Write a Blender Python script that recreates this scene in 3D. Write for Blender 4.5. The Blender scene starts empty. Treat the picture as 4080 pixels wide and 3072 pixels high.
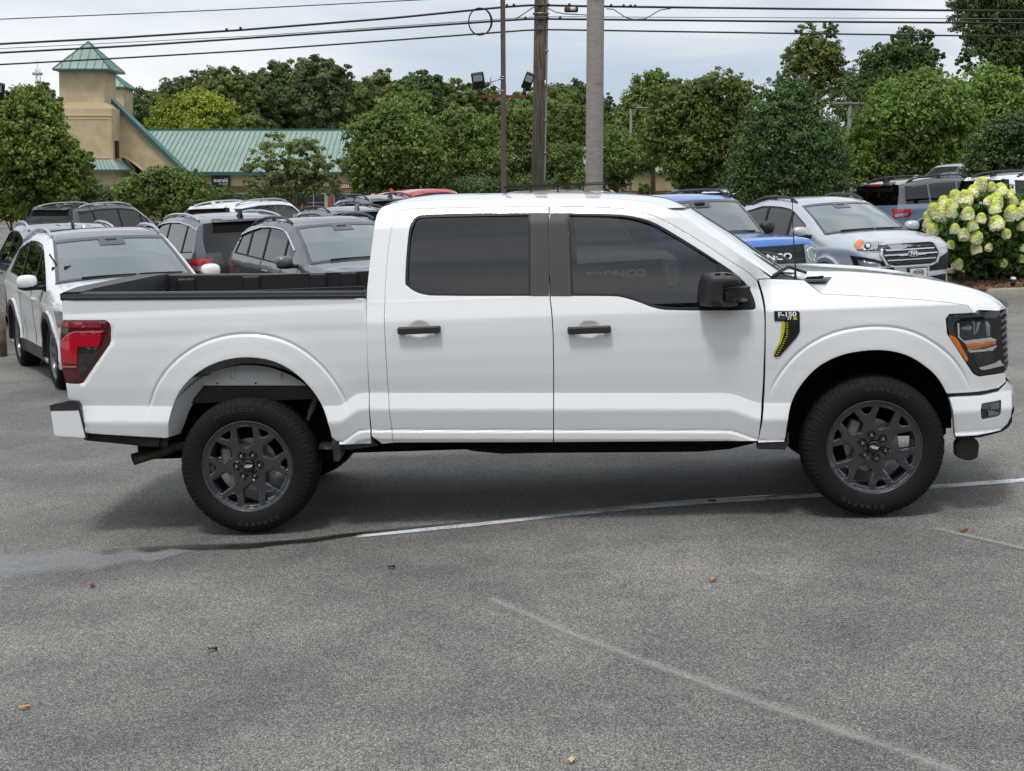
import bpy, math, random
import numpy as np
from mathutils import Vector, Matrix
from mathutils.geometry import delaunay_2d_cdt
from mathutils.bvhtree import BVHTree
random.seed(7); RNG = np.random.default_rng(7)
SC = bpy.context.scene
COL = SC.collection
PI = math.pi
# ------------------------------------------------------------ camera, sky, sun, exposure
CX, CY, FS = 2040.0, 1536.0, 5875.0
PITCH = math.atan((1536.0 - 738.0) / FS)
CP, SP = math.cos(PITCH), math.sin(PITCH)
CAM = Vector((0, 0, 2.0))
cam = bpy.data.cameras.new("camera"); camo = bpy.data.objects.new("camera", cam); COL.objects.link(camo)
camo.location = CAM; camo.rotation_euler = (PI / 2 - PITCH, 0, 0)
cam.sensor_width = 36.0; cam.lens = FS / 4080 * 36; cam.clip_start = 0.1; cam.clip_end = 3000
SC.camera = camo
SC.view_settings.view_transform = 'Standard'; SC.view_settings.look = 'None'
SC.view_settings.gamma = 1; SC.view_settings.use_curve_mapping = False
SC.view_settings.exposure = 0.0
SUN_EL, SUN_AZ = math.radians(66), math.radians(200)
w = bpy.data.worlds.new("World"); SC.world = w; w.use_nodes = True
nt = w.node_tree; N = nt.nodes; Lk = nt.links
bg = N["Background"]
sky = N.new("ShaderNodeTexSky"); sky.sky_type = 'NISHITA'; sky.sun_disc = False
sky.sun_elevation = SUN_EL; sky.sun_rotation = SUN_AZ; sky.dust_density = 2.0
tc = N.new("ShaderNodeTexCoord")
mp = N.new("ShaderNodeMapping"); mp.inputs['Scale'].default_value = (1.0, 1.0, 3.8)
n1 = N.new("ShaderNodeTexNoise"); n1.inputs['Scale'].default_value = 2.6; n1.inputs['Detail'].default_value = 5; n1.inputs['Roughness'].default_value = .52
n1.inputs['Distortion'].default_value = .35
r1 = N.new("ShaderNodeValToRGB")
r1.color_ramp.elements[0].position = .36; r1.color_ramp.elements[0].color = (5.6, 6.5, 7.8, 1)
r1.color_ramp.elements[1].position = .64; r1.color_ramp.elements[1].color = (10.3, 10.5, 10.8, 1)
e = r1.color_ramp.elements.new(.5); e.color = (8.0, 8.6, 9.3, 1)
mx = N.new("ShaderNodeMixRGB"); mx.inputs[0].default_value = .93
Lk.new(tc.outputs['Generated'], mp.inputs[0]); Lk.new(mp.outputs[0], n1.inputs['Vector']); Lk.new(n1.outputs['Fac'], r1.inputs[0])
Lk.new(sky.outputs[0], mx.inputs[1]); Lk.new(r1.outputs[0], mx.inputs[2]); sz = N.new("ShaderNodeSeparateXYZ"); zr = N.new("ShaderNodeMapRange"); zr.inputs[1].default_value = .12; zr.inputs[2].default_value = .95; zr.inputs[3].default_value = 1.0; zr.inputs[4].default_value = 1.25
vm = N.new("ShaderNodeVectorMath"); vm.operation = 'SCALE'; Lk.new(tc.outputs['Generated'], sz.inputs[0]); Lk.new(sz.outputs[2], zr.inputs[0]); Lk.new(mx.outputs[0], vm.inputs[0]); Lk.new(zr.outputs[0], vm.inputs['Scale']); Lk.new(vm.outputs[0], bg.inputs['Color'])
bg.inputs['Strength'].default_value = 0.1
sl = bpy.data.lights.new("sun", 'SUN'); so = bpy.data.objects.new("sun", sl); COL.objects.link(so)
sl.energy = 1.9; sl.angle = math.radians(11); sl.color = (1, .96, .9)
_d = Vector((math.sin(SUN_AZ) * math.cos(SUN_EL), math.cos(SUN_AZ) * math.cos(SUN_EL), math.sin(SUN_EL)))
so.rotation_euler = (-_d).to_track_quat('-Z', 'Y').to_euler()

# ------------------------------------------------------------ pixel -> space helpers (source pixels of the 4080 wide photograph)
def ray(u, v):
    a = (u - CX) / FS; b = (CY - v) / FS
    return Vector((a, CP + b * SP, -SP + b * CP))
def at(u, v, y):
    r = ray(u, v); return CAM + r * (y / r.y)
def gz(x, y):
    g = -.018 + .0418 * max(-7., min(x, 40.)) + .15 * max(0., min(x, 30.) - 10.5) * max(0., min(1., (y - 30) / 25.))
    if y > 48 and x < 12:
        k = min(1., (y - 48) / 45.); k = k * k * (3 - 2 * k) * min(1., (12 - x) / 8.); g = g * (1 - k) + (-.8) * k
    return g
def ground_at(u, v):
    r = ray(u, v); t = (2.0 + .018) / (-r.z + .0418 * r.x); return CAM + r * t

# ------------------------------------------------------------ objects
def link(name, me, mat=None, parent=None):
    o = bpy.data.objects.new(name, me); COL.objects.link(o)
    if mat is not None: me.materials.append(mat)
    if parent is not None: o.parent = parent
    return o
def mesh(name, vs, fs, mat=None, parent=None, smooth=True):
    me = bpy.data.meshes.new(name); me.from_pydata([tuple(map(float, v)) for v in vs], [], [tuple(map(int, f)) for f in fs])
    if smooth: me.polygons.foreach_set('use_smooth', np.ones(len(me.polygons), dtype=bool))
    me.update(); return link(name, me, mat, parent)
def empty(name, loc, rz=0):
    o = bpy.data.objects.new(name, None); COL.objects.link(o); o.location = loc; o.rotation_euler = (0, 0, rz); o.empty_display_size = .3
    return o
def tag(o, label=None, cat=None, group=None, kind=None):
    if label: o['label'] = label
    if cat: o['category'] = cat
    if group: o['group'] = group
    if kind: o['kind'] = kind
    return o
class MB:
    def __init__(s): s.v = []; s.f = []
    def add(s, vs, fs):
        n = len(s.v); s.v += [tuple(v) for v in vs]; s.f += [tuple(i + n for i in f) for f in fs]; return s
    def box(s, c, d, rz=0, bev=0, rx=0, taper=1.0):
        hx, hy, hz = d[0] / 2, d[1] / 2, d[2] / 2
        if bev:
            b = min(bev, hx * .9, hy * .9, hz * .9); P = []
            vs = []; 
            for sz in (-1, 1):
                k = taper if sz > 0 else 1
                for sx, sy in ((-1, -1), (1, -1), (1, 1), (-1, 1)):
                    X, Y = sx * hx * k, sy * hy * k
                    vs += [(X - sx * b, Y, sz * (hz - b)), (X, Y - sy * b, sz * (hz - b)), (X - sx * b, Y - sy * b, sz * hz)]
            fs = []
            q = lambda k, j, t: (k * 4 + j % 4) * 3 + t
            alt = lambda j: (0, 1) if j % 2 == 0 else (1, 0)
            for j in range(4):
                # side faces between corner j and j+1 ; for j even the shared face runs along x
                t = 0 if j % 2 == 0 else 1
                fs.append((q(0, j, t), q(0, j + 1, t), q(1, j + 1, t), q(1, j, t)))
                fs.append((q(1, j, t), q(1, j + 1, t), q(1, j + 1, 2), q(1, j, 2)))
                fs.append((q(0, j, 2), q(0, j + 1, 2), q(0, j + 1, t), q(0, j, t)))
                o = 1 - t
                fs.append((q(0, j, o), q(0, j, t), q(1, j, t), q(1, j, o)))
                fs.append((q(1, j, o), q(1, j, t), q(1, j, 2)))
                fs.append((q(0, j, t), q(0, j, o), q(0, j, 2)))
            fs.append(tuple(q(1, j, 2) for j in range(4))); fs.append(tuple(q(0, j, 2) for j in (3, 2, 1, 0)))
        else:
            vs = [(sx * hx * (taper if sz > 0 else 1), sy * hy * (taper if sz > 0 else 1), sz * hz) for sz in (-1, 1) for sx, sy in ((-1, -1), (1, -1), (1, 1), (-1, 1))]
            fs = [(0, 3, 2, 1), (4, 5, 6, 7), (0, 1, 5, 4), (1, 2, 6, 5), (2, 3, 7, 6), (3, 0, 4, 7)]
        M = Matrix.Rotation(rz, 3, 'Z') @ Matrix.Rotation(rx, 3, 'X')
        return s.add([tuple(M @ Vector(v) + Vector(c)) for v in vs], fs)
    def tube(s, pts, r, n=8, cap=True, closed=False):
        P = [Vector(p) for p in pts]; m = len(P); R = r if hasattr(r, '__len__') else [r] * m
        vs = []; up = None
        for i in range(m):
            if closed: d = P[(i + 1) % m] - P[i - 1]
            else: d = P[min(i + 1, m - 1)] - P[max(i - 1, 0)]
            d = d.normalized() if d.length > 1e-9 else Vector((0, 0, 1))
            if up is None: up = Vector((0, 0, 1)) if abs(d.z) < .9 else Vector((1, 0, 0))
            a = d.cross(up)
            a = a.normalized() if a.length > 1e-6 else d.orthogonal().normalized()
            b = a.cross(d).normalized(); up = b
            for k in range(n):
                t = 2 * PI * k / n; vs.append(tuple(P[i] + (a * math.cos(t) + b * math.sin(t)) * R[i]))
        fs = []
        for i in range(m if closed else m - 1):
            j = (i + 1) % m
            for k in range(n):
                fs.append((i * n + k, i * n + (k + 1) % n, j * n + (k + 1) % n, j * n + k))
        if cap and not closed: fs.append(tuple(range(n))[::-1]); fs.append(tuple((m - 1) * n + k for k in range(n)))
        return s.add(vs, fs)
    def lathe(s, prof, n=48, axis='Y', c=(0, 0, 0), closed=False):
        vs = []; m = len(prof)
        for k in range(n):
            t = 2 * PI * k / n
            for (a, r) in prof:
                if axis == 'Y': p = (r * math.cos(t), a, r * math.sin(t))
                elif axis == 'Z': p = (r * math.cos(t), r * math.sin(t), a)
                else: p = (a, r * math.cos(t), r * math.sin(t))
                vs.append((p[0] + c[0], p[1] + c[1], p[2] + c[2]))
        fs = []
        for k in range(n):
            k2 = (k + 1) % n
            for i in range(m if closed else m - 1):
                i2 = (i + 1) % m; fs.append((k * m + i, k * m + i2, k2 * m + i2, k2 * m + i))
        return s.add(vs, fs)
    def ell(s, c, r, nu=16, nv=10, pw=1.0):
        vs = []; 
        for j in range(nv + 1):
            ph = -PI / 2 + PI * j / nv
            for i in range(nu):
                t = 2 * PI * i / nu
                f = lambda q: math.copysign(abs(q) ** pw, q)
                vs.append((c[0] + r[0] * f(math.cos(ph)) * f(math.cos(t)), c[1] + r[1] * f(math.cos(ph)) * f(math.sin(t)), c[2] + r[2] * f(math.sin(ph))))
        fs = [(j * nu + i, j * nu + (i + 1) % nu, (j + 1) * nu + (i + 1) % nu, (j + 1) * nu + i) for j in range(nv) for i in range(nu)]
        return s.add(vs, fs)
    def build(s, name, mat, parent=None, smooth=True, auto=None):
        o = mesh(name, s.v, s.f, mat, parent, smooth)
        if auto: o.data.set_sharp_from_angle(angle=math.radians(auto))
        return o

# ------------------------------------------------------------ materials
MATS = {}
def P(name, col, rough=.5, metal=0., coat=0., spec=.5, bump=0, bscale=50, var=0, vscale=5, crough=.03, trans=0, alpha=1, emit=0):
    if name in MATS: return MATS[name]
    m = bpy.data.materials.new(name); m.use_nodes = True; t = m.node_tree; b = t.nodes["Principled BSDF"]
    b.inputs['Base Color'].default_value = (*col, 1); b.inputs['Roughness'].default_value = rough; b.inputs['Metallic'].default_value = metal
    b.inputs['Coat Weight'].default_value = coat; b.inputs['Coat Roughness'].default_value = crough; b.inputs['Specular IOR Level'].default_value = spec
    b.inputs['Transmission Weight'].default_value = trans; b.inputs['Alpha'].default_value = alpha
    if emit: b.inputs['Emission Color'].default_value = (*col, 1); b.inputs['Emission Strength'].default_value = emit
    c = t.nodes.new("ShaderNodeTexCoord")
    if bump:
        n = t.nodes.new("ShaderNodeTexNoise"); n.inputs['Scale'].default_value = bscale; n.inputs['Detail'].default_value = 3
        bp = t.nodes.new("ShaderNodeBump"); bp.inputs['Strength'].default_value = bump; bp.inputs['Distance'].default_value = .01
        t.links.new(c.outputs['Object'], n.inputs['Vector']); t.links.new(n.outputs['Fac'], bp.inputs['Height']); t.links.new(bp.outputs[0], b.inputs['Normal'])
    if var:
        n = t.nodes.new("ShaderNodeTexNoise"); n.inputs['Scale'].default_value = vscale; n.inputs['Detail'].default_value = 5
        r = t.nodes.new("ShaderNodeMapRange"); r.inputs[3].default_value = 1 - var; r.inputs[4].default_value = 1 + var
        r.inputs[1].default_value = .3; r.inputs[2].default_value = .7
        h = t.nodes.new("ShaderNodeHueSaturation"); h.inputs['Color'].default_value = (*col, 1)
        t.links.new(c.outputs['Object'], n.inputs['Vector']); t.links.new(n.outputs['Fac'], r.inputs[0]); t.links.new(r.outputs[0], h.inputs['Value']); t.links.new(h.outputs[0], b.inputs['Base Color'])
    MATS[name] = m; return m
def glass(name, tint, ior=1.5, refl=1.0, light_veil=0.0):
    if name in MATS: return MATS[name]
    m = bpy.data.materials.new(name); m.use_nodes = True; t = m.node_tree; t.nodes.clear()
    o = t.nodes.new("ShaderNodeOutputMaterial"); tr = t.nodes.new("ShaderNodeBsdfTransparent"); tr.inputs[0].default_value = (*tint, 1)
    g = t.nodes.new("ShaderNodeBsdfGlossy"); g.inputs['Roughness'].default_value = .012; g.inputs[0].default_value = (1, 1, 1, 1)
    f = t.nodes.new("ShaderNodeFresnel"); f.inputs[0].default_value = ior
    mu = t.nodes.new("ShaderNodeMath"); mu.operation = 'MULTIPLY'; mu.inputs[1].default_value = 1.6 * refl; mu.use_clamp = True
    mix = t.nodes.new("ShaderNodeMixShader"); t.links.new(f.outputs[0], mu.inputs[0]); t.links.new(mu.outputs[0], mix.inputs[0]); t.links.new(tr.outputs[0], mix.inputs[1]); t.links.new(g.outputs[0], mix.inputs[2])
    last = mix
    if light_veil:  # pale teal diffuse layer stands in for light seen in the glass
        d = t.nodes.new("ShaderNodeBsdfDiffuse"); d.inputs[0].default_value = (.42, .50, .50, 1); m2 = t.nodes.new("ShaderNodeMixShader"); m2.inputs[0].default_value = light_veil
        t.links.new(mix.outputs[0], m2.inputs[1]); t.links.new(d.outputs[0], m2.inputs[2]); last = m2
    t.links.new(last.outputs[0], o.inputs[0]); MATS[name] = m; return m
def paint(name, col, metal=0., rough=.35):
    if name in MATS: return MATS[name]
    m = P(name, col, rough, metal, coat=1.0, spec=.5, crough=.015); m.node_tree.nodes['Principled BSDF'].inputs['Coat IOR'].default_value = 1.62
    return m
M_WHITE = paint('white_paint', (.80, .815, .83), rough=.34)
M_BLACKPL = P('black_plastic', (.022, .022, .024), .42, bump=.25, bscale=400)
M_TRIM = P('black_trim', (.010, .010, .011), .5, spec=.35)
M_GLOSSBLK = P('gloss_black', (.008, .008, .009), .08, coat=1)
M_RUBBER = P('rubber', (.011, .011, .0115), .74, spec=.18)
M_DARK = P('dark_underbody', (.008, .008, .008), .9, spec=.1)
M_RIM = P('rim_charcoal', (.078, .081, .089), .30, metal=.7, coat=.6, crough=.08)
M_SILVERRIM = P('rim_silver', (.45, .46, .48), .3, metal=.8)
M_CHROME = P('chrome', (.75, .76, .78), .1, metal=1)
M_STEEL = P('bare_steel', (.42, .38, .33), .38, metal=.7)
M_RUST = P('exhaust_metal', (.16, .12, .09), .42, metal=.6, var=.4, vscale=12)
M_GLASSD = glass('privacy_glass', (.05, .052, .055), refl=.98)
M_GLASSM = glass('tinted_glass', (.22, .235, .23), refl=.98)
M_GLASSC = glass('clear_glass', (.62, .70, .68), refl=1.15, light_veil=.05)
M_SEAT = P('seat_fabric', (.03, .03, .033), .9)
M_RED = P('red_lens', (.42, .004, .018), .12, coat=1)
M_REDD = P('dark_red_lens', (.085, .003, .007), .12, coat=1)
M_REDM = P('mid_red_lens', (.27, .015, .03), .15, coat=1)
M_SMOKE = P('smoked_lens', (.022, .024, .028), .12, coat=1, var=.5, vscale=40)
M_AMBER = P('amber_lens', (.62, .17, .015), .15, coat=1)
M_LENS = P('clear_lens', (.34, .36, .38), .12, metal=.6, coat=1, bump=.6, bscale=60)
M_YELLOW = P('yellow_trim', (.55, .50, .02), .4)
M_WLET = P('white_letter', (.78, .79, .80), .3)

# ------------------------------------------------------------ 2D polygon tools
def resample(pts, sp, closed=True):
    pts = [np.array(p[:2], float) for p in pts]; out = []; n = len(pts)
    for i in range(n if closed else n - 1):
        a, b = pts[i], pts[(i + 1) % n]; L = np.linalg.norm(b - a); k = max(1, int(math.ceil(L / sp)))
        for j in range(k): out.append(a + (b - a) * j / k)
    if not closed: out.append(pts[-1])
    return np.array(out)
def smooth_poly(pts, it=2, keep=30):
    """round the corners flatter than `keep` degrees from straight ... chaikin on every corner softer than `keep`"""
    P_ = [np.array(p, float) for p in pts]
    for _ in range(it):
        out = []; n = len(P_)
        for i in range(n):
            a, b, c = P_[i - 1], P_[i], P_[(i + 1) % n]
            u = b - a; v = c - b; cr = math.degrees(abs(math.atan2(u[0] * v[1] - u[1] * v[0], u @ v)))
            if cr < keep: out += [a * .25 + b * .75, b * .75 + c * .25]
            else: out.append(b)
        P_ = out
    return [tuple(p) for p in P_]
def pip(poly, pts):
    x, y = pts[:, 0], pts[:, 1]; ins = np.zeros(len(pts), bool); n = len(poly); j = n - 1
    for i in range(n):
        xi, yi = poly[i]; xj, yj = poly[j]
        if yi != yj:
            c = ((yi > y) != (yj > y)) & (x < (xj - xi) * (y - yi) / (yj - yi) + xi); ins ^= c
        j = i
    return ins
def dseg(pts, line, closed=False):
    line = np.asarray(line, float); best = np.full(len(pts), 1e9); n = len(line)
    for i in range(n if closed else n - 1):
        a = line[i]; b = line[(i + 1) % n]; d = b - a; L = d @ d
        if L < 1e-14: continue
        t = np.clip(((pts - a) @ d) / L, 0, 1); q = a + t[:, None] * d - pts
        best = np.minimum(best, np.einsum('ij,ij->i', q, q))
    return np.sqrt(best)
def cdt(outer, holes=(), sp=.02, bsp=None, extra=None):
    bsp = bsp or sp * .8
    loops = [resample(outer, bsp)] + [resample(h, bsp) for h in holes]
    lo = loops[0].min(0); hi = loops[0].max(0)
    gx, gy = np.meshgrid(np.arange(lo[0], hi[0], sp), np.arange(lo[1], hi[1], sp * .9)); gx = gx + (np.arange(gx.shape[0]) % 2)[:, None] * sp * .5
    g = np.stack([gx.ravel(), gy.ravel()], 1)
    if len(g):
        k = pip(loops[0], g)
        for h in loops[1:]: k &= ~pip(h, g)
        g = g[k]
        if extra is not None and len(extra):
            e_ = extra[pip(loops[0], extra)]
            for h in loops[1:]: e_ = e_[~pip(h, e_)]
            if len(e_):
                ms = np.array([np.min((e_[:, 0] - q[0]) ** 2 + (e_[:, 1] - q[1]) ** 2) for q in g]); g = g[ms > (sp * .5) ** 2]; g = np.concatenate([g, e_])
        for l in loops:
            if len(g): g = g[dseg(g, l, True) > sp * .45]
    vs = []; es = []; marks = []
    for l in loops:
        n0 = len(vs); vs += [tuple(p) for p in l]; n = len(l); es += [(n0 + i, n0 + (i + 1) % n) for i in range(n)]; marks.append((n0, n))
    vs += [tuple(p) for p in g]
    r = delaunay_2d_cdt([Vector(v) for v in vs], es, [], 0, 1e-6)
    V = np.array([(v.x, v.y) for v in r[0]]); F = np.array([f for f in r[2] if len(f) == 3])
    c = V[F].mean(1); k = pip(loops[0], c)
    for h in loops[1:]: k &= ~pip(h, c)
    F = F[k]
    m = {}
    for i, ol in enumerate(r[3]):
        for q in ol: m[q] = i
    L = [[m[n0 + i] for i in range(n)] for n0, n in marks]
    a = V[F]; ar = (a[:, 1, 0] - a[:, 0, 0]) * (a[:, 2, 1] - a[:, 0, 1]) - (a[:, 1, 1] - a[:, 0, 1]) * (a[:, 2, 0] - a[:, 0, 0])
    F[ar < 0] = F[ar < 0][:, ::-1]
    return V, F, L
def text_mesh(s, size=1.0, bold=0.0, width=1.0, shear=0):
    cu = bpy.data.curves.new("lettering", 'FONT'); cu.body = s; cu.size = size; cu.offset = bold; cu.align_x = 'CENTER'; cu.align_y = 'CENTER'; cu.resolution_u = 3; cu.shear = shear
    o = bpy.data.objects.new("lettering", cu); COL.objects.link(o); dg = bpy.context.evaluated_depsgraph_get(); dg.update()
    me = bpy.data.meshes.new_from_object(o.evaluated_get(dg)); vs = [(v.co.x * width, v.co.y) for v in me.vertices]; fs = [tuple(p.vertices) for p in me.polygons]
    bpy.data.objects.remove(o); bpy.data.curves.remove(cu); bpy.data.meshes.remove(me)
    return vs, fs

# ------------------------------------------------------------ vehicle builder in (X forward, Y inward from the right-hand side, Z up)
class Veh:
    nrm = False
    def __init__(s, root, YM, ys=None, X0=0.):
        s.root, s.YM, s.ys, s.X0 = root, YM, ys, X0; s.cv = []; s.cf = []
    def loc(s, v): return (v[0] - s.X0, v[1] - s.YM, v[2])
    def put(s, name, vs, fs, mat, parent=None, smooth=True, collide=False, auto=None):
        vs = [s.loc(v) for v in vs]
        if collide:
            n = len(s.cv); s.cv += vs
            for f in fs:
                s.cf.append(tuple(i + n for i in f))
        o = mesh(name, vs, fs, mat, parent or s.root, smooth)
        if auto: o.data.set_sharp_from_angle(angle=math.radians(auto))
        return o
    def mb(s, name, m, mat, parent=None, mirror=False, auto=35):
        os_ = [s.put(name, m.v, m.f, mat, parent, auto=auto)]
        if mirror: os_.append(s.put(name, [(x, 2 * s.YM - y, z) for x, y, z in m.v], [f[::-1] for f in m.f], mat, parent if mirror == 'same' else None, auto=auto))
        return os_
    def panel(s, name, outer, holes=(), mat=None, parent=None, sp=.02, fold=.02, dy=0., both=True, ys=None, lip=.003, collide=False, parent2=None, mat2=None, bsp=None, extra=None):
        V, F, L = cdt(outer, holes, sp, bsp, extra); fn = ys or s.ys
        Y = fn(V[:, 0], V[:, 1]) + dy
        if lip:
            for l in L: Y[list(set(l))] += lip
        vs = [(x, y, z) for (x, z), y in zip(V, Y)]; fs = [tuple(f) for f in F]
        if fold:
            for l in L:
                n = len(l); b = len(vs)
                for i in l: vs.append(vs[i])
                for i in l: vs.append((vs[i][0], vs[i][1] + fold, vs[i][2]))
                for i in range(n):
                    j = (i + 1) % n; fs.append((b + i, b + n + i, b + n + j, b + j))
        out = [s.put(name, vs, fs, mat, parent, collide=collide)]
        if both:
            out.append(s.put(name, [(x, 2 * s.YM - y, z) for x, y, z in vs], [f[::-1] for f in fs], mat2 or mat, parent2, collide=collide))
        if s.nrm or fold == 0:
            e = .0025 if fold else .03; X, Z = V[:, 0], V[:, 1]; gx = (fn(X + e, Z) - fn(X - e, Z)) / (2 * e); gz_ = (fn(X, Z + e) - fn(X, Z - e)) / (2 * e)
            nn = np.stack([gx, -np.ones(len(X)), gz_], 1); nn /= np.linalg.norm(nn, axis=1)[:, None]
            bd = sorted({i for l in L for i in l}) if (fold and lip) else []
            for o, sg in zip(out, (1, -1)):
                me = o.data; d = np.zeros(len(me.vertices) * 3, np.float32); me.vertex_normals.foreach_get('vector', d); d = d.reshape(-1, 3).copy()
                q = nn * np.array([1, sg, 1]); keep = d[bd].copy(); d[:len(q)] = q
                if len(bd): k = d[bd] + keep * .7; d[bd] = k / np.linalg.norm(k, axis=1)[:, None]
                me.normals_split_custom_set_from_vertices(d.tolist())
        return out
    def strip(s, name, E, Cn, mat, parent=None, p=2.2, n=14, collide=False, smooth=True, sub=1, pf=None):
        """surface from the near edge E [(X,Y,Z)] over the centre line Cn [(X,Z)] to the mirrored far edge"""
        E = np.array(E, float); Cn = np.array(Cn, float)
        m = len(E); vs = []; fs = []; S = [i / n for i in range(n + 1)]
        cols = [(q, False) for q in S] + [(q, True) for q in S[-2::-1]]
        for i in range(m):
            for q, far in cols:
                h = 1 - (1 - q) ** p
                X = E[i, 0] + (Cn[i, 0] - E[i, 0]) * h; Z = E[i, 2] + (Cn[i, 1] - E[i, 2]) * h; Y = E[i, 1] + (s.YM - E[i, 1]) * q
                if pf: X, Z = pf(X, Y, Z)
                vs.append((X, 2 * s.YM - Y if far else Y, Z))
        w_ = len(cols)
        for i in range(m - 1):
            for k in range(w_ - 1): fs.append((i * w_ + k, i * w_ + k + 1, (i + 1) * w_ + k + 1, (i + 1) * w_ + k))
        return s.put(name, vs, fs, mat, parent, collide=collide, smooth=smooth)
    def bvh(s): s.tree = BVHTree.FromPolygons(s.cv, s.cf); return s
    def patch(s, name, poly, ref, yaw, mat, parent=None, off=.006, mirror=False, sp=.03, fold=.012, holes=(), pitch=0, tri=None, thick=0):
        """a piece lying on the body: polygon (h, z) seen along a horizontal direction `yaw` degrees off the nose towards the right side, thrown onto the body"""
        a = math.radians(yaw); b = math.radians(pitch); D = Vector((math.cos(a) * math.cos(b), -math.sin(a) * math.cos(b), math.sin(b))); H = Vector((math.sin(a), math.cos(a), 0)); U = D.cross(H) * (1 if D.cross(H).z > 0 else -1)
        if tri: V = np.array(tri[0]); F = tri[1]; L = []
        else: V, F, L = cdt(poly, holes, sp)
        R = Vector(ref); vs = []; hit = 0
        last = None
        for h, z in V:
            o_ = Vector(s.loc(R + H * float(h) + U * float(z) + D * 3)); q = s.tree.ray_cast(o_, -D)
            if q[0] is None: vs.append(None)
            else:
                nn = q[1]
                if nn.dot(D) < 0: nn = -nn
                vs.append(q[0] + nn * off); last = q[0]
        if last is None: print("patch missed", name); return []
        for i, v in enumerate(vs):
            if v is None:
                h, z = V[i]; near = min(((float((V[j][0] - h) ** 2 + (V[j][1] - z) ** 2), j) for j in range(len(V)) if vs[j] is not None))
                base = Vector(s.loc(R + H * float(h) + U * float(z))); k = (vs[near[1]] - base).dot(D); vs[i] = base + D * k
        fs = [tuple(map(int, f)) for f in F]; vs = [tuple(v) for v in vs]
        if fold:
            for l in L:
                n = len(l); b0 = len(vs)
                for i in l: vs.append(vs[i])
                for i in l: v = Vector(vs[i]) - D * fold; vs.append(tuple(v))
                for i in range(n): j = (i + 1) % n; fs.append((b0 + i, b0 + n + i, b0 + n + j, b0 + j))
        vs = [(v[0] + s.X0, v[1] + s.YM, v[2]) for v in vs]
        out = [s.put(name, vs, fs, mat, parent)]
        if mirror: out.append(s.put(name, [(x, 2 * s.YM - y, z) for x, y, z in vs], [f[::-1] for f in fs], mat, None if mirror != 'same' else parent))
        return out
# ------------------------------------------------------------ wheels
def tyre_mb(R, r, wdt, tread=True, n=None):
    """tyre whose outer sidewall faces -Y, wheel face plane at y=0"""
    h = R - r
    prof = [(.02, r - .012), (.0, r), (-.010, r + .10 * h), (-.020, r + .34 * h), (-.021, r + .52 * h), (-.014, r + .70 * h), (-.004, r + .82 * h), (.010, R - .018), (.022, R - .007)]
    m = 22 if tread else 8
    for i in range(m + 1): prof.append((.032 + (wdt - .06) * i / m, R - .012 * (abs(2 * i / m - 1) ** 4)))
    prof += [(wdt - .008, R - .018), (wdt + .005, r + .7 * h), (wdt + .012, r + .4 * h), (wdt, r)]
    n = n or (720 if tread else 96); k = len(prof); vs = []; pr = np.array(prof)
    th = np.arange(n) * 2 * PI / n
    rr = np.tile(pr[:, 1], (n, 1)); yy = np.tile(pr[:, 0], (n, 1))
    if tread:
        i0 = 6; T = th[:, None]; Yn = (yy - yy.min()) / wdt
        per = 78
        ph = (T * per / (2 * PI) + 1.1 * np.sin(Yn * 9.0) * .5 + .25 * np.sin(T * 37))
        lat = (np.abs((ph % 1) - .5) > .40)
        zig = .012 * np.sign(np.sin(T * per))
        circ = np.zeros_like(rr, bool)
        for c in (.24, .42, .60, .78): circ |= np.abs((yy + zig) - wdt * c) < .006
        g = (lat | circ) & (pr[:, 1][None, :] > R - .02)
        rr = rr - .0055 * g
        # shoulder lugs running down the sidewall
        sh = ((T * per / 2 / PI) % 1 < .5) & (np.arange(k)[None, :] >= 5) & (np.arange(k)[None, :] <= 8)
        yy = yy - .0022 * sh
    vs = np.stack([rr * np.cos(th)[:, None], yy, rr * np.sin(th)[:, None]], 2).reshape(-1, 3)
    fs = [(a * k + i, a * k + i + 1, ((a + 1) % n) * k + i + 1, ((a + 1) % n) * k + i) for a in range(n) for i in range(k - 1)]
    o = MB(); o.v = [tuple(v) for v in vs]; o.f = fs; return o
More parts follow.
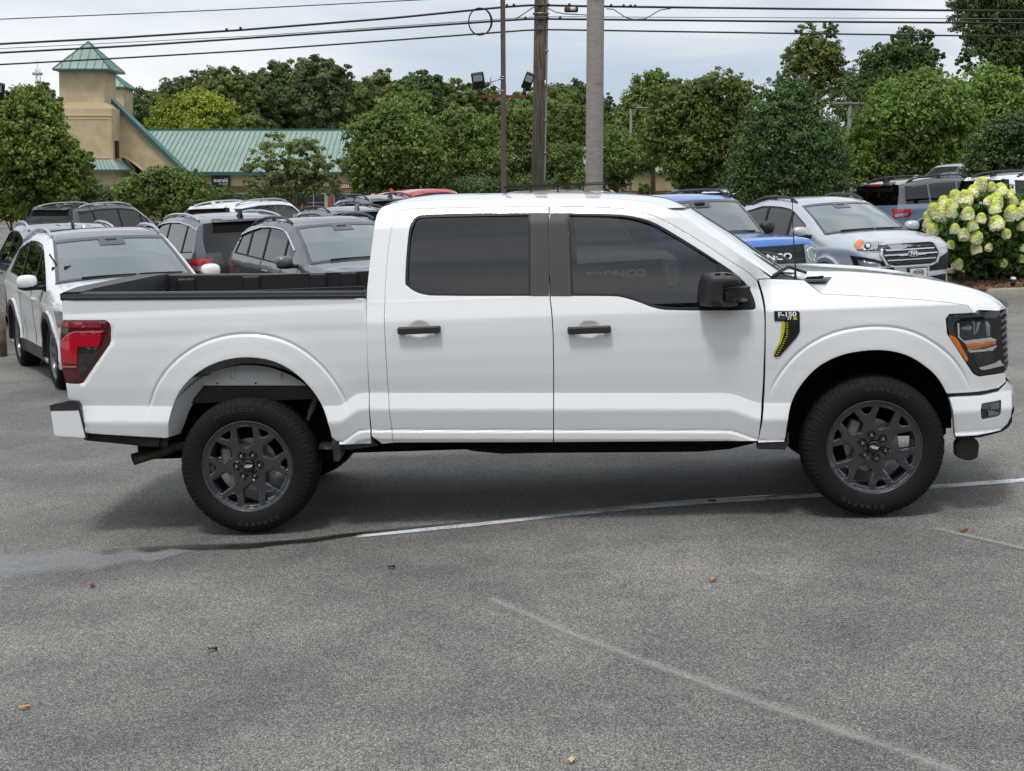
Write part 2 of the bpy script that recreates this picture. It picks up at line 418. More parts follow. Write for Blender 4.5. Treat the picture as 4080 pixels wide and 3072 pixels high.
def rim_meshes(r, style, wdt):
    """returns list of (name, MB/vs/fs) with the face towards -Y"""
    holes = []
    if style == 'truck':
        big = [(-.178, .855), (0, .875), (.178, .855), (.170, .53), (.155, .50), (0, .405), (-.155, .50), (-.170, .53)]
        sml = [(-.055, .70), (0, .715), (.05, .735), (.135, .87), (.06, .895), (-.06, .895), (-.15, .865), (-.062, .72)]
        sml = [(-.03, .725), (.03, .725), (.06, .75), (.132, .855), (.06, .88), (-.06, .88), (-.132, .855), (-.06, .75)]
        for k in range(6):
            for poly, o in ((big, 0), (sml, 30)):
                a = math.radians(60 * k + o); c, s_ = math.cos(a), math.sin(a)
                holes.append([((x * c - y * s_) * r, (x * s_ + y * c) * r) for x, y in poly])
        dish = lambda q: np.interp(q, [0, .2, .30, .42, .60, .84, .93, .985, 1], [.030, .030, .024, .026, .020, .012, .010, .004, .002])
        # raised rib along the middle of each window edge
    else:
        ns = style
        for k in range(ns):
            a0 = 2 * PI / ns * k
            hw = PI / ns * .74; pts = []
            for j in range(7): t = a0 - hw + 2 * hw * j / 6; pts.append((.86 * math.cos(t), .86 * math.sin(t)))
            for j in range(3): t = a0 + hw * .35 - hw * .7 * j / 2; pts.append((.30 * math.cos(t), .30 * math.sin(t)))
            holes.append([(x * r, y * r) for x, y in pts])
        dish = lambda q: np.interp(q, [0, .2, .5, .9, 1], [.02, .02, .03, .01, .0])
    R_ = r * .985
    outer = [(R_ * math.cos(2 * PI * i / 96), R_ * math.sin(2 * PI * i / 96)) for i in range(96)]
    sp = .009 if style == 'truck' else .03
    V, F, L = cdt(outer, holes, sp)
    q = np.hypot(V[:, 0], V[:, 1]) / r; Y = dish(q)
    if style == 'truck':
        d = np.min([dseg(V, h, True) for h in holes], 0)
        Y = Y + .004 * np.clip(1 - d / .006, 0, 1)                       # rounded window edges
        Y = Y + .0035 * np.exp(-((d - .0135) / .0028) ** 2) * (q > .5)   # groove that frames the windows
        ang = np.arctan2(V[:, 1], V[:, 0])
        for k in range(6):
            a = math.radians(60 * k + 0); c = np.array([math.cos(a), math.sin(a)]) * r * .255
            dd = np.hypot(V[:, 0] - c[0], V[:, 1] - c[1]); Y = Y + .016 * np.clip((.026 - dd) / .006, 0, 1)
    m = MB(); m.v = [(x, y, z) for (x, z), y in zip(V, Y)]; m.f = [tuple(f) for f in F]
    for l in L:
        n = len(l); b = len(m.v); dep = .012 if l is L[0] else .034
        cx_, cz_ = np.mean([m.v[i][0] for i in l]), np.mean([m.v[i][2] for i in l])
        for i in l: m.v.append(m.v[i])
        kk = 1.0 if l is L[0] else .90
        for i in l: m.v.append((cx_ + (m.v[i][0] - cx_) * kk, m.v[i][1] + dep, cz_ + (m.v[i][2] - cz_) * kk))
        for i in range(n): j = (i + 1) % n; m.f.append((b + i, b + n + i, b + n + j, b + j))
    m.lathe([(.012, r * .97), (.0, r * .985), (-.004, r * 1.0), (-.002, r * 1.02), (.012, r * 1.02)], 96)
    m.lathe([(.01, r * .95), (.05, r * .90), (.12, r * .86), (wdt - .02, r * .92), (wdt, r * 1.0)], 64)
    return m
_wc = {}
def wheel(V, X, Z, R, r, wdt, style, rot, far, lug=True, matr=None):
    key = (R, r, wdt, str(style))
    if key not in _wc:
        tex = tyre_mb(R, r, wdt, style == 'truck'); rm = rim_meshes(r, style, wdt)
        d = {}
        d['tyre'] = (tex, M_RUBBER); d['rim'] = (rm, matr or M_RIM)
        dk = MB(); dk.lathe([(.095, .0), (.095, r * .58), (.12, r * .58), (.12, 0)], 40); d['brake_disc'] = (dk, M_STEEL)
        if style == 'truck':
            cal = MB(); cal.box((-r * .50, .105, r * .20), (r * .26, .09, r * .45), bev=.012); d['brake_caliper'] = (cal, P('caliper_grey', (.25, .25, .25), .5, metal=.5))
        hb = MB(); hb.lathe([(.03, 0), (.03, r * .15), (.2, r * .15), (.2, 0)], 20)
        bk = MB(); bk.lathe([(wdt * .8, 0.001), (wdt * .8, r * .9)], 32); d['dust_shield'] = (bk if style != 'truck' else hb, M_DARK)
        cp = MB(); cp.lathe([(.014, 0.0005), (.014, r * .10), (.018, r * .125), (.04, r * .128)], 32); d['hub_cap'] = (cp, M_GLOSSBLK)
        if style == 'truck':
            lg = MB()
            for k in range(6):
                a = math.radians(60 * k)
                lg.lathe([(.002, .0005), (.003, .006), (.008, .0095), (.018, .0105), (.045, .0125)], 10, c=(math.cos(a) * r * .255, 0, math.sin(a) * r * .255))
            d['lug_nuts'] = (lg, P('lug_steel', (.62, .60, .57), .22, metal=1))
            bd = MB(); n = 28; el = [(r * .075 * math.cos(2 * PI * i / n), r * .036 * math.sin(2 * PI * i / n)) for i in range(n)]; inn = [(x * .86, y * .80) for x, y in el]
            for i in range(n):
                j = (i + 1) % n; bd.add([(el[i][0], .0125, el[i][1]), (el[j][0], .0125, el[j][1]), (inn[j][0], .0125, inn[j][1]), (inn[i][0], .0125, inn[i][1])], [(0, 1, 2, 3)])
            tv, tf = text_mesh("Ford", .021, .0006, 1.1, .3); bd.add([(x, .0125, z) for x, z in tv], tf)
            d['badge'] = (bd, M_WLET)
            if True:
                tl = MB()
                for word, a0 in (("HANKOOK", 97), ("DYNAPRO", -83)):
                    for i, ch in enumerate(word):
                        a = math.radians(a0 - (i - 3) * 6.3); tv, tf = text_mesh(ch, .034, .001)
                        rr_ = r + (R - r) * .52; base = len(tl.v)
                        tl.add([((rr_ + z) * math.cos(a) + x * math.sin(a), -.0235, (rr_ + z) * math.sin(a) - x * math.cos(a)) for x, z in tv], tf)
                d['sidewall_lettering'] = (tl, P('rubber_raised', (.03, .03, .03), .5))
        mats = d; me = {}
        for nm, (mb, mt) in d.items():
            ob = mb.build(nm, mt, None, True); ob.data.set_sharp_from_angle(angle=math.radians(32)); me[nm] = ob.data; bpy.data.objects.remove(ob)
        _wc[key] = me
    me = _wc[key]
    rim = bpy.data.objects.new('wheel', me['rim']); COL.objects.link(rim); rim.parent = V.root
    y = 2 * V.YM if far else 0
    rim.location = V.loc((X, y, Z)); rim.rotation_euler = (0, rot, PI if far else 0) if not far else (0, 0, PI)
    if not far: rim.rotation_euler = (0, rot, 0)
    for nm, d_ in me.items():
        if nm == 'rim': continue
        if far and nm in ('sidewall_lettering', 'badge'): continue
        if nm == 'lug_nuts': nm2 = 'lug_nut'
        c = bpy.data.objects.new(nm, d_); COL.objects.link(c); c.parent = rim
    return rim

# ------------------------------------------------------------ the white pickup
YM = .98
Pr = CAM + ray(986, 1859) * 8.795; Pf = CAM + ray(3484, 1783) * 8.56
EX = (Pf - Pr).normalized(); EY = Vector((0, 0, 1)).cross(EX).normalized(); EZ = EX.cross(EY)
RT = .413; OR = Pr - EZ * RT
WB = (Pf - Pr).length
def L0(u, v, off=0.):
    """photo pixel -> (X, Z) on the plane Y=off of the pickup's own frame"""
    r = ray(u, v); c = CAM - OR; cy, ry = c.dot(EY), r.dot(EY); t = (off - cy) / ry; p = c + r * t
    return (p.dot(EX), p.dot(EZ))
def zA(x, y): return (180 + x / 1.448, 1000 + y / 1.448)
def zB(x, y): return (2950 + x / 1.514, 1000 + y / 1.514)
def zC(x, y): return (1400 + x / 1.2289, 720 + y / 1.2289)
def zG(x, y): return (1380 + x / 3.0286, 700 + y / 3.0286)
def zH(x, y): return (2700 + x / 3.029, 950 + y / 3.029)
def zE(x, y): return (3650 + x / 2.221, 1150 + y / 2.221)
def zT(x, y): return (200 + x / 4.164, 1080 + y / 4.164)
def px(fn, pts): return [fn(*p) for p in pts]
archR = [L0(*p, -.03) for p in px(zA, [(703, 1080), (706, 1000), (720, 920), (748, 845), (795, 775), (860, 712), (950, 656), (1050, 624), (1150, 613), (1250, 620), (1340, 645), (1420, 690), (1490, 750), (1545, 815), (1590, 890), (1622, 965), (1640, 1030), (1648, 1078)])]
archF = [L0(*p, -.03) for p in px(zB, [(275, 1160), (283, 1080), (293, 1000), (312, 925), (345, 850), (400, 772), (470, 702), (560, 650), (650, 620), (760, 603), (860, 600), (950, 613), (1030, 640), (1110, 690), (1180, 748), (1225, 810), (1255, 868), (1280, 950), (1293, 1060), (1298, 1122)])]
def chaik(p, it=2):
    for _ in range(it):
        q = [p[0]]
        for a, b in zip(p[:-1], p[1:]): q += [(a[0] * .75 + b[0] * .25, a[1] * .75 + b[1] * .25), (a[0] * .25 + b[0] * .75, a[1] * .25 + b[1] * .75)]
        p = q + [p[-1]]
    return p
archR, archF = chaik(archR), chaik(archF)
archR_s, archF_s = resample(archR, .03, False), resample(archF, .03, False)
# sill crease height along the body
_cr = [L0(*p) for p in px(zA, [(205, 893), (710, 895), (1605, 893), (1705, 892), (1790, 826), (1868, 815)]) + px(zC, [(100, 1040), (980, 1040), (1840, 1040), (1880, 1048), (1980, 1085), (2005, 1089)]) + px(zB, [(320, 915), (1250, 868)])]
_cx, _cz = np.array([c[0] for c in _cr]), np.array([c[1] for c in _cr])
_x = np.arange(-1.5, 5, .01); _zc = np.interp(_x, _cx, _cz); _k = np.exp(-np.linspace(-2, 2, 9) ** 2); _k /= _k.sum(); _zc[4:-4] = np.convolve(_zc, _k, 'valid')
XSEAM = L0(*zC(2010, 900))[0]; XCAB = L0(*zC(100, 900))[0]
ZB_ = L0(*zC(900, 568), .05)[1]
print('WB', WB, 'belt', ZB_, 'crease', _cz, 'seam', XSEAM, XCAB)
_below = np.array([(-.02, .020), (0, .020), (.008, .017), (.095, -.010), (.108, -.010), (.214, .010), (.222, .016), (.236, .004), (.275, .006), (.295, .018), (.4, .03)])
_above = np.array([(-.1, .02), (0, .02), (.10, .006), (.22, .0), (.34, .002), (.44, .012), (.50, .032), (.56, .052)])
def _sm(tab, s=.006):
    g = np.arange(tab[0, 0], tab[-1, 0], .002); v = np.interp(g, tab[:, 0], tab[:, 1]); k = np.exp(-(np.arange(-12, 13) * .002 / s) ** 2); k /= k.sum()
    return g, np.convolve(np.pad(v, 12, 'edge'), k, 'valid')
_bg, _bv = _sm(_below, .0045); _ag, _av = _sm(_above, .03)
sst = lambda t: (lambda q: q * q * (3 - 2 * q))(np.clip(t, 0, 1))
XT0 = 4.02
def ys(X, Z):
    X = np.atleast_1d(np.asarray(X, float)); Z = np.atleast_1d(np.asarray(Z, float))
    zc = np.interp(X, _x, _zc); cz0 = np.interp(1.5, _x, _zc)
    lo = np.interp(zc - Z, _bg, _bv)
    up = np.interp((Z - cz0) + (cz0 - zc) * np.clip(1 - (Z - zc) / .2, 0, 1), _ag, _av)
    y = np.where(Z < zc, lo, up)
    cab = sst((X - XCAB + .05) / .04) * sst((XSEAM + .02 - X) / .25)
    y = y + np.maximum(0, Z - ZB_) * .33 * (cab + (1 - cab) * 0)
    y = y + np.maximum(0, Z - ZB_ - .42) ** 1.5 * 1.2
    fen = sst((X - XSEAM + .02) / .10)
    y = y + fen * (.55 * np.maximum(0, Z - (ZB_ - .13)) + .0)
    bed = 1 - sst((X - XCAB + .05) / .04)
    y = y - bed * .020 * sst((Z - (ZB_ - .16)) / .16)
    pts = np.stack([X, Z], 1)
    for ar in (archR_s, archF_s):
        d = dseg(pts, ar); fade = sst((Z - .60) / .30)
        fade = fade * sst((Z - .70) / .12)
        y = y - (.0015 * (1 - sst((d - .126) / .012)) * fade + .012 * (1 - sst(d / .22)) * sst((Z - .5) / .3) + .004 * (1 - sst(d / .07)) * sst((Z - .45) / .2))
        y = y + .0085 * np.exp(-((d - .135) / .0085) ** 2) * fade
    # recess running round the tail lamp and the head lamp
    dd = dseg(pts, TL_s); y = y + .012 * (1 - sst(dd / .03)) * sst((ZB_ - .06 - Z) / .05)
    t = np.clip((X - XT0) / .70, 0, .995); y = y + .40 * (1 - np.sqrt(1 - t ** 2)) - .0 * t
    t = np.clip((-.985 - X) / .15, 0, .98); y = y + .09 * (1 - np.sqrt(1 - t ** 2))
    return y
TL = px(zT, [(960, 840), (995, 900), (1000, 1150)]) + px(zA, [(214, 757)]); TL = [L0(*p) for p in TL]; TL_s = resample(TL, .03, False)
def T(u, v, extra=0.):
    off = 0.
    for _ in range(12):
        X, Z = L0(u, v, off); o2 = float(ys(X, Z)[0]) + extra; off = off + (o2 - off) * .7
    return L0(u, v, off)
def TT(fn, pts, extra=0.): return [T(*fn(*p), extra) for p in pts]

def offs(line, ds, step=.009):
    out = []; L_ = resample(line, step, False)
    t = np.gradient(L_, axis=0); t /= np.linalg.norm(t, axis=1)[:, None]; n = np.stack([-t[:, 1], t[:, 0]], 1)
    c = L_.mean(0); n *= np.sign(np.sum(n * (L_ - c), 1))[:, None]
    for k_ in range(8): n[1:-1] = (n[:-2] + n[1:-1] * 2 + n[2:]) / 4
    n /= np.linalg.norm(n, axis=1)[:, None]
    for d in ds: out.append(L_ + n * d)
    return np.concatenate(out)
DS = [.114, .119, .123, .127, .132, .137, .142, .147, .153]
EXR, EXF = offs(archR, DS), offs(archF, DS)
EXC = np.concatenate([np.stack([np.arange(-1.3, 4, .010), np.interp(np.arange(-1.3, 4, .010), _x, _zc) + dz], 1) for dz in (.006, .001, -.004, -.009, -.10)])
EXT = np.concatenate([EXC, EXR, EXF])
root = empty('pickup_truck', (0, 0, 0))
Mt = Matrix((EX, EY, EZ)).transposed().to_4x4(); Mt.translation = OR + EY * YM + EX * 1.85
root.matrix_world = Mt
tag(root, 'white four-door pickup truck with charcoal wheels, side-on across the whole foreground', 'pickup truck')
V = Veh(root, YM, ys, 1.85); V.nrm = True
# bed side
bed_out = TT(zA, [(205, 893), (240, 1050)]) + TT(zA, [(330, 1058), (500, 1068), (690, 1079)]) + [tuple(p) for p in archR] + TT(zA, [(1700, 1117), (1880, 1111), (1867, 820), (1855, 500), (1851, 272), (1000, 276), (95, 284), (96, 330), (101, 398)]) \
    + TT(zT, [(230, 812), (900, 812), (955, 835), (990, 880), (1003, 930), (1006, 1155), (985, 1220)]) + TT(zA, [(218, 760), (196, 768), (119, 765), (133, 850), (150, 862), (190, 868)])
bed_out = [p for p in bed_out]
V.panel('bed_side', bed_out, extra=EXT, mat=M_WHITE, sp=.012, fold=.03, bsp=.008)
# cab: rear pillar, roof rail and windscreen pillar in one piece round the doors
seam = px(zC, [(205, 1283), (180, 1050), (168, 850), (160, 700), (161, 640)]) + px(zG, [(470, 1300), (500, 900), (540, 640), (570, 520), (620, 445), (700, 405), (850, 394), (1500, 380), (2120, 366)]) \
    + px(zC, [(965, 124.5), (1100, 125), (1300, 130), (1420, 148), (1530, 190), (1700, 290), (1850, 390), (1950, 452), (1988, 492)]) 
rear_sil = px(zG, [(242, 1600), (247, 1400), (268, 1200), (293, 950), (328, 700), (357, 500), (392, 428), (430, 380), (500, 340), (600, 320), (900, 302)])
roofedge_px = px(zG, [(600, 320), (900, 302), (1500, 280), (2120, 268)]) + px(zC, [(1000, 86), (1200, 86), (1320, 90), (1430, 102), (1500, 116), (1550, 134)])
apil_px = px(zC, [(1550, 134), (1640, 190), (1800, 292), (1960, 400), (2058, 466)])
cab_out = [T(*zC(100, 1250)), T(*zC(150, 1288))] + [T(*p) for p in seam] + [T(*zB(105, 169)), T(*zB(185, 165))] + [T(*p) for p in apil_px[::-1][1:]] + [T(*p) for p in roofedge_px[::-1][1:]] + [T(*p) for p in rear_sil[:-1][::-1]][2:] + TT(zC, [(75, 560), (88, 1035)])
V.panel('cab_frame', smooth_poly(cab_out, 1, 25), mat=M_WHITE, sp=.012, fold=.03, bsp=.008, collide=True)
G_ = .0016
def shrink(poly, d):
    """inset (d > 0) or outset a polygon"""
    Q = [np.array(poly[0], float)]
    for p in poly[1:]:
        if np.hypot(*(np.array(p) - Q[-1])) > 1e-4: Q.append(np.array(p, float))
    if np.hypot(*(Q[0] - Q[-1])) < 1e-4: Q.pop()
    a = sum(Q[k - 1][0] * Q[k][1] - Q[k][0] * Q[k - 1][1] for k in range(len(Q))); s_ = 1 if a > 0 else -1; out = []; n = len(Q)
    for k in range(n):
        u = Q[k] - Q[k - 1]; v = Q[(k + 1) % n] - Q[k]; u = u / np.linalg.norm(u); v = v / np.linalg.norm(v)
        nu = np.array([-u[1], u[0]]) * s_; nv = np.array([-v[1], v[0]]) * s_; m = nu + nv; L_ = np.linalg.norm(m)
        out.append(tuple(Q[k] + (nu * d if L_ < .3 else m / L_ * d * min(2., 2. / L_))))
    return out
def yst(X, Z): return ys(X, Z)
def handle_dent(cx, cz):
    def f(X, Z):
        q = ((np.atleast_1d(X) - cx) / .072) ** 2 + ((np.atleast_1d(Z) - cz) / .052) ** 2
        return ys(X, Z) + .016 * np.clip(1 - q, 0, 1) ** 1.1
    return f
win_r = smooth_poly(TT(zG, [(712, 1315), (708, 1240), (720, 1000), (745, 720), (765, 610), (790, 545), (840, 490), (930, 468), (1500, 452)]) + TT(zC, [(960, 157), (962, 565), (400, 565), (340, 555), (300, 538)]), 1, 40)
h1 = T(*zC(334, 729)); h2 = T(*zC(1165, 728))
rd_out = TT(zC, [(206, 1283), (181, 1050), (169, 850), (161, 700), (162, 640)]) + [T(*p) for p in seam[5:14]] + TT(zC, [(967.3, 124.5), (969.3, 560), (981.3, 650), (989.3, 800), (989.3, 1281)])
rd = V.panel('rear_door', shrink(smooth_poly(rd_out, 1, 25), G_), [win_r], M_WHITE, extra=EXC, sp=.011, fold=.03, bsp=.008, ys=handle_dent(*h1))
win_f = smooth_poly(TT(zC, [(978, 157), (1300, 163), (1400, 177), (1480, 202), (1560, 247), (1700, 333), (1800, 398), (1880, 453), (1940, 510), (1966, 560), (1980, 606), (1980, 624), (1966, 635), (1560, 637), (1480, 624), (1400, 592), (1320, 569), (1270, 565), (979, 565)]), 1, 40)
fd_out = TT(zC, [(969.3, 124.5), (971.3, 560), (983.7, 650), (991.3, 800), (991.3, 1281), (1993, 1275), (2014, 1050), (2024, 800), (2024, 650), (2010, 565), (1988, 494), (1950, 453), (1850, 391), (1700, 291), (1530, 191), (1420, 149), (1300, 131), (1100, 126)])
fd = V.panel('front_door', shrink(smooth_poly(fd_out, 1, 25), G_), [win_f], M_WHITE, extra=EXC, sp=.011, fold=.03, bsp=.008, ys=handle_dent(*h2))
# window frames (black) with the glass behind
gl_r = smooth_poly(TT(zG, [(745, 1290), (743, 1150), (770, 750), (797, 610), (840, 530), (910, 503), (1500, 490)]) + TT(zC, [(868, 168), (868, 553), (395, 555), (340, 546), (296, 523)]), 1, 40)
gl_f = smooth_poly(TT(zC, [(1068, 168), (1300, 172), (1390, 185), (1480, 215), (1560, 262), (1700, 345), (1792, 404), (1798, 480), (1800, 619), (1560, 621), (1490, 611), (1400, 581), (1330, 559), (1270, 552), (1085, 552)]), 1, 40)
for dr, wn, gl, gm, ex in ((rd, win_r, gl_r, M_GLASSD, 0), (fd, win_f, gl_f, M_GLASSM, 0)):
    a = V.panel('window_frame', shrink(wn, -.004), [gl], M_TRIM, dr[0], sp=.012, fold=.006, dy=.004, parent2=dr[1], lip=.001)
    b = V.panel('window', shrink(gl, -.006), (), gm, dr[0], sp=.02, fold=0, dy=.034, parent2=dr[1], lip=0, ys=lambda X, Z: ys(X, Z) - np.maximum(0, Z - ZB_ - .42) ** 1.5 * 1.2 + .2 * (np.clip(Z - ZB_, -.12, .46) - .23) ** 2 - .0106)
for dr, pl in ((rd, [(877, 158), (966.5, 157), (968.5, 563), (877, 563)]), (fd, [(971, 157), (1062, 158), (1076, 563), (973.5, 563)])):
    V.panel('pillar_trim', TT(zC, pl), (), P('pillar_black', (.040, .039, .039), .55), dr[0], sp=.03, fold=.006, dy=-.0025, lip=.001, parent2=dr[1])
for dr, (hx, hz), nm in ((rd, h1, 0), (fd, h2, 0)):
    m = MB(); yy = float(ys(hx, hz)[0]); m.box((hx, yy - .036, hz), (.252, .024, .044), bev=.009)
    m.box((hx - .105, yy - .014, hz), (.04, .034, .040), bev=.006); m.box((hx + .105, yy - .014, hz), (.04, .034, .040), bev=.006)
    o = V.mb('door_handle', m, M_BLACKPL, dr[0]); V.put('door_handle', [(x, 2 * YM - y, z) for x, y, z in m.v], [f[::-1] for f in m.f], M_BLACKPL, dr[1])
# front fender with the corner below the head lamp
hoodE = px(zB, [(385, 176), (440, 219), (490, 258), (600, 264), (700, 268), (900, 280), (1100, 294), (1250, 308), (1370, 326), (1408, 374)])
FZ = T(*zB(1250, 862))[1]
fen_out = TT(zB, [(106, 1158), (266, 1152)]) + [tuple(p) for p in archF[3:] if p[1] > FZ or p[0] < WB] + TT(zB, [(1250, 862), (1455, 850), (1560, 826), (1603, 788), (1601, 722), (1583, 736), (1442, 757), (1412, 744), (1390, 718), (1249, 500), (1241, 410), (1262, 382)]) + [T(*p) for p in hoodE[::-1]] + TT(zB, [(300, 172), (107, 172), (118.5, 205), (134, 255), (144, 300), (151, 350), (152, 500), (148, 800), (138, 1000)])
fen = V.panel('fender', shrink(smooth_poly(fen_out, 1, 20), .002), (), M_WHITE, extra=EXT, sp=.012, fold=.03, bsp=.008, collide=True)
# ---- front: head lamp
def over(name, fn, pts, mat, ex, parent=None, fold=.004, sm=0, lip=.0015, holes=(), parent2=None, sp=.02):
    pl = TT(fn, pts, ex)
    if sm: pl = smooth_poly(pl, sm, 60)
    return V.panel(name, pl, [TT(fn, h, ex) for h in holes], mat, parent, sp=sp, fold=fold, dy=ex, lip=lip, parent2=parent2)
hl = over('headlight', zB, [(1266, 388), (1556, 358), (1576, 384), (1573, 500), (1586, 620), (1589, 715), (1578, 730), (1440, 751), (1417, 740), (1396, 714), (1256, 500), (1248, 412)], M_GLOSSBLK, .004, fold=.10)
def hsub(*a, **k): k.setdefault('parent', hl[0]); k.setdefault('parent2', hl[1]); return over(*a, **k)
hsub('turn_lamp', zE, [(296, 404), (340, 420), (372, 455), (462, 622), (448, 650), (300, 432)], M_AMBER, -.001)
hsub('lamp_lens', zE, [(388, 292), (600, 282), (640, 290), (665, 340), (662, 430), (420, 470), (392, 420)], M_SMOKE, -.001)
hsub('lamp_lens', zE, [(510, 560), (680, 545), (690, 640), (560, 700), (520, 640)], M_SMOKE, -.001)
M_HLL = P('lamp_silver', (.60, .62, .65), .25, metal=.5, coat=1)
M_HLG = P('lamp_grey', (.22, .23, .25), .25, metal=.4, coat=1)
hsub('lamp_strip', zE, [(366, 306), (384, 306), (386, 425), (420, 462), (660, 432), (712, 450), (712, 462), (440, 492), (372, 430)], M_HLL, -.004)
hsub('lamp_strip', zE, [(452, 545), (600, 535), (716, 500), (716, 510), (680, 548), (480, 566)], M_HLL, -.004)
hsub('lamp_strip', zE, [(560, 700), (700, 660), (744, 632), (776, 680), (600, 722), (570, 715)], M_HLL, -.004)
hsub('drl_bar', zE, [(436, 490), (700, 460), (708, 478), (706, 492), (600, 520), (462, 545)], M_AMBER, -.007)
hsub('lamp_strip', zE, [(452, 513), (700, 484), (700, 488), (452, 518)], M_HLG, -.010)
hsub('lamp_strip', zE, [(508, 300), (522, 298), (522, 400), (512, 425)], M_HLG, -.004)
hsub('lamp_strip', zE, [(540, 300), (575, 290), (545, 385), (525, 400)], M_HLG, -.004)
hsub('lamp_strip', zE, [(400, 345), (480, 325), (500, 345), (480, 370), (400, 360)], M_HLG, -.004)
hsub('lamp_strip', zE, [(612, 286), (636, 292), (655, 330), (655, 420), (628, 425)], M_HLG, -.004)
over('headlight_bezel', zE, [(282, 240), (730, 195), (752, 225), (750, 238), (400, 262), (340, 300), (330, 330), (345, 420), (292, 398), (276, 330)], P('bezel_grey', (.035, .036, .04), .22, coat=.6), -.004)
# ---- bumper, valance, fog lamp
bf = over('front_bumper', zB, [(1300, 1120), (1292, 1050), (1283, 960), (1264, 890), (1280, 884), (1462, 874), (1562, 850), (1612, 800), (1616, 788), (1632, 812), (1638, 850), (1637, 960), (1632, 1000), (1612, 1042), (1572, 1080), (1430, 1112)], M_WHITE, -.022, fold=.05, sm=0, sp=.012,
          holes=[[(1457, 921), (1570, 899), (1575, 905), (1571, 990), (1553, 1000), (1466, 1019), (1454, 1008), (1450, 960)]], lip=.004)
over('fog_lamp', zB, [(1450, 915), (1578, 892), (1582, 900), (1577, 996), (1556, 1006), (1464, 1025), (1448, 1012), (1444, 960)], M_GLOSSBLK, -.006, fold=.06)
over('fog_lamp_lens', zE, [(640, 1010), (740, 995), (735, 1100), (650, 1085)], M_SMOKE, -.009)
over('fog_lamp_lens', zE, [(640, 1075), (740, 1100), (736, 1108), (640, 1132)], M_HLG, -.013)
over('bumper_gap', zB, [(1245, 860), (1455, 848), (1560, 824), (1604, 784), (1614, 790), (1612, 806), (1562, 854), (1462, 878), (1262, 892)], M_TRIM, .010, fold=.05)
over('front_valance', zB, [(1300, 1108), (1430, 1100), (1572, 1070), (1612, 1030), (1633, 990), (1640, 1000), (1640, 1030), (1616, 1066), (1575, 1092), (1440, 1126), (1302, 1132)], M_TRIM, .012, fold=.05)
m = MB(); a0 = L0(*zB(1300, 1126), .12); a1 = L0(*zB(1438, 1120), .12); b1 = L0(*zB(1430, 1240), .12); bc = L0(*zB(1368, 1264), .12); b0 = L0(*zB(1298, 1236), .12)
pl = smooth_poly([a0, b0, (b0[0] + .02, b0[1] - .012), bc, (b1[0] - .02, b1[1] - .012), b1, a1], 2, 95)
V.panel('air_deflector', pl, (), M_BLACKPL, sp=.02, fold=.08, ys=lambda X, Z: .10 + 0 * X, dy=0, both=True)
# ---- hood
def Yof(p): return float(ys(p[0], p[1])[0])
XN = L0(*zB(1557, 357), .85)[0]; XG = L0(*zB(1577, 500), .85)[0]; XG -= .03; XBm = L0(*zB(1634, 900), .85)[0] - .035; print('nose', XN, XG, XBm)
E = [T(*p) for p in hoodE]; E3 = [(x, Yof((x, z)) + .003, z) for x, z in E]
hs = [L0(*p, .80) for p in px(zB, [(345, 97), (600, 112), (800, 125), (950, 142), (1100, 160), (1250, 182), (1350, 205), (1430, 228), (1480, 250), (1530, 285), (1553, 312), (1558, 356)])]
hsx = np.array([p[0] for p in hs]); hsz = np.array([p[1] for p in hs])
print('hood sil', hs[0], hs[-1], 'edge', E[0], E[-1])
rows = resample([(x, z) for x, z in E], .05, False)
# front end of the hood: carry the edge down to the grille
Xf = E[-1][0]
E3 = []; CC = []
n_ = len(rows)
for i, (x, z) in enumerate(rows):
    E3.append((x, Yof((x, z)) + .002, z)); k = (x - rows[0][0]) / (rows[-1][0] - rows[0][0])
    cx_ = rows[0][0] - .12 + (XN - rows[0][0] + .12) * k
    cz_ = float(np.interp(cx_, hsx, hsz)) if cx_ < hsx[-3] else float(np.interp(cx_, [hsx[-3], XN], [hsz[-3], hsz[-3] - .05]))
    CC.append((cx_, cz_ - .004))
def hood_pf(X, Y, Z):
    d = abs(Y - YM) if Y <= YM else abs(Y - YM)
    return X, Z + .018 * float(np.exp(-((d - .46) / .07) ** 2)) * min(1, max(0, (X - E[0][0]) / .3)) * min(1, max(0, (XN - .07 - X) / .5))
V.strip('hood', E3, CC, M_WHITE, p=3.4, n=30, collide=True, pf=hood_pf)
# nose panel and grille behind the front edge
e0 = E3[-1]; c0 = CC[-1]
def across(name, E_, C_, mat, p=2.0, n=10, **k): return V.strip(name, E_, C_, mat, p=p, n=n, **k)
tip = lambda pt, fn=zB, ex=0.: (lambda q: (q[0], Yof(q) + ex, q[1]))(T(*fn(*pt)))
g1, g2, g3, g4 = tip((1557, 360)), tip((1588, 715)), tip((1603, 790)), tip((1638, 850))
across('hood_nose', [e0, (e0[0] + .03, e0[1] + .02, g1[2] + .012), (g1[0], g1[1], g1[2])], [(c0[0], c0[1]), (c0[0] + .03, c0[1] - .03), (XN + .01, g1[2])], M_WHITE, p=2.6, n=12)
across('grille', [(g1[0] - .01, g1[1] + .01, g1[2] - .004), (g2[0] - .02, g2[1] + .01, g2[2]), (g3[0] - .02, g3[1] + .02, g3[2] - .02)], [(XN, g1[2] - .004), (XG, g2[2]), (XG, g3[2] - .02)], M_TRIM, p=2.0)
gr = MB()
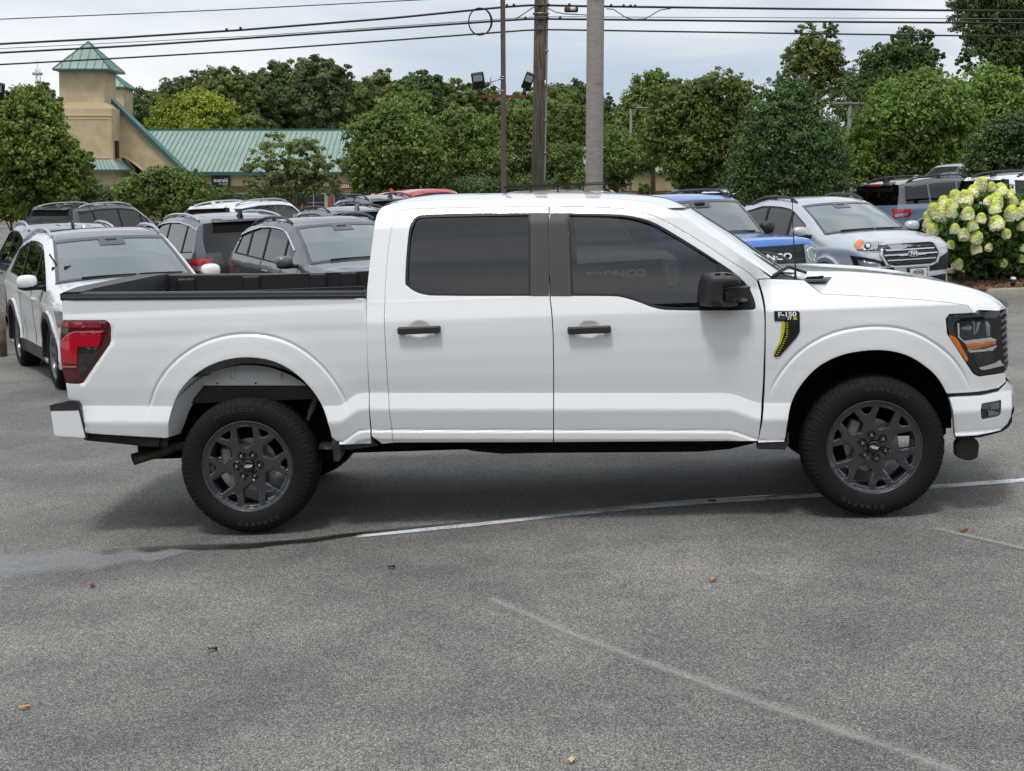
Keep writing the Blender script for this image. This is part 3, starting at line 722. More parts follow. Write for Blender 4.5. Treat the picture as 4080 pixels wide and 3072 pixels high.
for k in range(9):
    z = g1[2] - .03 + (g2[2] - g1[2] + .03) * k / 8; q = k / 8
    gx = g1[0] * (1 - q) + g2[0] * q; gy = g1[1] * (1 - q) + g2[1] * q
    P1 = [(gx + (XG + .015 - gx) * (1 - (1 - s_) ** 2), gy + (YM - gy) * s_, z) for s_ in [i / 8 for i in range(9)]]; P1 += [(x, 2 * YM - y, zz) for x, y, zz in P1[-2::-1]]
    gr.tube(P1, .011, 6)
    gr.box((gx + .006, gy + .02, z), (.03, .012, .009))
V.mb('grille_bars', gr, M_BLACKPL)
across('bumper_face', [(g4[0] - .01, g4[1] - .01, g4[2] + .03), (g4[0], g4[1] - .01, g4[2] - .02), tip((1637, 960)), tip((1612, 1042))], [(XBm - .05, g4[2] + .03), (XBm, g4[2] - .03), (XBm, tip((1637, 960))[2]), (XBm - .06, tip((1612, 1042))[2])], M_WHITE, p=2.0)
across('lower_grille', [tip((1633, 1000), ex=.0), tip((1605, 1066), ex=.02), tip((1560, 1100), ex=.1)], [(XBm + .01, tip((1633, 1000))[2]), (XBm - .01, tip((1605, 1066))[2]), (XBm - .2, tip((1605, 1066))[2] - .02)], M_TRIM, p=2)
# ---- roof and windscreen
RE = resample([T(*p) for p in px(zG, [(430, 380), (500, 340)]) + roofedge_px], .06, False)
RE3 = [(x, Yof((x, z)) + .002, z) for x, z in RE]
rs = [L0(*p, YM) for p in px(zG, [(520, 300), (720, 280), (880, 240), (1100, 215), (1500, 205), (2120, 200)]) + px(zC, [(700, 57), (900, 56), (1100, 56), (1200, 57), (1350, 60), (1450, 66), (1550, 82), (1640, 122)])]
rsx = np.array([p[0] for p in rs]); rsz = np.array([p[1] for p in rs])
RC = []
x0, x1 = RE[0][0], RE[-1][0]
for x, z in RE:
    k = (x - x0) / (x1 - x0); cx_ = x0 + .02 + (x1 + .17 - x0 - .02) * k; RC.append((cx_, float(np.interp(cx_, rsx, rsz)) - .004))
def roof_pf(X, Y, Z):
    d = abs(Y - YM); f = min(1, max(0, (X - x0 - .2) / .2)) * min(1, max(0, (x1 - .1 - X) / .3))
    return X, Z - .006 * f * float(np.exp(-((d - .50) / .02) ** 2)) - .005 * f * float(np.exp(-((d - .25) / .02) ** 2))
V.strip('roof', RE3, RC, M_WHITE, p=3.0, n=36, collide=True, pf=roof_pf)
AP = resample([T(*p) for p in apil_px], .08, False); AP3 = [(x, Yof((x, z)) + .012, z - .002) for x, z in AP]
WC = []
for i, (x, z) in enumerate(AP):
    k = i / (len(AP) - 1); WC.append((x + .17 - .03 * k, z + (RC[-1][1] - RE[-1][1]) * (1 - k) + .015 * k))
V.strip('windshield', AP3, WC, glass('windshield_glass', (.55, .64, .63), refl=1.25, light_veil=.10), p=2.2, n=14)
mdk = MB()
def band(E_, q0, q1, mat, name, k0=0., k1=1.): pass
# black ceramic border of the windscreen on its inside
for nm, i0, i1, d_ in (('windshield_footer', len(AP) - 2, len(AP) - 1, 0),):
    V.strip('windshield_border', [(AP3[i][0] - .012, AP3[i][1] + .03, AP3[i][2] - .016) for i in (i0, i1)], [(WC[i][0] - .012, WC[i][1] - .016) for i in (i0, i1)], M_TRIM, p=2.2, n=14)
for s_ in (0, 1):
    vs = []; fs = []
    for i in range(len(AP3)):
        x, y, z = AP3[i]
        for q in (0, .04):
            h = 1 - (1 - q) ** 2.2; p = (x + (WC[i][0] - x) * h - .008, y + (YM - y) * q, z + (WC[i][1] - z) * h - .005); vs.append((p[0], 2 * YM - p[1] if s_ else p[1], p[2]))
    for i in range(len(AP3) - 1): fs.append((2 * i, 2 * i + 1, 2 * i + 3, 2 * i + 2))
    V.put('windshield_border', vs, fs, M_TRIM)
# cowl, wipers, aerial
c0_ = T(*zB(188, 166)); c1_ = T(*zB(385, 176)); Yc0 = Yof(c0_); Yc1 = Yof(c1_)
xw = AP[-1][0]; zw = AP[-1][1]
V.strip('cowl', [(c0_[0], Yc0 + .004, c0_[1]), (c1_[0], Yc1 + .004, c1_[1])], [(WC[-1][0] - .02, WC[-1][1] - .02), (CC[0][0] + .02, CC[0][1] - .012)], M_TRIM, p=3, n=12)
cw = MB()
q0 = L0(*zB(430, 150), .35); q1 = L0(*zB(558, 132), .50); q2 = L0(*zB(400, 140), .45)
cv = [L0(*zB(*p), .28) for p in [(362, 168), (560, 134), (520, 160), (450, 168)]]
cq = [L0(*zB(372, 168), .20), L0(*zB(515, 163), .20), L0(*zB(558, 134), .42), L0(*zB(530, 120), .60), L0(*zB(400, 122), .62)]; cy_ = (.20, .20, .42, .60, .62)
cp_ = MB(); top_ = [(x, y, z - .008 - .012 * (y > .3)) for (x, z), y in zip(cq, cy_)]; cp_.add(top_ + [(x, y, z - .012) for x, y, z in top_], [(0, 1, 2, 3, 4)] + [(i, i + 5, (i + 1) % 5 + 5, (i + 1) % 5) for i in range(5)])
V.mb('cowl_corner', cp_, P('cowl_grey', (.085, .085, .088), .5, bump=.2, bscale=300))
m = MB()
for k in range(11):
    t = .12 + .76 * k / 10; a_ = Vector(top_[0]).lerp(Vector(top_[4]), t); b_ = Vector(top_[1]).lerp(Vector(top_[3]), t); m.tube([tuple(a_.lerp(b_, .12) + Vector((0, 0, .003))), tuple(a_.lerp(b_, .86) + Vector((0, 0, .003)))], .004, 4)
V.mb('cowl_slots', m, M_DARK)
wp = MB()
wa = [L0(*zB(192, 158), .20), L0(*zB(240, 128), .30), L0(*zB(290, 100), .42), L0(*zB(345, 118), .46), L0(*zB(395, 135), .40)]
wp.tube([(wa[i][0], (.20, .30, .42, .46, .40)[i], wa[i][1] + .004) for i in range(5)], .010, 6)
wp.tube([(wa[0][0] - .01, .20, wa[0][1] + .012), (wa[2][0] - .05, .62, wa[2][1] + .03), (wa[2][0] - .02, .85, wa[2][1] + .035)], .007, 6)
wp.tube([(wa[1][0], .34, wa[1][1] - .005), (wa[3][0], .5, wa[3][1] - .02), (wa[4][0] + .02, .75, wa[4][1] - .02)], .006, 6)
V.mb('wiper', wp, M_TRIM)
wp2 = MB(); wp2.tube([(wa[3][0] + .05, 1.0, wa[3][1] + .02), (wa[2][0] + .02, 1.2, wa[2][1] + .04), (wa[2][0] - .02, 1.6, wa[2][1] + .04)], .009, 6); V.mb('wiper', wp2, M_TRIM)
an0 = L0(*zB(331, 166), .20); an1 = L0(3155, 650, .30); ab = L0(*zB(331, 100), .21); am = L0(3159, 900, .25)
m = MB(); m.tube([(an0[0], .20, an0[1] - .01), (ab[0], .21, ab[1])], .0065, 8); m.tube([(ab[0], .21, ab[1]), (am[0], .25, am[1]), (an1[0], .30, an1[1])], [.0045, .0028, .0018], 6); m.lathe([(0, .016), (.012, .012), (.03, .008)], 12, 'Z', (an0[0], .20, an0[1] - .012))
V.mb('antenna', m, M_TRIM)
# ---- mirror
mh = MB()
def hx(x, y, off): return L0(*zH(x, y), off)
oy = -.17
out = [(285, 832), (281, 780), (291, 600), (303, 490), (330, 450), (430, 427), (600, 426), (720, 441), (765, 472), (780, 505), (775, 578), (577, 606), (560, 640), (554, 755), (582, 792), (742, 784), (735, 812), (698, 832), (500, 836)]
pl = [L0(*zH(*p), oy) for p in out]
def mys(X, Z): return oy + 0 * X
pls = smooth_poly(pl, 1, 80)
V_, F_, L_ = cdt(pls, (), .015)
d_ = dseg(V_, np.array(resample(pls, .01)), True); Yb = oy + .045 * (1 - np.sqrt(np.clip(1 - (1 - np.clip(d_ / .045, 0, 1)) ** 2, 0, 1)))
xc_ = V_[:, 0].min(); Yb = Yb + .06 * sst((.07 - (V_[:, 0] - xc_)) / .07)
vs = [(x, y, z) for (x, z), y in zip(V_, Yb)]; fs = [tuple(f) for f in F_]; l = L_[0]; n = len(l); b = len(vs)
for i in l: vs.append((vs[i][0], vs[i][1] + .11, vs[i][2]))
for i in range(n): fs.append((l[i], b + i, b + (i + 1) % n, l[(i + 1) % n]))
fs.append(tuple(b + i for i in range(n))[::-1])
ma = MB()
arm = [L0(*zH(*p), -.09) for p in [(572, 632), (580, 618), (665, 608), (875, 582), (868, 650), (842, 760), (680, 770), (575, 772)]]
V2, F2, L2 = cdt(arm, (), .03)
av = [(x, -.10 + .0 * x, z) for x, z in V2]; af = [tuple(f) for f in F2]; l = L2[0]; n = len(l); b = len(av)
for i in l: av.append((av[i][0], .06, av[i][2]))
for i in range(n): af.append((l[i], b + i, b + (i + 1) % n, l[(i + 1) % n]))
for dr, far in ((fd[0], 0), (fd[1], 1)):
    fx = (lambda v: (v[0], 2 * YM - v[1], v[2])) if far else (lambda v: v); ff = (lambda f: f[::-1]) if far else (lambda f: f)
    o = V.put('mirror', [fx(v) for v in vs], [ff(f) for f in fs], M_BLACKPL, dr, auto=45)
    V.put('mirror_arm', [fx(v) for v in av], [ff(f) for f in af], M_BLACKPL, dr, auto=30)
# ---- badge on the fender
bdg = over('fender_badge', zB, [(204, 363), (350, 363), (358, 372), (359, 484), (340, 520), (236, 637), (206, 637), (214, 610), (250, 548), (268, 480), (272, 430), (262, 423), (206, 421)], M_TRIM, -.008, fold=.016, parent=fen[0], parent2=fen[1], lip=.002)
over('badge_stripe', zB, [(248, 432), (270, 430), (266, 490), (250, 545), (212, 620), (202, 632), (200, 618), (238, 545), (247, 490)], M_YELLOW, -.006, fold=.014, parent=fen[0], parent2=fen[1])
m = MB()
for k in range(15):
    t = k / 14; a = T(*zB(274 - 62 * max(0, t - .35) ** 1.2 * 1.6, 434 + 190 * t)); m.box((a[0] + .006, Yof(a) - .009, a[1]), (.013, .004, .004))
V.mb('badge_teeth', m, M_YELLOW, fen[0])
def lay_text(s_, c, size, mat, bold=0., width=1., ex=-.009, far=False, parent=None, shear=0):
    tv, tf = text_mesh(s_, size, bold, width, shear); X0, Z0 = T(*zB(*c))
    vs = [(X0 + x, Yof((X0 + x, Z0 + z)) + ex, Z0 + z) for x, z in tv]
    if far: vs = [(2 * X0 - x, 2 * YM - y, z) for x, y, z in vs]
    return V.put('lettering', vs, tf, mat, parent, smooth=False)
for far in (0, 1):
    lay_text("F-150", (281, 383), .037, M_WLET, .0014, 1.25, far=far, parent=fen[far])
    lay_text("ST", (296, 407), .019, M_WLET, .0006, 1.25, far=far, parent=fen[far]); lay_text("X", (329, 407), .019, P('yellow_letter', (.72, .66, .02), .4), .0012, 1.5, far=far, parent=fen[far])
m = MB()
for k in range(5):
    a = T(*zB(222, 399 + 3.4 * k)); b = T(*zB(272, 399 + 3.4 * k)); m.box(((a[0] + b[0]) / 2, Yof(a) - .0085, a[1]), (b[0] - a[0], .001, .0012))
V.mb('badge_lines', m, P('line_grey', (.15, .15, .16), .4), fen[0])
# ---- tail lamp
tl = over('tail_light', zT, [(222, 818), (900, 820), (950, 842), (980, 885), (992, 935), (996, 1150), (975, 1215), (600, 1770), (560, 1820), (500, 1850), (260, 1850), (240, 1800), (200, 1640), (176, 1500), (158, 1300), (158, 1180), (168, 1000), (172, 880)], M_REDD, .002, fold=.06, lip=.004)
def tsub(nm, pts, mat, ex=-.003, fn=zT): return over(nm, fn, pts, mat, ex, parent=tl[0], parent2=tl[1], fold=.003, lip=.001)
tsub('lamp_band', [(215, 845), (845, 848), (840, 938), (185, 935), (190, 880)], M_REDM)
tsub('lamp_lens', [(400, 1010), (840, 1015), (838, 1130), (800, 1260), (455, 1262), (440, 1540), (200, 1530), (172, 1400), (162, 1190), (220, 1110), (300, 1040)], M_RED, -.006)
tsub('lamp_edge', [(400, 998), (905, 990), (840, 1024), (410, 1022), (320, 1050), (240, 1120), (164, 1195), (164, 1172), (230, 1090), (300, 1028)], P('red_edge', (.5, .12, .14), .2, coat=1), -.008)
tsub('reverse_lens', [(500, 1270), (845, 1272), (700, 1500), (560, 1730), (485, 1745), (480, 1560), (470, 1330)], M_SMOKE, -.006)
tsub('lamp_strip', [(180, 1570), (440, 1575), (430, 1600), (200, 1600)], P('red_edge', (.5, .12, .14), .2, coat=1), -.006)
tsub('reverse_lens', [(180, 960), (330, 975), (300, 1020), (200, 1100), (180, 1110)], M_SMOKE, -.005)
# ---- rear: tailgate, bumper, bed
XR = T(*zT(215, 820))[0]
zt = T(*zA(95, 284))[1]; zb_ = T(*zA(205, 893))[1]; ztl = T(*zA(119, 765))[1]
V.strip('tailgate', [(XR - .002, .10, zt), (XR - .035, .09, (zt + zb_) / 2), (XR - .01, .10, zb_ - .08)], [(XR - .05, zt), (XR - .08, (zt + zb_) / 2), (XR - .05, zb_ - .08)], M_WHITE, p=2, n=10)
tgi = MB(); tgi.box((XR + .05, YM, zt - .27), (.05, 2 * YM - .30, .54), bev=.01); V.mb('tailgate_inner', tgi, M_BLACKPL)
rl = T(*zA(95, 284)); rr_ = T(*zA(1851, 272))
def rail(far):
    m = MB(); f = lambda p: (p[0], 2 * YM - p[1], p[2]) if far else p
    n = 24; A_ = []
    for i in range(n + 1):
        t = i / n; x = rl[0] + .0 + (rr_[0] - rl[0]) * t; z = rl[1] + (rr_[1] - rl[1]) * t; y = Yof((x, z - .01))
        sec = [(x, y - .004, z), (x, y - .006, z + .016), (x, y - .001, z + .020), (x, y + .002, z + .036), (x, y + .014, z + .043), (x, y + .095, z + .043), (x, y + .10, z + .036), (x, y + .10, z - .04)]
        A_.append([f(p) for p in sec])
    vs = [p for r_ in A_ for p in r_]; k = 8; fs = []
    for i in range(n):
        for j in range(k - 1): q = (i * k + j, (i + 1) * k + j, (i + 1) * k + j + 1, i * k + j + 1); fs.append(q[::-1] if far else q)
    fs += [tuple(range(k)), tuple(n * k + j for j in range(k))[::-1]]
    return V.put('bed_rail', vs, fs, M_BLACKPL, auto=35)
rail(0); rail(1)
yR = Yof((rl[0], rl[1] - .01)); zr = rl[1]
vs = []; fs = []
for i in range(25):
    t = i / 24; y = yR - .004 + (2 * YM - 2 * yR + .008) * t; dx = -.045 * math.sin(PI * t) ** .5; w2 = .17 + .0 * t
    hz = .012 * min(1, 6 * t, 6 * (1 - t))
    for p in ((rl[0] + dx * 1.0 - .006, zr - .002), (rl[0] + dx - .006, zr + .038), (rl[0] + dx + .02, zr + .047 + hz), (rl[0] + .12, zr + .045 + hz * .5), (rl[0] + .125, zr - .06)): vs.append((p[0], y, p[1]))
for i in range(24):
    for j in range(4): fs.append((i * 5 + j, i * 5 + j + 1, (i + 1) * 5 + j + 1, (i + 1) * 5 + j))
V.put('tailgate_cap', vs, fs, M_BLACKPL, auto=35)
bz = .80; bx0, bx1 = XR + .10, XCAB - .04
bd = MB(); M_BED = P('bed_liner', (.009, .0095, .011), .55, bump=.4, bscale=150)
bd.box(((bx0 + bx1) / 2, YM, bz), (bx1 - bx0, 2 * YM - .3, .03))
bd.box((bx1, YM, bz + .27), (.04, 2 * YM - .3, .54))
for y in (.13, 2 * YM - .13):
    bd.box(((bx0 + bx1) / 2, y, (bz + zr) / 2), (bx1 - bx0, .03, zr - bz + .02))
    bd.box((0, y + (.16 if y < 1 else -.16), bz + .12), (1.0, .22, .26), bev=.04)
    for x in (bx0 + .15, bx0 + .62, bx0 + 1.1, bx0 + 1.32):
        bd.box((x, y + (.02 if y < 1 else -.02), zr - .16), (.13, .03, .34), bev=.012)
V.mb('bed_liner', bd, M_BED)
tg = MB(); 
for x in (bx0 + .06, bx0 + .30): tg.box((x, 2 * YM - .17, zr - .11), (.05, .04, .035), bev=.005)
V.mb('tie_down', tg, P('zinc', (.35, .35, .36), .4, metal=.8))
# rear bumper
rbm = TT(zA, [(50, 915), (66, 1046), (76, 1058), (226, 1078), (237, 1082), (232, 1040), (196, 915)], -.03)
V.panel('rear_bumper', rbm, (), M_WHITE, sp=.012, fold=.03, dy=-.03, lip=.004, ys=lambda X, Z: np.interp(X, [-1.30, -1.22, -1.1, -.9], [.10, .04, .012, .0]) )
rb2 = TT(zA, [(48, 914), (48, 882), (140, 862), (188, 868), (203, 893), (243, 1082), (235, 1086), (195, 918)], -.03)
V.panel('bumper_pad', rb2, (), M_BLACKPL, sp=.02, fold=.05, dy=-.032, lip=.002, ys=lambda X, Z: np.interp(X, [-1.30, -1.22, -1.1, -.9], [.10, .04, .012, .0]))
q = rbm
zlo = T(*zA(76, 1058), -.03)[1]; zhi = T(*zA(48, 882), -.03)[1]; xb = T(*zA(50, 915), -.03)[0]
V.strip('rear_bumper_face', [(xb, .08, zhi - .03), (xb + .015, .08, zlo)], [(xb - .08, zhi - .03), (xb - .06, zlo)], M_WHITE, n=8)
V.strip('bumper_step', [(xb, .08, zhi - .03), (xb, .08, zhi), (XR + .02, .06, zhi + .012)], [(xb - .08, zhi - .03), (xb - .08, zhi), (XR - .02, zhi + .012)], M_BLACKPL, n=8)
V.panel('rear_valance', TT(zA, [(205, 1048), (690, 1070), (708, 1078), (706, 1135), (600, 1131), (400, 1110), (250, 1096), (225, 1090)], .03), (), M_TRIM, sp=.03, fold=.02, dy=.03)
# ---- underside and inner structure
zs = T(*zC(1000, 1281))[1]
ub = MB()
wd = 2 * YM
ub.box((1.75, YM, zs + .03), (2.45, wd - .26, .06)); 
for y in (.48, wd - .48): ub.box((1.7, y, zs - .02), (5.0, .09, .16))
for x in (-.62, .55, 1.5, 2.5, 3.1, 4.2): ub.box((x, YM, zs - .02), (.09, .98, .10))
V.mb('chassis', ub, M_DARK)
sk = [L0(*zC(*p), .12) for p in [(470, 1280), (2000, 1274), (1960, 1290), (1850, 1315), (1700, 1328), (900, 1334), (740, 1338), (600, 1325), (520, 1308)]]
V.panel('running_board_shield', sk, (), M_DARK, sp=.05, fold=.3, ys=lambda X, Z: .12 + 0 * X)
V.panel('sill_pad', [L0(*zB(*p), .03) for p in [(104, 1156), (275, 1150), (278, 1100), (290, 1096), (292, 1160), (268, 1196), (104, 1193)]], (), M_BLACKPL, sp=.03, fold=.1, ys=lambda X, Z: .015 + 0 * X)
V.panel('mud_flap', [L0(*zA(*p), .0) for p in [(1650, 1072), (1697, 1072), (1704, 1180), (1690, 1218), (1662, 1215)]], (), M_BLACKPL, sp=.03, fold=.15, ys=lambda X, Z: .01 + 0 * X)
V.panel('sill_bracket', [L0(*zC(*p), .02) for p in [(84, 1252), (104, 1252), (112, 1285), (130, 1300), (0, 1318), (-160, 1318), (-160, 1295), (84, 1285)]], (), M_BLACKPL, sp=.03, fold=.1, ys=lambda X, Z: .035 + 0 * X)
# dark backing shell behind the panels, so that gaps read black
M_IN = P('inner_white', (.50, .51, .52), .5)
wi = MB()
def arch_liner(cx, cz, R_, x0_, x1_, zmin, mat, name):
    n = 40
    for far in (0, 1):
        m = MB(); vs = []; fs = []; b = 0
        for i in range(n + 1):
            a = math.radians(8 + 164 * i / n); x = cx + R_ * math.cos(a); z = cz + R_ * math.sin(a) * 1.0
            for y in (.015, .42): vs.append((x, 2 * YM - y if far else y, z))
        for i in range(n): fs.append((b + 2 * i, b + 2 * i + 1, b + 2 * i + 3, b + 2 * i + 2))
        c = len(vs); vs += [(cx - R_, 2 * YM - .42 if far else .42, cz + .04), (cx + R_, 2 * YM - .42 if far else .42, cz + .04), (cx + R_, 2 * YM - .42 if far else .42, cz + R_), (cx - R_, 2 * YM - .42 if far else .42, cz + R_)]
        fs.append((c, c + 1, c + 2, c + 3)); V.put(name, vs, fs, mat)
arch_liner(WB, .44, .53, 0, 0, 0, M_DARK, 'wheel_arch_liner')
arch_liner(0.02, .46, .56, 0, 0, 0, M_DARK, 'wheel_arch_liner')
# painted inner wall showing above the rear wheel, with its ribs
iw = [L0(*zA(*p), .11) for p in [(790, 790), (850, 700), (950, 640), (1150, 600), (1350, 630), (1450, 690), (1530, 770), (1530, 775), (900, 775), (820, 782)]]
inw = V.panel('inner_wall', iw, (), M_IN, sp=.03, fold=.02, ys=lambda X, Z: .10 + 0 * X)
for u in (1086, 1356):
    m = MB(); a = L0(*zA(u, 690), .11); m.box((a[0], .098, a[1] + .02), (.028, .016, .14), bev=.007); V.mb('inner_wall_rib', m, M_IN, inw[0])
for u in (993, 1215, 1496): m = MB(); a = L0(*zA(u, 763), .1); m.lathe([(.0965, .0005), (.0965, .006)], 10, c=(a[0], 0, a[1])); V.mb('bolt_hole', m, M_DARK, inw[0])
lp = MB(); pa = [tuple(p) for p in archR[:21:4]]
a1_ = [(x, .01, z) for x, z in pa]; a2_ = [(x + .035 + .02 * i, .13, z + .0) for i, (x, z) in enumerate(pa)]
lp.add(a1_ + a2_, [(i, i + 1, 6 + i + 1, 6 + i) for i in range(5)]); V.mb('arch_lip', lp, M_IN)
sh = MB()
def slab(pts, y0=.055, y1=None): 
    y1 = y1 or wd - .055; n = len(pts); sh.add([(x, y0, z) for x, z in pts] + [(x, y1, z) for x, z in pts], [tuple(range(n)), tuple(range(n, 2 * n))[::-1]] + [(i, n + i, n + (i + 1) % n, (i + 1) % n) for i in range(n)])
slab([(XCAB - .01, zs + .03), (XSEAM + .03, zs + .03), (XSEAM + .03, ZB_ - .10), (XCAB + .02, ZB_ - .10)])
slab([(XSEAM + .02, .62), (WB - .56, .62), (WB - .50, .85), (WB - .30, .98), (WB + .30, .98), (4.2, .80), (4.25, 1.12), (XSEAM + .02, 1.18)], .12, wd - .12)
slab([(4.0, .62), (4.45, .62), (4.50, 1.0), (4.2, 1.12), (4.1, .8)], .32, wd - .32)
slab([(XR + .06, .60), (-.62, .60), (-.56, .78), (XR + .06, .78)], .06, wd - .06)
slab([(.62, .56), (XCAB - .02, .56), (XCAB - .02, .80), (.60, .80)], .06, wd - .06)
V.mb('inner_body', sh, M_DARK)
gp = MB(); gp.box((XCAB - .012, YM, .95), (.02, wd - .12, .86)); V.mb('cab_gap_seal', gp, M_DARK)
V.panel('cab_back', [(0, 0), (.01, 0), (.01, .01), (0, .01)], (), M_WHITE, sp=.02, fold=.0) if False else None
rp = [T(*p) for p in rear_sil[:8]] + [T(*zC(75, 560))]
rp = rp[-1:] + rp[:-1]
V.strip('cab_back', [(x + .004, Yof((x, z)) + .004, z) for x, z in rp], [(x - .015, z) for x, z in rp], M_WHITE, p=2, n=10)
bw = MB(); bx_ = rp[3][0] - .022
bwm = [(rp[2][0] - .0, rp[2][1]), (rp[5][0] + .0, rp[5][1])]
bw.add([(bwm[0][0] - .018, .45, bwm[0][1]), (bwm[0][0] - .018, wd - .45, bwm[0][1]), (bwm[1][0] - .018, wd - .50, bwm[1][1] + .02), (bwm[1][0] - .018, .50, bwm[1][1] + .02)], [(0, 1, 2, 3)]); V.mb('rear_window', bw, M_GLOSSBLK)
# exhaust
ex = MB(); e0_ = L0(*zA(512, 1200), .30); e1_ = L0(*zA(800, 1118), .38)
dx, dz = e1_[0] - e0_[0], e1_[1] - e0_[1]
pa = Vector((e0_[0], .28, e0_[1])); pb = Vector((e1_[0], .46, e1_[1])); pc = Vector((e1_[0] + .4, .5, e1_[1] + .04))
ex.tube([pa, pb, pc], .037, 20, cap=False); dd_ = (pb - pa).normalized(); ex.tube([pa, pa + dd_ * .2], .033, 20, cap=False)
V.mb('exhaust_pipe', ex, M_RUST)
ex = MB(); ex.tube([pa + dd_ * .10, pa + dd_ * .105], .0335, 20); V.mb('exhaust_inside', ex, M_DARK)
ax = MB(); ax.tube([(0, .2, RT), (0, wd - .2, RT)], .05, 12); ax.ell((0, YM, RT), (.17, .2, .17)); ax.tube([(WB, .2, RT), (WB, wd - .2, RT)], .03, 8)
ax.tube([(.30, .42, RT - .03), (.18, .42, .86)], .022, 10); V.mb('axle', ax, M_DARK)
sk_ = MB(); sa = L0(*zA(1560, 850), .25); sb = L0(*zA(1528, 935), .25); sk_.tube([(sa[0], .25, sa[1]), (sb[0], .25, sb[1])], .018, 10); sk_.tube([(sa[0] + .03, .25, sa[1] + .08), (sb[0] - .05, .25, sb[1] - .12)], .012, 10)
V.mb('shock_absorber', sk_, P('shock_grey', (.25, .25, .25), .5))
# wheels
wheel(V, 0, RT, RT, .272, .27, 'truck', math.radians(-2), 0); wheel(V, WB, RT, RT, .272, .27, 'truck', math.radians(20), 0)
wheel(V, 0, RT, RT, .272, .27, 'truck', 0, 1); wheel(V, WB, RT, RT, .272, .27, 'truck', 0, 1)
# ---- interior
def seat(m, x, y, z, w_=.5):
    m.box((x, y, z), (.52, w_, .16), bev=.05); 
    b = MB(); b.box((0, 0, 0), (.14, w_, .62), bev=.05); b.v = [(x - .27 + vx - .25 * vz, y + vy, z + .34 + vz) for vx, vy, vz in b.v]; m.add(b.v, b.f)
    m.box((x - .40, y, z + .74), (.10, .26, .19), bev=.04)
si = MB()
for x, ys_ in ((2.15, (.52, 1.44)), (1.34, (.5, 1.46))):
    for y in ys_: seat(si, x, y, .90)
V.mb('seat', si, M_SEAT)
db = MB(); db.box((2.78, YM, 1.16), (.32, wd - .36, .30), bev=.06); V.mb('dashboard', db, P('dash', (.03, .03, .032), .7))
sw = MB(); sw.lathe([(0.0, .17), (.012, .182), (0, .194), (-.012, .182)], 28, 'X', (2.56, 1.42, 1.20), closed=True); V.mb('steering_wheel', sw, M_SEAT)
fl = MB(); fl.box((1.7, YM, zs + .12), (2.2, wd - .3, .04)); V.mb('cab_floor', fl, M_DARK)
M_GLASSD = glass('car_privacy_glass', (.05, .052, .055), refl=.8); M_GLASSM = glass('car_tinted_glass', (.22, .25, .25), refl=.8)
# ------------------------------------------------------------ parked cars
def inset_open(pts, d):
    Q = [np.array(p, float) for p in pts]; out = []
    for i, q in enumerate(Q):
        t = Q[min(i + 1, len(Q) - 1)] - Q[max(i - 1, 0)]; t /= np.linalg.norm(t); out.append(q + np.array([t[1], -t[0]]) * -d)
    return out
def clip_x(poly, x0, x1):
    for sgn, xc in ((1, x0), (-1, x1)):
        out = []
        for i in range(len(poly)):
            a, b = poly[i], poly[(i + 1) % len(poly)]; ia, ib = sgn * (a[0] - xc) >= 0, sgn * (b[0] - xc) >= 0
            if ia: out.append(a)
            if ia != ib: t = (xc - a[0]) / (b[0] - a[0]); out.append((xc, a[1] + (b[1] - a[1]) * t))
        poly = out
    return poly
def blob(name, mat, V_, parts, parent=None, auto=40):
    m = MB()
    for p in parts: m.ell(*p)
    return V_.mb(name, m, mat, parent, auto=auto)
M_LAMPRED = P('lamp_red', (.42, .01, .015), .15, coat=1)
M_PLATE = P('plate_white', (.6, .62, .6), .35)
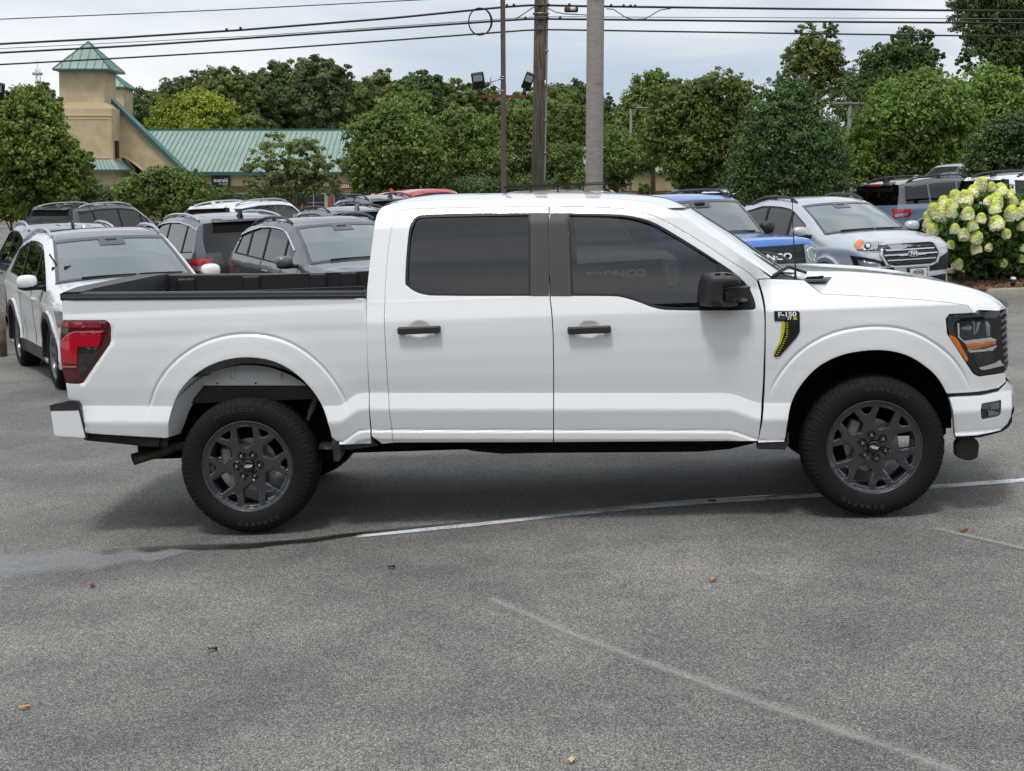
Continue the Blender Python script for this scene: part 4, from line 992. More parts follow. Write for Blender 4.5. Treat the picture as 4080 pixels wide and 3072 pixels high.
def make_car(name, label, cat, pos, az, body, *, L=4.7, W=1.88, H=1.68, wb=2.8, fo=.9, wr=.36, hl=1.25, hoodz=(.96, 1.10), wsl=.80, roofx=(.9, 2.4, 4.1), rear=(.50, 1.12), belt=(1.02, 1.10),
             pillars=(), tum=.34, clad=None, rails=None, railh=.055, roofm=None, glassm=M_GLASSD, fglass=None, wsm=None, face='rear', spokes=5, fin=True, detail=None, pos_ref='rear', noseR=.45, tailR=.35, nose=.0, group='cars parked in the lot behind', chrome=False, third=None, pillar_mat=None, mirror_mat=None, dz=0., flare=.012):
    """X=0 rear bumper .. L nose. az: heading in degrees clockwise from +Y (away from camera) in the plan"""
    a = math.radians(az); hd = Vector((math.sin(a), math.cos(a), 0)); lf = Vector((-math.cos(a), math.sin(a), 0))
    c = Vector((pos[0], pos[1], 0))
    if pos_ref == 'rear': o = c + hd * (L / 2)
    elif pos_ref == 'front': o = c - hd * (L / 2)
    else: o = c
    z0 = gz(o.x, o.y) + dz
    rt = empty(name, (o.x, o.y, z0)); rt.rotation_euler = (0, 0, 0)
    # lean with the lot
    up = Vector((-.0418 if -7 < o.x < 40 else 0, 0, 1)).normalized(); hx_ = (hd - up * hd.dot(up)).normalized(); ly = up.cross(hx_)
    M = Matrix((hx_, ly, up)).transposed().to_4x4(); M.translation = (o.x, o.y, z0); rt.matrix_world = M
    tag(rt, label, cat, group)
    tailx, tailz = rear
    wx = L - hl; xr = wx - wsl              # windscreen base, header
    zr = H
    bx, bz = .04, .62
    hz0, hz1 = hoodz
    segs = [('front_bumper', [(L - .10, .24), (L - .01, .36), (L, .50), (L - .01, .60)]),
            ('grille', [(L - .01, .60), (L - .03 + nose, .78), (L - .10, hz0 - .05), (L - .15, hz0)]),
            ('hood', [(L - .15, hz0), (L - .30, hz0 + (hz1 - hz0) * .35), (L - .6, hz0 + (hz1 - hz0) * .62), (L - hl * .8, hz0 + (hz1 - hz0) * .9), (wx, hz1)]),
            ('windshield', [(wx, hz1), (wx - wsl * .5, hz1 + (zr - .10 - hz1) * .54), (xr, zr - .10)]),
            ('roof', [(xr, zr - .10), (xr - .18, zr - .045), (xr - .45, zr - .015), (xr - .8, zr), ((xr + tailx) / 2 - .2, zr - .005), (tailx + .35, zr - .06), (tailx, zr - .12)]),
            ('rear_glass', [(tailx, zr - .12), (tailx * .55 + .06, (zr - .12 + tailz) / 2 + .02), (.10, tailz)]),
            ('tailgate', [(.10, tailz), (.05, .92), (.06, .66)]),
            ('rear_bumper', [(.06, .66), (.0, .60), (.0, .46), (.06, .30)])]
    xa, xb = fo, fo + wb; xf, xrw = L - fo, L - fo - wb
    def arch(xc, R_=wr * 1.17):
        return [(xc + R_ * math.cos(t), max(.26, wr + R_ * math.sin(t) * 1.0)) for t in np.linspace(math.radians(-18), math.radians(198), 19)]
    outline = []
    for n_, p in segs: outline += p[:-1]
    outline += [segs[-1][1][-1]]
    # outline runs nose -> roof -> tail (counter-clockwise in X/Z); now the underside back to the nose
    low = [(xrw - wr * 1.2, .27)] + arch(xrw)[::-1] + [(xrw + wr * 1.2, .24), (xf - wr * 1.2, .24)] + arch(xf)[::-1] + [(xf + wr * 1.2, .24)]
    under = [(xrw - wr * 1.25, .28)] + list(arch(xrw)[::-1]) + [(xrw + wr * 1.25, .24), (xf - wr * 1.25, .24)] + list(arch(xf)[::-1])
    top = [tuple(p) for p in outline]
    outer = top + under
    topc = resample(top, .04, False)
    arS = [np.array(arch(xrw)), np.array(arch(xf))]
    bz0, bz1 = belt
    def beltz(X): return bz1 + (bz0 - bz1) * np.clip((X - tailx) / (wx - tailx), 0, 1)
    def ysf(X, Z):
        X = np.atleast_1d(np.asarray(X, float)); Z = np.atleast_1d(np.asarray(Z, float)); pts = np.stack([X, Z], 1)
        b_ = beltz(X); y = .035 + np.maximum(0, Z - b_) * tum + .0 * X
        y = y + .05 * sst((Z - b_ + .12) / .14) * .5 - .012 * np.exp(-((Z - (b_ - .13)) / .05) ** 2)
        y = y + .045 * np.exp(-((Z - .50) / .14) ** 2) * .4 + .06 * np.clip((.36 - Z) / .2, 0, 1)
        t = np.clip((X - (L - noseR * 1.5)) / (noseR * 1.5), 0, .99); y = y + noseR * .72 * (1 - np.sqrt(1 - t ** 2.2))
        t = np.clip((tailR * 1.1 - X) / (tailR * 1.1), 0, .99); y = y + tailR * .55 * (1 - np.sqrt(1 - t ** 2.2))
        d = dseg(pts, topc); y = y + .07 * np.clip(1 - d / .11, 0, 1) ** 2.2
        for s_ in arS:
            d = dseg(pts, s_); y = y - (.030 * (1 - sst((d - .05) / .03)) + flare) * (d < .3) * sst((.3 - d) / .2)
        return y
    Vh = Veh(rt, W / 2, ysf, L / 2)
    # daylight opening
    up_l = [p for n_, s_ in segs if n_ in ('windshield', 'roof', 'rear_glass') for p in s_]
    ins = inset_open(up_l, .095)
    ins = [p for p in ins if p[1] > float(beltz(np.array([p[0]]))[0]) + .0]
    xl, xh = min(p[0] for p in ins) + .03, max(p[0] for p in ins) + .02
    x_b0 = xl + .02; dlo = [(xh, float(beltz(np.array([xh]))[0]) + .005)] + [tuple(p) for p in ins if xl - .01 < p[0]] + [(xl, float(beltz(np.array([xl]))[0]) + .01)]
    dlo = shrink(dlo, .0)
    ok_sp = .05 if detail else .07
    small = not detail
    ex_ = np.concatenate([offs(a_, [.03, .05, .065, .085], .05) for a_ in arS])
    bp = Vh.panel('body_side', outer, [dlo], body, extra=ex_, sp=ok_sp, fold=.03, bsp=.035, lip=.004, collide=True)
    pm = pillar_mat or M_TRIM
    fr_holes = []; xs_ = [xl - 1] + list(pillars) + [xh + 1]
    for i in range(len(xs_) - 1):
        q = clip_x(shrink(dlo, .022), xs_[i] + .03, xs_[i + 1] - .03)
        if len(q) >= 3 and abs(sum(q[k - 1][0] * q[k][1] - q[k][0] * q[k - 1][1] for k in range(len(q)))) > .03: fr_holes.append(q)
    fr = Vh.panel('window_frame', shrink(dlo, -.012), fr_holes, pm, sp=.10, fold=0, dy=.010, lip=0)
    for i, q in enumerate(fr_holes):
        gm = glassm if (fglass is None or i < len(fr_holes) - 1) else fglass
        Vh.panel('window', shrink(q, -.01), (), gm, fr[0], sp=.12, fold=0, dy=.018, lip=0, parent2=fr[1])
    if chrome:
        for far in (0, 1):
            m = MB(); pts = [(x, (2 * Vh.YM - (float(ysf(x, z)[0]) - .004)) if far else float(ysf(x, z)[0]) - .004, z) for x, z in resample([tuple(p) for p in ins if xl - .01 < p[0]], .1, False)]; m.tube(pts, .011, 6); Vh.mb('window_chrome', m, M_CHROME)
    # door shut lines
    m = MB()
    for px_ in [xf - wr * 1.35] + list(pillars[-2:]):
        zz = np.linspace(.34, float(beltz(np.array([px_]))[0]), 8)
        if abs(px_ - xrw) < wr * 1.3: zz = zz[zz > wr * 2.3]
        m.tube([(px_, float(ysf(px_, z)[0]) + .0005, z) for z in zz], .004, 4)
    Vh.mb('door_gap', m, M_DARK)
    # across pieces
    bulge = {'front_bumper': (.07, 0), 'grille': (.06, 0), 'hood': (.0, .035), 'windshield': (.05, .02), 'roof': (0, .028), 'rear_glass': (-.04, .01), 'tailgate': (-.06, 0), 'rear_bumper': (-.05, 0)}
    mats = {'front_bumper': body, 'grille': body, 'hood': body, 'windshield': wsm or M_GLASSC, 'roof': roofm or body, 'rear_glass': glassm, 'tailgate': body, 'rear_bumper': body}
    keys = {}
    for n_, s_ in segs:
        rw = resample(s_, .07 if n_ != 'roof' else .2, False)
        E_ = [(x, float(ysf(x, z)[0]) + .004, z) for x, z in rw]; k0, k1 = bulge[n_]
        C_ = []
        for i, (x, z) in enumerate(rw):
            if n_ == 'hood': q = (L - .15 - x) / (L - .15 - wx); C_.append((x + .06 * (1 - q) + .05 * q, z + .035))
            elif n_ == 'windshield': q = (wx - x) / wsl; C_.append((x + .05, z + .035 * (1 - q) + .028 * q))
            elif n_ == 'roof': q = (xr - x) / (xr - tailx); C_.append((x + .05 * (1 - q) - .04 * q, z + .028))
            elif n_ == 'rear_glass': q = (tailx - x) / (tailx - .10); C_.append((x - .04 - .02 * q, z + .028 * (1 - q)))
            elif n_ == 'front_bumper': C_.append((x + .06, z))
            elif n_ == 'grille': q = (z - .6) / (hz0 - .6); C_.append((x + .06, z + .035 * q))
            else: C_.append((x - .06, z))
        keys[n_] = (E_, C_)
        o_ = Vh.strip(n_ if n_ != 'grille' else 'nose_panel', E_, C_, mats[n_], p=2.4, n=10, collide=True)
    E_, C_ = keys['roof']
    Vh.bvh()
    # inner shell so that glass looks onto a dark cabin, seats and dash
    sh_ = MB(); yw = .12
    pl = [(.15, .30), (.12, bz1 - .12), (wx, bz0 - .08), (L - .2, hz0 - .12), (L - .25, .30)]
    n = len(pl)
    ws_in = W - 2 * yw
    sh_.add([(x, yw + (.12 if i in (0, 1, 3, 4) else 0), z) for i, (x, z) in enumerate(pl)] + [(x, W - yw - (.12 if i in (0, 1, 3, 4) else 0), z) for i, (x, z) in enumerate(pl)], [tuple(range(n)), tuple(range(n, 2 * n))[::-1]] + [(i, n + i, n + (i + 1) % n, (i + 1) % n) for i in range(n)])
    Vh.mb('cabin', sh_, M_DARK)
    st = MB(); Mi = P('seat_grey', (.10, .10, .10), .9)
    for x in ([wx - 1.05, wx - 1.95] if not small else [wx - 1.05]):
        for y in (W * .28, W * .72):
            b2 = MB(); b2.box((0, 0, 0), (.13, .46, .60), bev=.05); st.add([(x - .28 * (vz + .2) + vx, y + vy, bz0 + .08 + vz) for vx, vy, vz in b2.v], b2.f); st.box((x - .17, y, bz0 + .45), (.09, .24, .15), bev=.04)
    Vh.mb('seat', st, Mi)
    if not small:
        sw_ = MB(); cx_ = wx - .50; tl_ = []
        for k in range(24): t = 2 * PI * k / 24; tl_.append((cx_ - .07 * math.sin(t), W * .72 + .175 * math.cos(t), bz0 + .06 + .16 * math.sin(t)))
        sw_.tube(tl_, .014, 6, closed=True); Vh.mb('steering_wheel', sw_, M_SEAT)
        db_ = MB(); db_.box((wx - .18, W / 2, bz0 - .03), (.42, W - .4, .12), bev=.05); Vh.mb('dashboard', db_, M_SEAT)
        im = MB(); im.box((xr + .16, W / 2, zr - .20), (.06, .24, .07), bev=.02); im.box((xr + .10, W / 2, zr - .12), (.12, .16, .05), bev=.02); Vh.mb('rear_view_mirror', im, M_TRIM)
    # mirrors
    mx_, mz_ = wx - .30, bz0 + .13
    ymr = float(ysf(mx_, bz0)[0])
    for far in (0, 1):
        f = (lambda y: W - y) if far else (lambda y: y)
        m = MB(); m.ell((mx_ + .02, f(ymr - .155), mz_), (.09, .115, .080), 16, 10, .75); Vh.mb('mirror', m, mirror_mat or body, auto=60)
        m2 = MB(); m2.ell((mx_ + .01, f(ymr - .14), mz_ - .050), (.088, .118, .050), 14, 8, .8); m2.box((mx_ + .03, f(ymr - .03), mz_ - .07), (.10, .14, .05), bev=.015); Vh.mb('mirror_base', m2, M_TRIM)
    # handles
    m = MB()
    for px_ in [p + .22 for p in pillars[-2:]]:
        for far in (0, 1):
            yy = float(ysf(px_, bz0 - .13)[0]); y = W - yy + .012 if far else yy - .012
            m.box((px_, y, float(beltz(np.array([px_]))[0]) - .13), (.20, .022, .032), bev=.008)
    Vh.mb('door_handle', m, body if not chrome else M_CHROME)
    # roof rails
    if rails:
        for far in (0, 1):
            m = MB(); x0_, x1_ = tailx + .25, xr - .15; pr = []
            for i in range(17):
                t = i / 16; x = x0_ + (x1_ - x0_) * t; zt_ = float(np.interp(-x, [-p[0] for p in segs[4][1]], [p[1] for p in segs[4][1]])); yy = float(ysf(x, zt_ - .02)[0]) + .03
                hgt = railh * min(1, 7 * t, 7 * (1 - t)) + .006; pr.append((x, W - yy if far else yy, zt_ + hgt))
            m.tube(pr, .019, 8); 
            for x in (x0_ + .12, (x0_ + x1_) / 2, x1_ - .12):
                zt_ = float(np.interp(-x, [-p[0] for p in segs[4][1]], [p[1] for p in segs[4][1]])); yy = float(ysf(x, zt_ - .02)[0]) + .03; m.box((x, W - yy if far else yy, zt_ + railh / 2), (.12, .03, railh), bev=.01)
            Vh.mb('roof_rail', m, rails)
    if fin:
        m = MB(); xx = tailx + .28; zz = zr - .05; m.add([(xx - .10, W / 2 - .03, zz), (xx + .12, W / 2 - .03, zz), (xx + .12, W / 2 + .03, zz), (xx - .10, W / 2 + .03, zz), (xx - .10, W / 2 - .006, zz + .11), (xx - .04, W / 2 - .006, zz + .115), (xx - .04, W / 2 + .006, zz + .115), (xx - .10, W / 2 + .006, zz + .11)], [(0, 3, 2, 1), (4, 5, 6, 7), (0, 1, 5, 4), (1, 2, 6, 5), (2, 3, 7, 6), (3, 0, 4, 7)]); Vh.mb('antenna_fin', m, body if fin is True else fin)
    # cladding round the arches and along the sill
    if clad:
        for xc in (xf, xrw):
            ar = arch(xc, wr * 1.17 - .012); ar2 = arch(xc, wr * 1.17 + .055); q = [p for p in ar2 if p[1] > .27] + [p for p in ar if p[1] > .27][::-1]
            Vh.panel('wheel_arch_trim', q, (), clad, sp=.03, fold=.07, dy=-.014, bsp=.025)
        Vh.panel('sill_trim', [(xrw + wr * 1.25, .235), (xf - wr * 1.25, .235), (xf - wr * 1.28, .40), (xrw + wr * 1.28, .40)], (), clad, sp=.08, fold=.02, dy=-.008)
    for xc in (xf, xrw):
        for far in (0, 1):
            m = MB(); R2 = wr * 1.2; y0, y1 = (.06, .40) if not far else (W - .06, W - .40); nn = 16
            vs = []
            for i in range(nn + 1):
                t = PI * i / nn; vs += [(xc + R2 * math.cos(t), y0, wr + R2 * math.sin(t)), (xc + R2 * math.cos(t), y1, wr + R2 * math.sin(t))]
            m.add(vs, [(2 * i, 2 * i + 1, 2 * i + 3, 2 * i + 2) for i in range(nn)]); m.add([(xc - R2, y1, .3), (xc + R2, y1, .3), (xc + R2, y1, wr + R2), (xc - R2, y1, wr + R2)], [(0, 1, 2, 3)]); Vh.mb('wheel_arch_liner', m, M_DARK)
    for xc in (xf, xrw):
        for far in (0, 1): wheel(Vh, xc, wr, wr, wr * .68, .225, spokes, .3, far, matr=P('rim_twotone', (.20, .21, .22), .3, metal=.8))
        # wheel face sits slightly inside the body side
    for o_ in rt.children:
        if o_.name.startswith('wheel') and 'arch' not in o_.name: o_.location.y += .05 if o_.location.y < 0 else -.05
    ub_ = MB(); ub_.box((L / 2, W / 2, .27), (L - .5, W - .35, .10)); Vh.mb('underbody', ub_, M_DARK)
    info = dict(L=L, W=W, H=H, hz0=hz0, hz1=hz1, wx=wx, xr=xr, tailx=tailx, tailz=tailz, body=body, bz0=bz0, bz1=bz1, zr=zr, ysf=ysf, keys=keys)
    if detail: detail(Vh, info)
    if face == 'rear' or third:
        m = MB(); m.box((tailx + .02, W / 2, zr - .085), (.10, .36, .022)) ; 
    if face == 'rear': rear_details(Vh, info)
    return Vh, info
def mirror_pts(p): return [(-x, z) for x, z in p][::-1]
def rear_details(Vh, I, lampz=None, tall=False):
    L, W, tz = I['L'], I['W'], I['tailz']
    for far in (0, 1): pass
    z1, z0 = tz - .08, tz - .30
    Vh.patch('rear_lamp', [(-.16, z0), (.20, z0 + .03), (.20, z1 - .02), (-.20, z1)], (0, .0, 0), 180 - 35, M_LAMPRED, mirror=True, sp=.05, off=.008)
    Vh.patch('reverse_lamp', [(-.10, z0 + .03), (.14, z0 + .05), (.14, z0 + .11), (-.12, z0 + .10)], (0, .0, 0), 180 - 35, M_LENS, mirror=True, sp=.05, off=.014)
    Vh.patch('number_plate', [(-.15, .78), (.15, .78), (.15, .93), (-.15, .93)], (0, W / 2, 0), 180, M_PLATE, sp=.06, off=.01)
    Vh.patch('bumper_trim', [(-W / 2 + .25, .32), (W / 2 - .25, .32), (W / 2 - .25, .52), (-W / 2 + .25, .52)], (0, W / 2, 0), 180, M_TRIM, sp=.08, off=.01)
    Vh.patch('spoiler', [(-.55, I['zr'] - .135), (.55, I['zr'] - .135), (.55, I['zr'] - .10), (-.55, I['zr'] - .10)], (0, W / 2, 0), 180, I['body'], sp=.08, off=.05, fold=.06)
    Vh.patch('painted_glass_shade', [(-.60, I['zr'] - .27), (.60, I['zr'] - .27), (.56, I['zr'] - .14), (-.56, I['zr'] - .14)], (0, W / 2, 0), 180, M_DARK, sp=.08, off=.006, fold=0)  # matte black patch paints the shade under the spoiler
    m = MB(); m.tube([(I['tailx'] * .62 - .03, W / 2 - .4 + .0, tz + .03), (I['tailx'] * .3 - .05, W / 2 + .3, tz + .06)], .010, 6); Vh.mb('rear_wiper', m, M_TRIM)
    if not I.get('nobadge'): Vh.patch('badge', [(-.09, tz - .20), (.09, tz - .20), (.09, tz - .14), (-.09, tz - .14)], (0, W / 2, 0), 180, M_CHROME, sp=.03, off=.008)
def wipers(Vh, I):
    W, wx = I['W'], I['wx']
    for y0, y1 in ((W * .24, W * .56), (W * .58, W * .84)):
        m = MB(); pts = []
        for i in range(6):
            t = i / 5; y = y0 + (y1 - y0) * t; s_ = min(1, (y if y < W / 2 else W - y) / (W / 2)); h = 1 - (1 - s_) ** 2.4
            pts.append((wx + .035 * h - .01, y, I['hz1'] + .035 * h + .025))
        m.tube(pts, .010, 6); Vh.mb('wiper', m, M_TRIM)
    Vh.strip('cowl', [(wx + .05, .16, I['hz1'] - .004), (wx + .0, .16, I['hz1'] + .012)], [(wx + .13, I['hz1'] + .022), (wx + .05, I['hz1'] + .046)], M_TRIM, p=2.4, n=10)
def visor(Vh, I):
    """tinted top and sensor patch of the windscreen"""
    W = I['W']; E_, C_ = I['keys']['windshield']
    def pt(k, q):
        i = min(int(k), len(E_) - 2); f = k - i; e_ = [E_[i][j] * (1 - f) + E_[i + 1][j] * f for j in range(3)]; c_ = [C_[i][j] * (1 - f) + C_[i + 1][j] * f for j in range(2)]
        s_ = min(q, 2 - q); h = 1 - (1 - s_) ** 2.4; x = e_[0] + (c_[0] - e_[0]) * h; z = e_[2] + (c_[1] - e_[2]) * h; y = e_[1] + (Vh.YM - e_[1]) * s_
        return (x + .004, 2 * Vh.YM - y if q > 1 else y, z + .006)
    n = len(E_) - 1
    def quad(k0, k1, q0, q1, nm='windshield_border'):
        vs = []; fs = []; a, b = 6, 10
        for i in range(a + 1):
            for j in range(b + 1): vs.append(pt(k0 + (k1 - k0) * i / a, q0 + (q1 - q0) * j / b))
        for i in range(a):
            for j in range(b): fs.append((i * (b + 1) + j, i * (b + 1) + j + 1, (i + 1) * (b + 1) + j + 1, (i + 1) * (b + 1) + j))
        m.add(vs, fs)
    m = MB(); quad(n * .93, n, .0, 2); quad(0, n * .05, 0, 2); quad(0, n, 0, .05); quad(0, n, 1.95, 2); quad(n * .78, n * .94, .78, 1.22)
    Vh.mb('windshield_border', m, P('windshield_band', (.05, .052, .058), .12, coat=.6))
    return pt
# ---- individual fronts
def ref_front(I): return (I['L'], I['W'] / 2, 0)
def text_patch(Vh, s, size, ctr, ref, yaw, mat, off=.02, bold=.002, width=1., name='lettering', shear=0):
    tv, tf = text_mesh(s, size, bold, width, shear)
    return Vh.patch(name, None, ref, yaw, mat, tri=([(x + ctr[0], z + ctr[1]) for x, z in tv], tf), off=off, fold=0)
def ellipse(cx, cz, a, b, n=20): return [(cx + a * math.cos(2 * PI * i / n), cz + b * math.sin(2 * PI * i / n)) for i in range(n)]
def sorento(Vh, I):
    L, W, hz = I['L'], I['W'], I['hz0']; wipers(Vh, I); visor(Vh, I)
    Vh.patch('headlight', [(-.25, .72), (.25, .76), (.30, .88), (-.30, .90)], (L - .2, .12, 0), 45, M_LENS, mirror=True, sp=.05)
    Vh.patch('grille', [(-.50, .66), (.50, .66), (.56, .80), (-.56, .80)], ref_front(I), 0, M_GLOSSBLK, sp=.05)
    Vh.patch('lower_grille', [(-.55, .34), (.55, .34), (.62, .52), (-.62, .52)], ref_front(I), 0, M_TRIM, sp=.06)
    m = MB(); m.ell((I['tailx'] + .30, W * .62, I['zr'] + .05), (.08, .07, .06)); m.ell((I['tailx'] + .38, W * .62, I['zr'] + .10), (.03, .03, .03)); 
    # phone holder
    m = MB(); pw = I['wx'] - .28; m.box((pw + .02, W * .20, I['bz0'] + .22), (.02, .16, .13), rz=.5, bev=.01); m.box((pw - .02, W * .11, I['bz0'] + .20), (.03, .05, .16), rz=.5, bev=.01); m.tube([(pw, W * .12, I['bz0'] + .16), (pw, W * .18, I['bz0'] + .20)], .012, 6); m.tube([(pw - .12, W * .10, I['bz0'] + .42), (pw, W * .15, I['bz0'] + .22)], .010, 6); Vh.mb('phone_mount', m, M_TRIM)
def ecosport(Vh, I):
    L, W, hz = I['L'], I['W'], I['hz0']; wipers(Vh, I); pt = visor(Vh, I); rf = ref_front(I)
    G = P('silver_trim', (.50, .52, .54), .3, metal=.3, coat=1)
    hexa = lambda k, dz=0: [(-.46 * k, .74), (-.40 * k, .60 + (1 - k) * .14), (.40 * k, .60 + (1 - k) * .14), (.46 * k, .74), (.40 * k, .90 - (1 - k) * .15), (-.40 * k, .90 - (1 - k) * .15)]
    up_ = lambda p, dz=.05, dh=0.: [(x + dh, z + dz) for x, z in p]
    ring = [(-.50, .76), (-.42, .615), (-.30, .585), (.30, .585), (.42, .615), (.50, .76), (.44, .905), (.36, .925), (-.36, .925), (-.44, .905)]
    hol = [(-.465, .76), (-.395, .635), (-.29, .61), (.29, .61), (.395, .635), (.465, .76), (.42, .885), (.35, .90), (-.35, .90), (-.42, .885)]
    ring, hol = up_(ring), up_(hol)
    Vh.patch('grille_surround', ring, rf, 0, G, holes=[hol], sp=.04, off=.03, fold=.04)
    gr_ = Vh.patch('grille', hol, rf, 0, M_TRIM, sp=.05, off=.012)
    for z_ in (.87, .805, .74):
        hw = .40 if z_ != .805 else .44
        Vh.patch('grille_bar', [(-hw, z_ - .009), (hw, z_ - .009), (hw, z_ + .009), (-hw, z_ + .009)], rf, 0, G, parent=gr_[0], sp=.05, off=.026)
    for z_ in (.772, .912, .705, .84):
        q = []; 
        for i in range(25): x = -.40 + .8 * i / 24; q.append((x, z_ + (.008 if (i // 2) % 2 else -.008)))
        q2 = q + [(x, z - .007) for x, z in q[::-1]]
        Vh.patch('grille_mesh', q2[::-1], rf, 0, P('mesh_grey', (.10, .10, .10), .3, metal=.5), parent=gr_[0], sp=.05, off=.020)
    ov = Vh.patch('badge', ellipse(0, .81, .085, .036), rf, 0, M_CHROME, sp=.03, off=.040)
    Vh.patch('badge_field', ellipse(0, .81, .076, .029), rf, 0, P('badge_blue', (.01, .03, .12), .2, coat=1), parent=ov[0], sp=.03, off=.044)
    tv, tf = text_mesh("Ford", .045, .001, 1.2, .3); Vh.patch('lettering', None, rf, 0, M_WLET, parent=ov[0], tri=([(x, z + .812) for x, z in tv], tf), off=.047, fold=0)
    HR = (L - .04, .31, .10); FR_ = (L - .04, .28, .10)
    h_ = Vh.patch('headlight', [(-.30, .87), (-.24, .80), (.0, .765), (.34, .755), (.54, .815), (.52, .845), (.10, .90), (-.24, .93)], HR, 40, G, mirror=True, sp=.035, off=.008)
    for hh in h_[:1]:
        Vh.patch('headlight_lens', [(-.19, .80), (.0, .785), (.32, .775), (.49, .82), (.08, .88), (-.17, .895)], HR, 40, M_LENS, parent=hh, sp=.035, off=.024)
        Vh.patch('projector', ellipse(-.10, .838, .045, .04), HR, 40, M_GLOSSBLK, parent=hh, sp=.03, off=.030); Vh.patch('projector', ellipse(-.10, .838, .026, .024), HR, 40, M_CHROME, parent=hh, sp=.03, off=.036)
        Vh.patch('turn_lamp', [(-.29, .87), (-.24, .81), (-.185, .80), (-.16, .90), (-.23, .918)], HR, 40, M_AMBER, parent=hh, sp=.035, off=.032)
        Vh.patch('lamp_shade', [(.02, .80), (.20, .79), (.16, .83), (.03, .85)], HR, 40, M_SMOKE, parent=hh, sp=.035, off=.031)
    f_ = Vh.patch('fog_light', [(-.32, .73), (-.22, .48), (.0, .46), (.30, .46), (.28, .54), (.12, .64), (-.10, .70)], FR_, 38, M_TRIM, mirror=True, sp=.035, off=.006)
    Vh.patch('fog_lens', [(-.21, .665), (-.17, .56), (.0, .54), (.12, .56), (.08, .61), (-.08, .645)], FR_, 38, M_LENS, parent=f_[0], sp=.035, off=.012)
    Vh.patch('fog_trim', [(-.10, .545), (.24, .535), (.22, .56), (-.08, .565)], FR_, 38, G, parent=f_[0], sp=.035, off=.018)
    p_ = Vh.patch('number_plate', [(-.16, .46), (.16, .46), (.16, .615), (-.16, .615)], (L, W / 2 + .06, 0), 0, M_TRIM, sp=.05, off=.03, fold=.04)
    Vh.patch('plate_face', [(-.135, .475), (.145, .475), (.145, .605), (-.135, .605)], (L, W / 2 + .06, 0), 0, M_PLATE, parent=p_[0], sp=.05, off=.036, fold=0)
    Vh.patch('plate_ring', ellipse(.005, .548, .10, .042, 28), (L, W / 2 + .06, 0), 0, M_TRIM, holes=[ellipse(.005, .548, .092, .035, 28)], parent=p_[0], sp=.03, off=.038, fold=0)
    tv, tf = text_mesh("SONS", .058, .0015, 1.05); Vh.patch('lettering', None, (L, W / 2 + .06, 0), 0, M_TRIM, parent=p_[0], tri=([(x + .005, z + .548) for x, z in tv], tf), off=.040, fold=0)
    Vh.patch('plate_stripe', [(-.11, .485), (.12, .485), (.12, .498), (-.11, .498)], (L, W / 2 + .06, 0), 0, M_TRIM, parent=p_[0], sp=.05, off=.039, fold=0)
    Vh.patch('lower_grille', [(.20, .34), (.62, .36), (.62, .50), (.20, .48)], rf, 0, M_TRIM, sp=.06, off=.008); Vh.patch('lower_grille', [(-.6, .26), (.6, .26), (.6, .35), (-.6, .35)], rf, 0, M_TRIM, sp=.06, off=.01)
    E_, C_ = I['keys']['windshield']
    tv, tf = text_mesh("BRONCO", .085, .003, 1.35); n = len(E_) - 1; vs = [pt(n * .34 + z * 9, 1.12 + x / .85) for x, z in tv]; Vh.put('lettering', [(x - .02, y, z - .012) for x, y, z in vs], tf, P('pale_lettering', (.45, .5, .5), .5))  # pale letters set just inside the windshield
    tv, tf = text_mesh("SPORT", .035, .001, 1.35); vs = [pt(n * .25 + z * 9, 1.12 + x / .85) for x, z in tv]; Vh.put('lettering', [(x - .02, y, z - .012) for x, y, z in vs], tf, P('pale_lettering', (.45, .5, .5), .5))
    Vh.patch('door_crease', [(0, 0), (.01, 0), (0, .01)], (2, 0, .7), 90, I['body'], sp=.1) if False else None
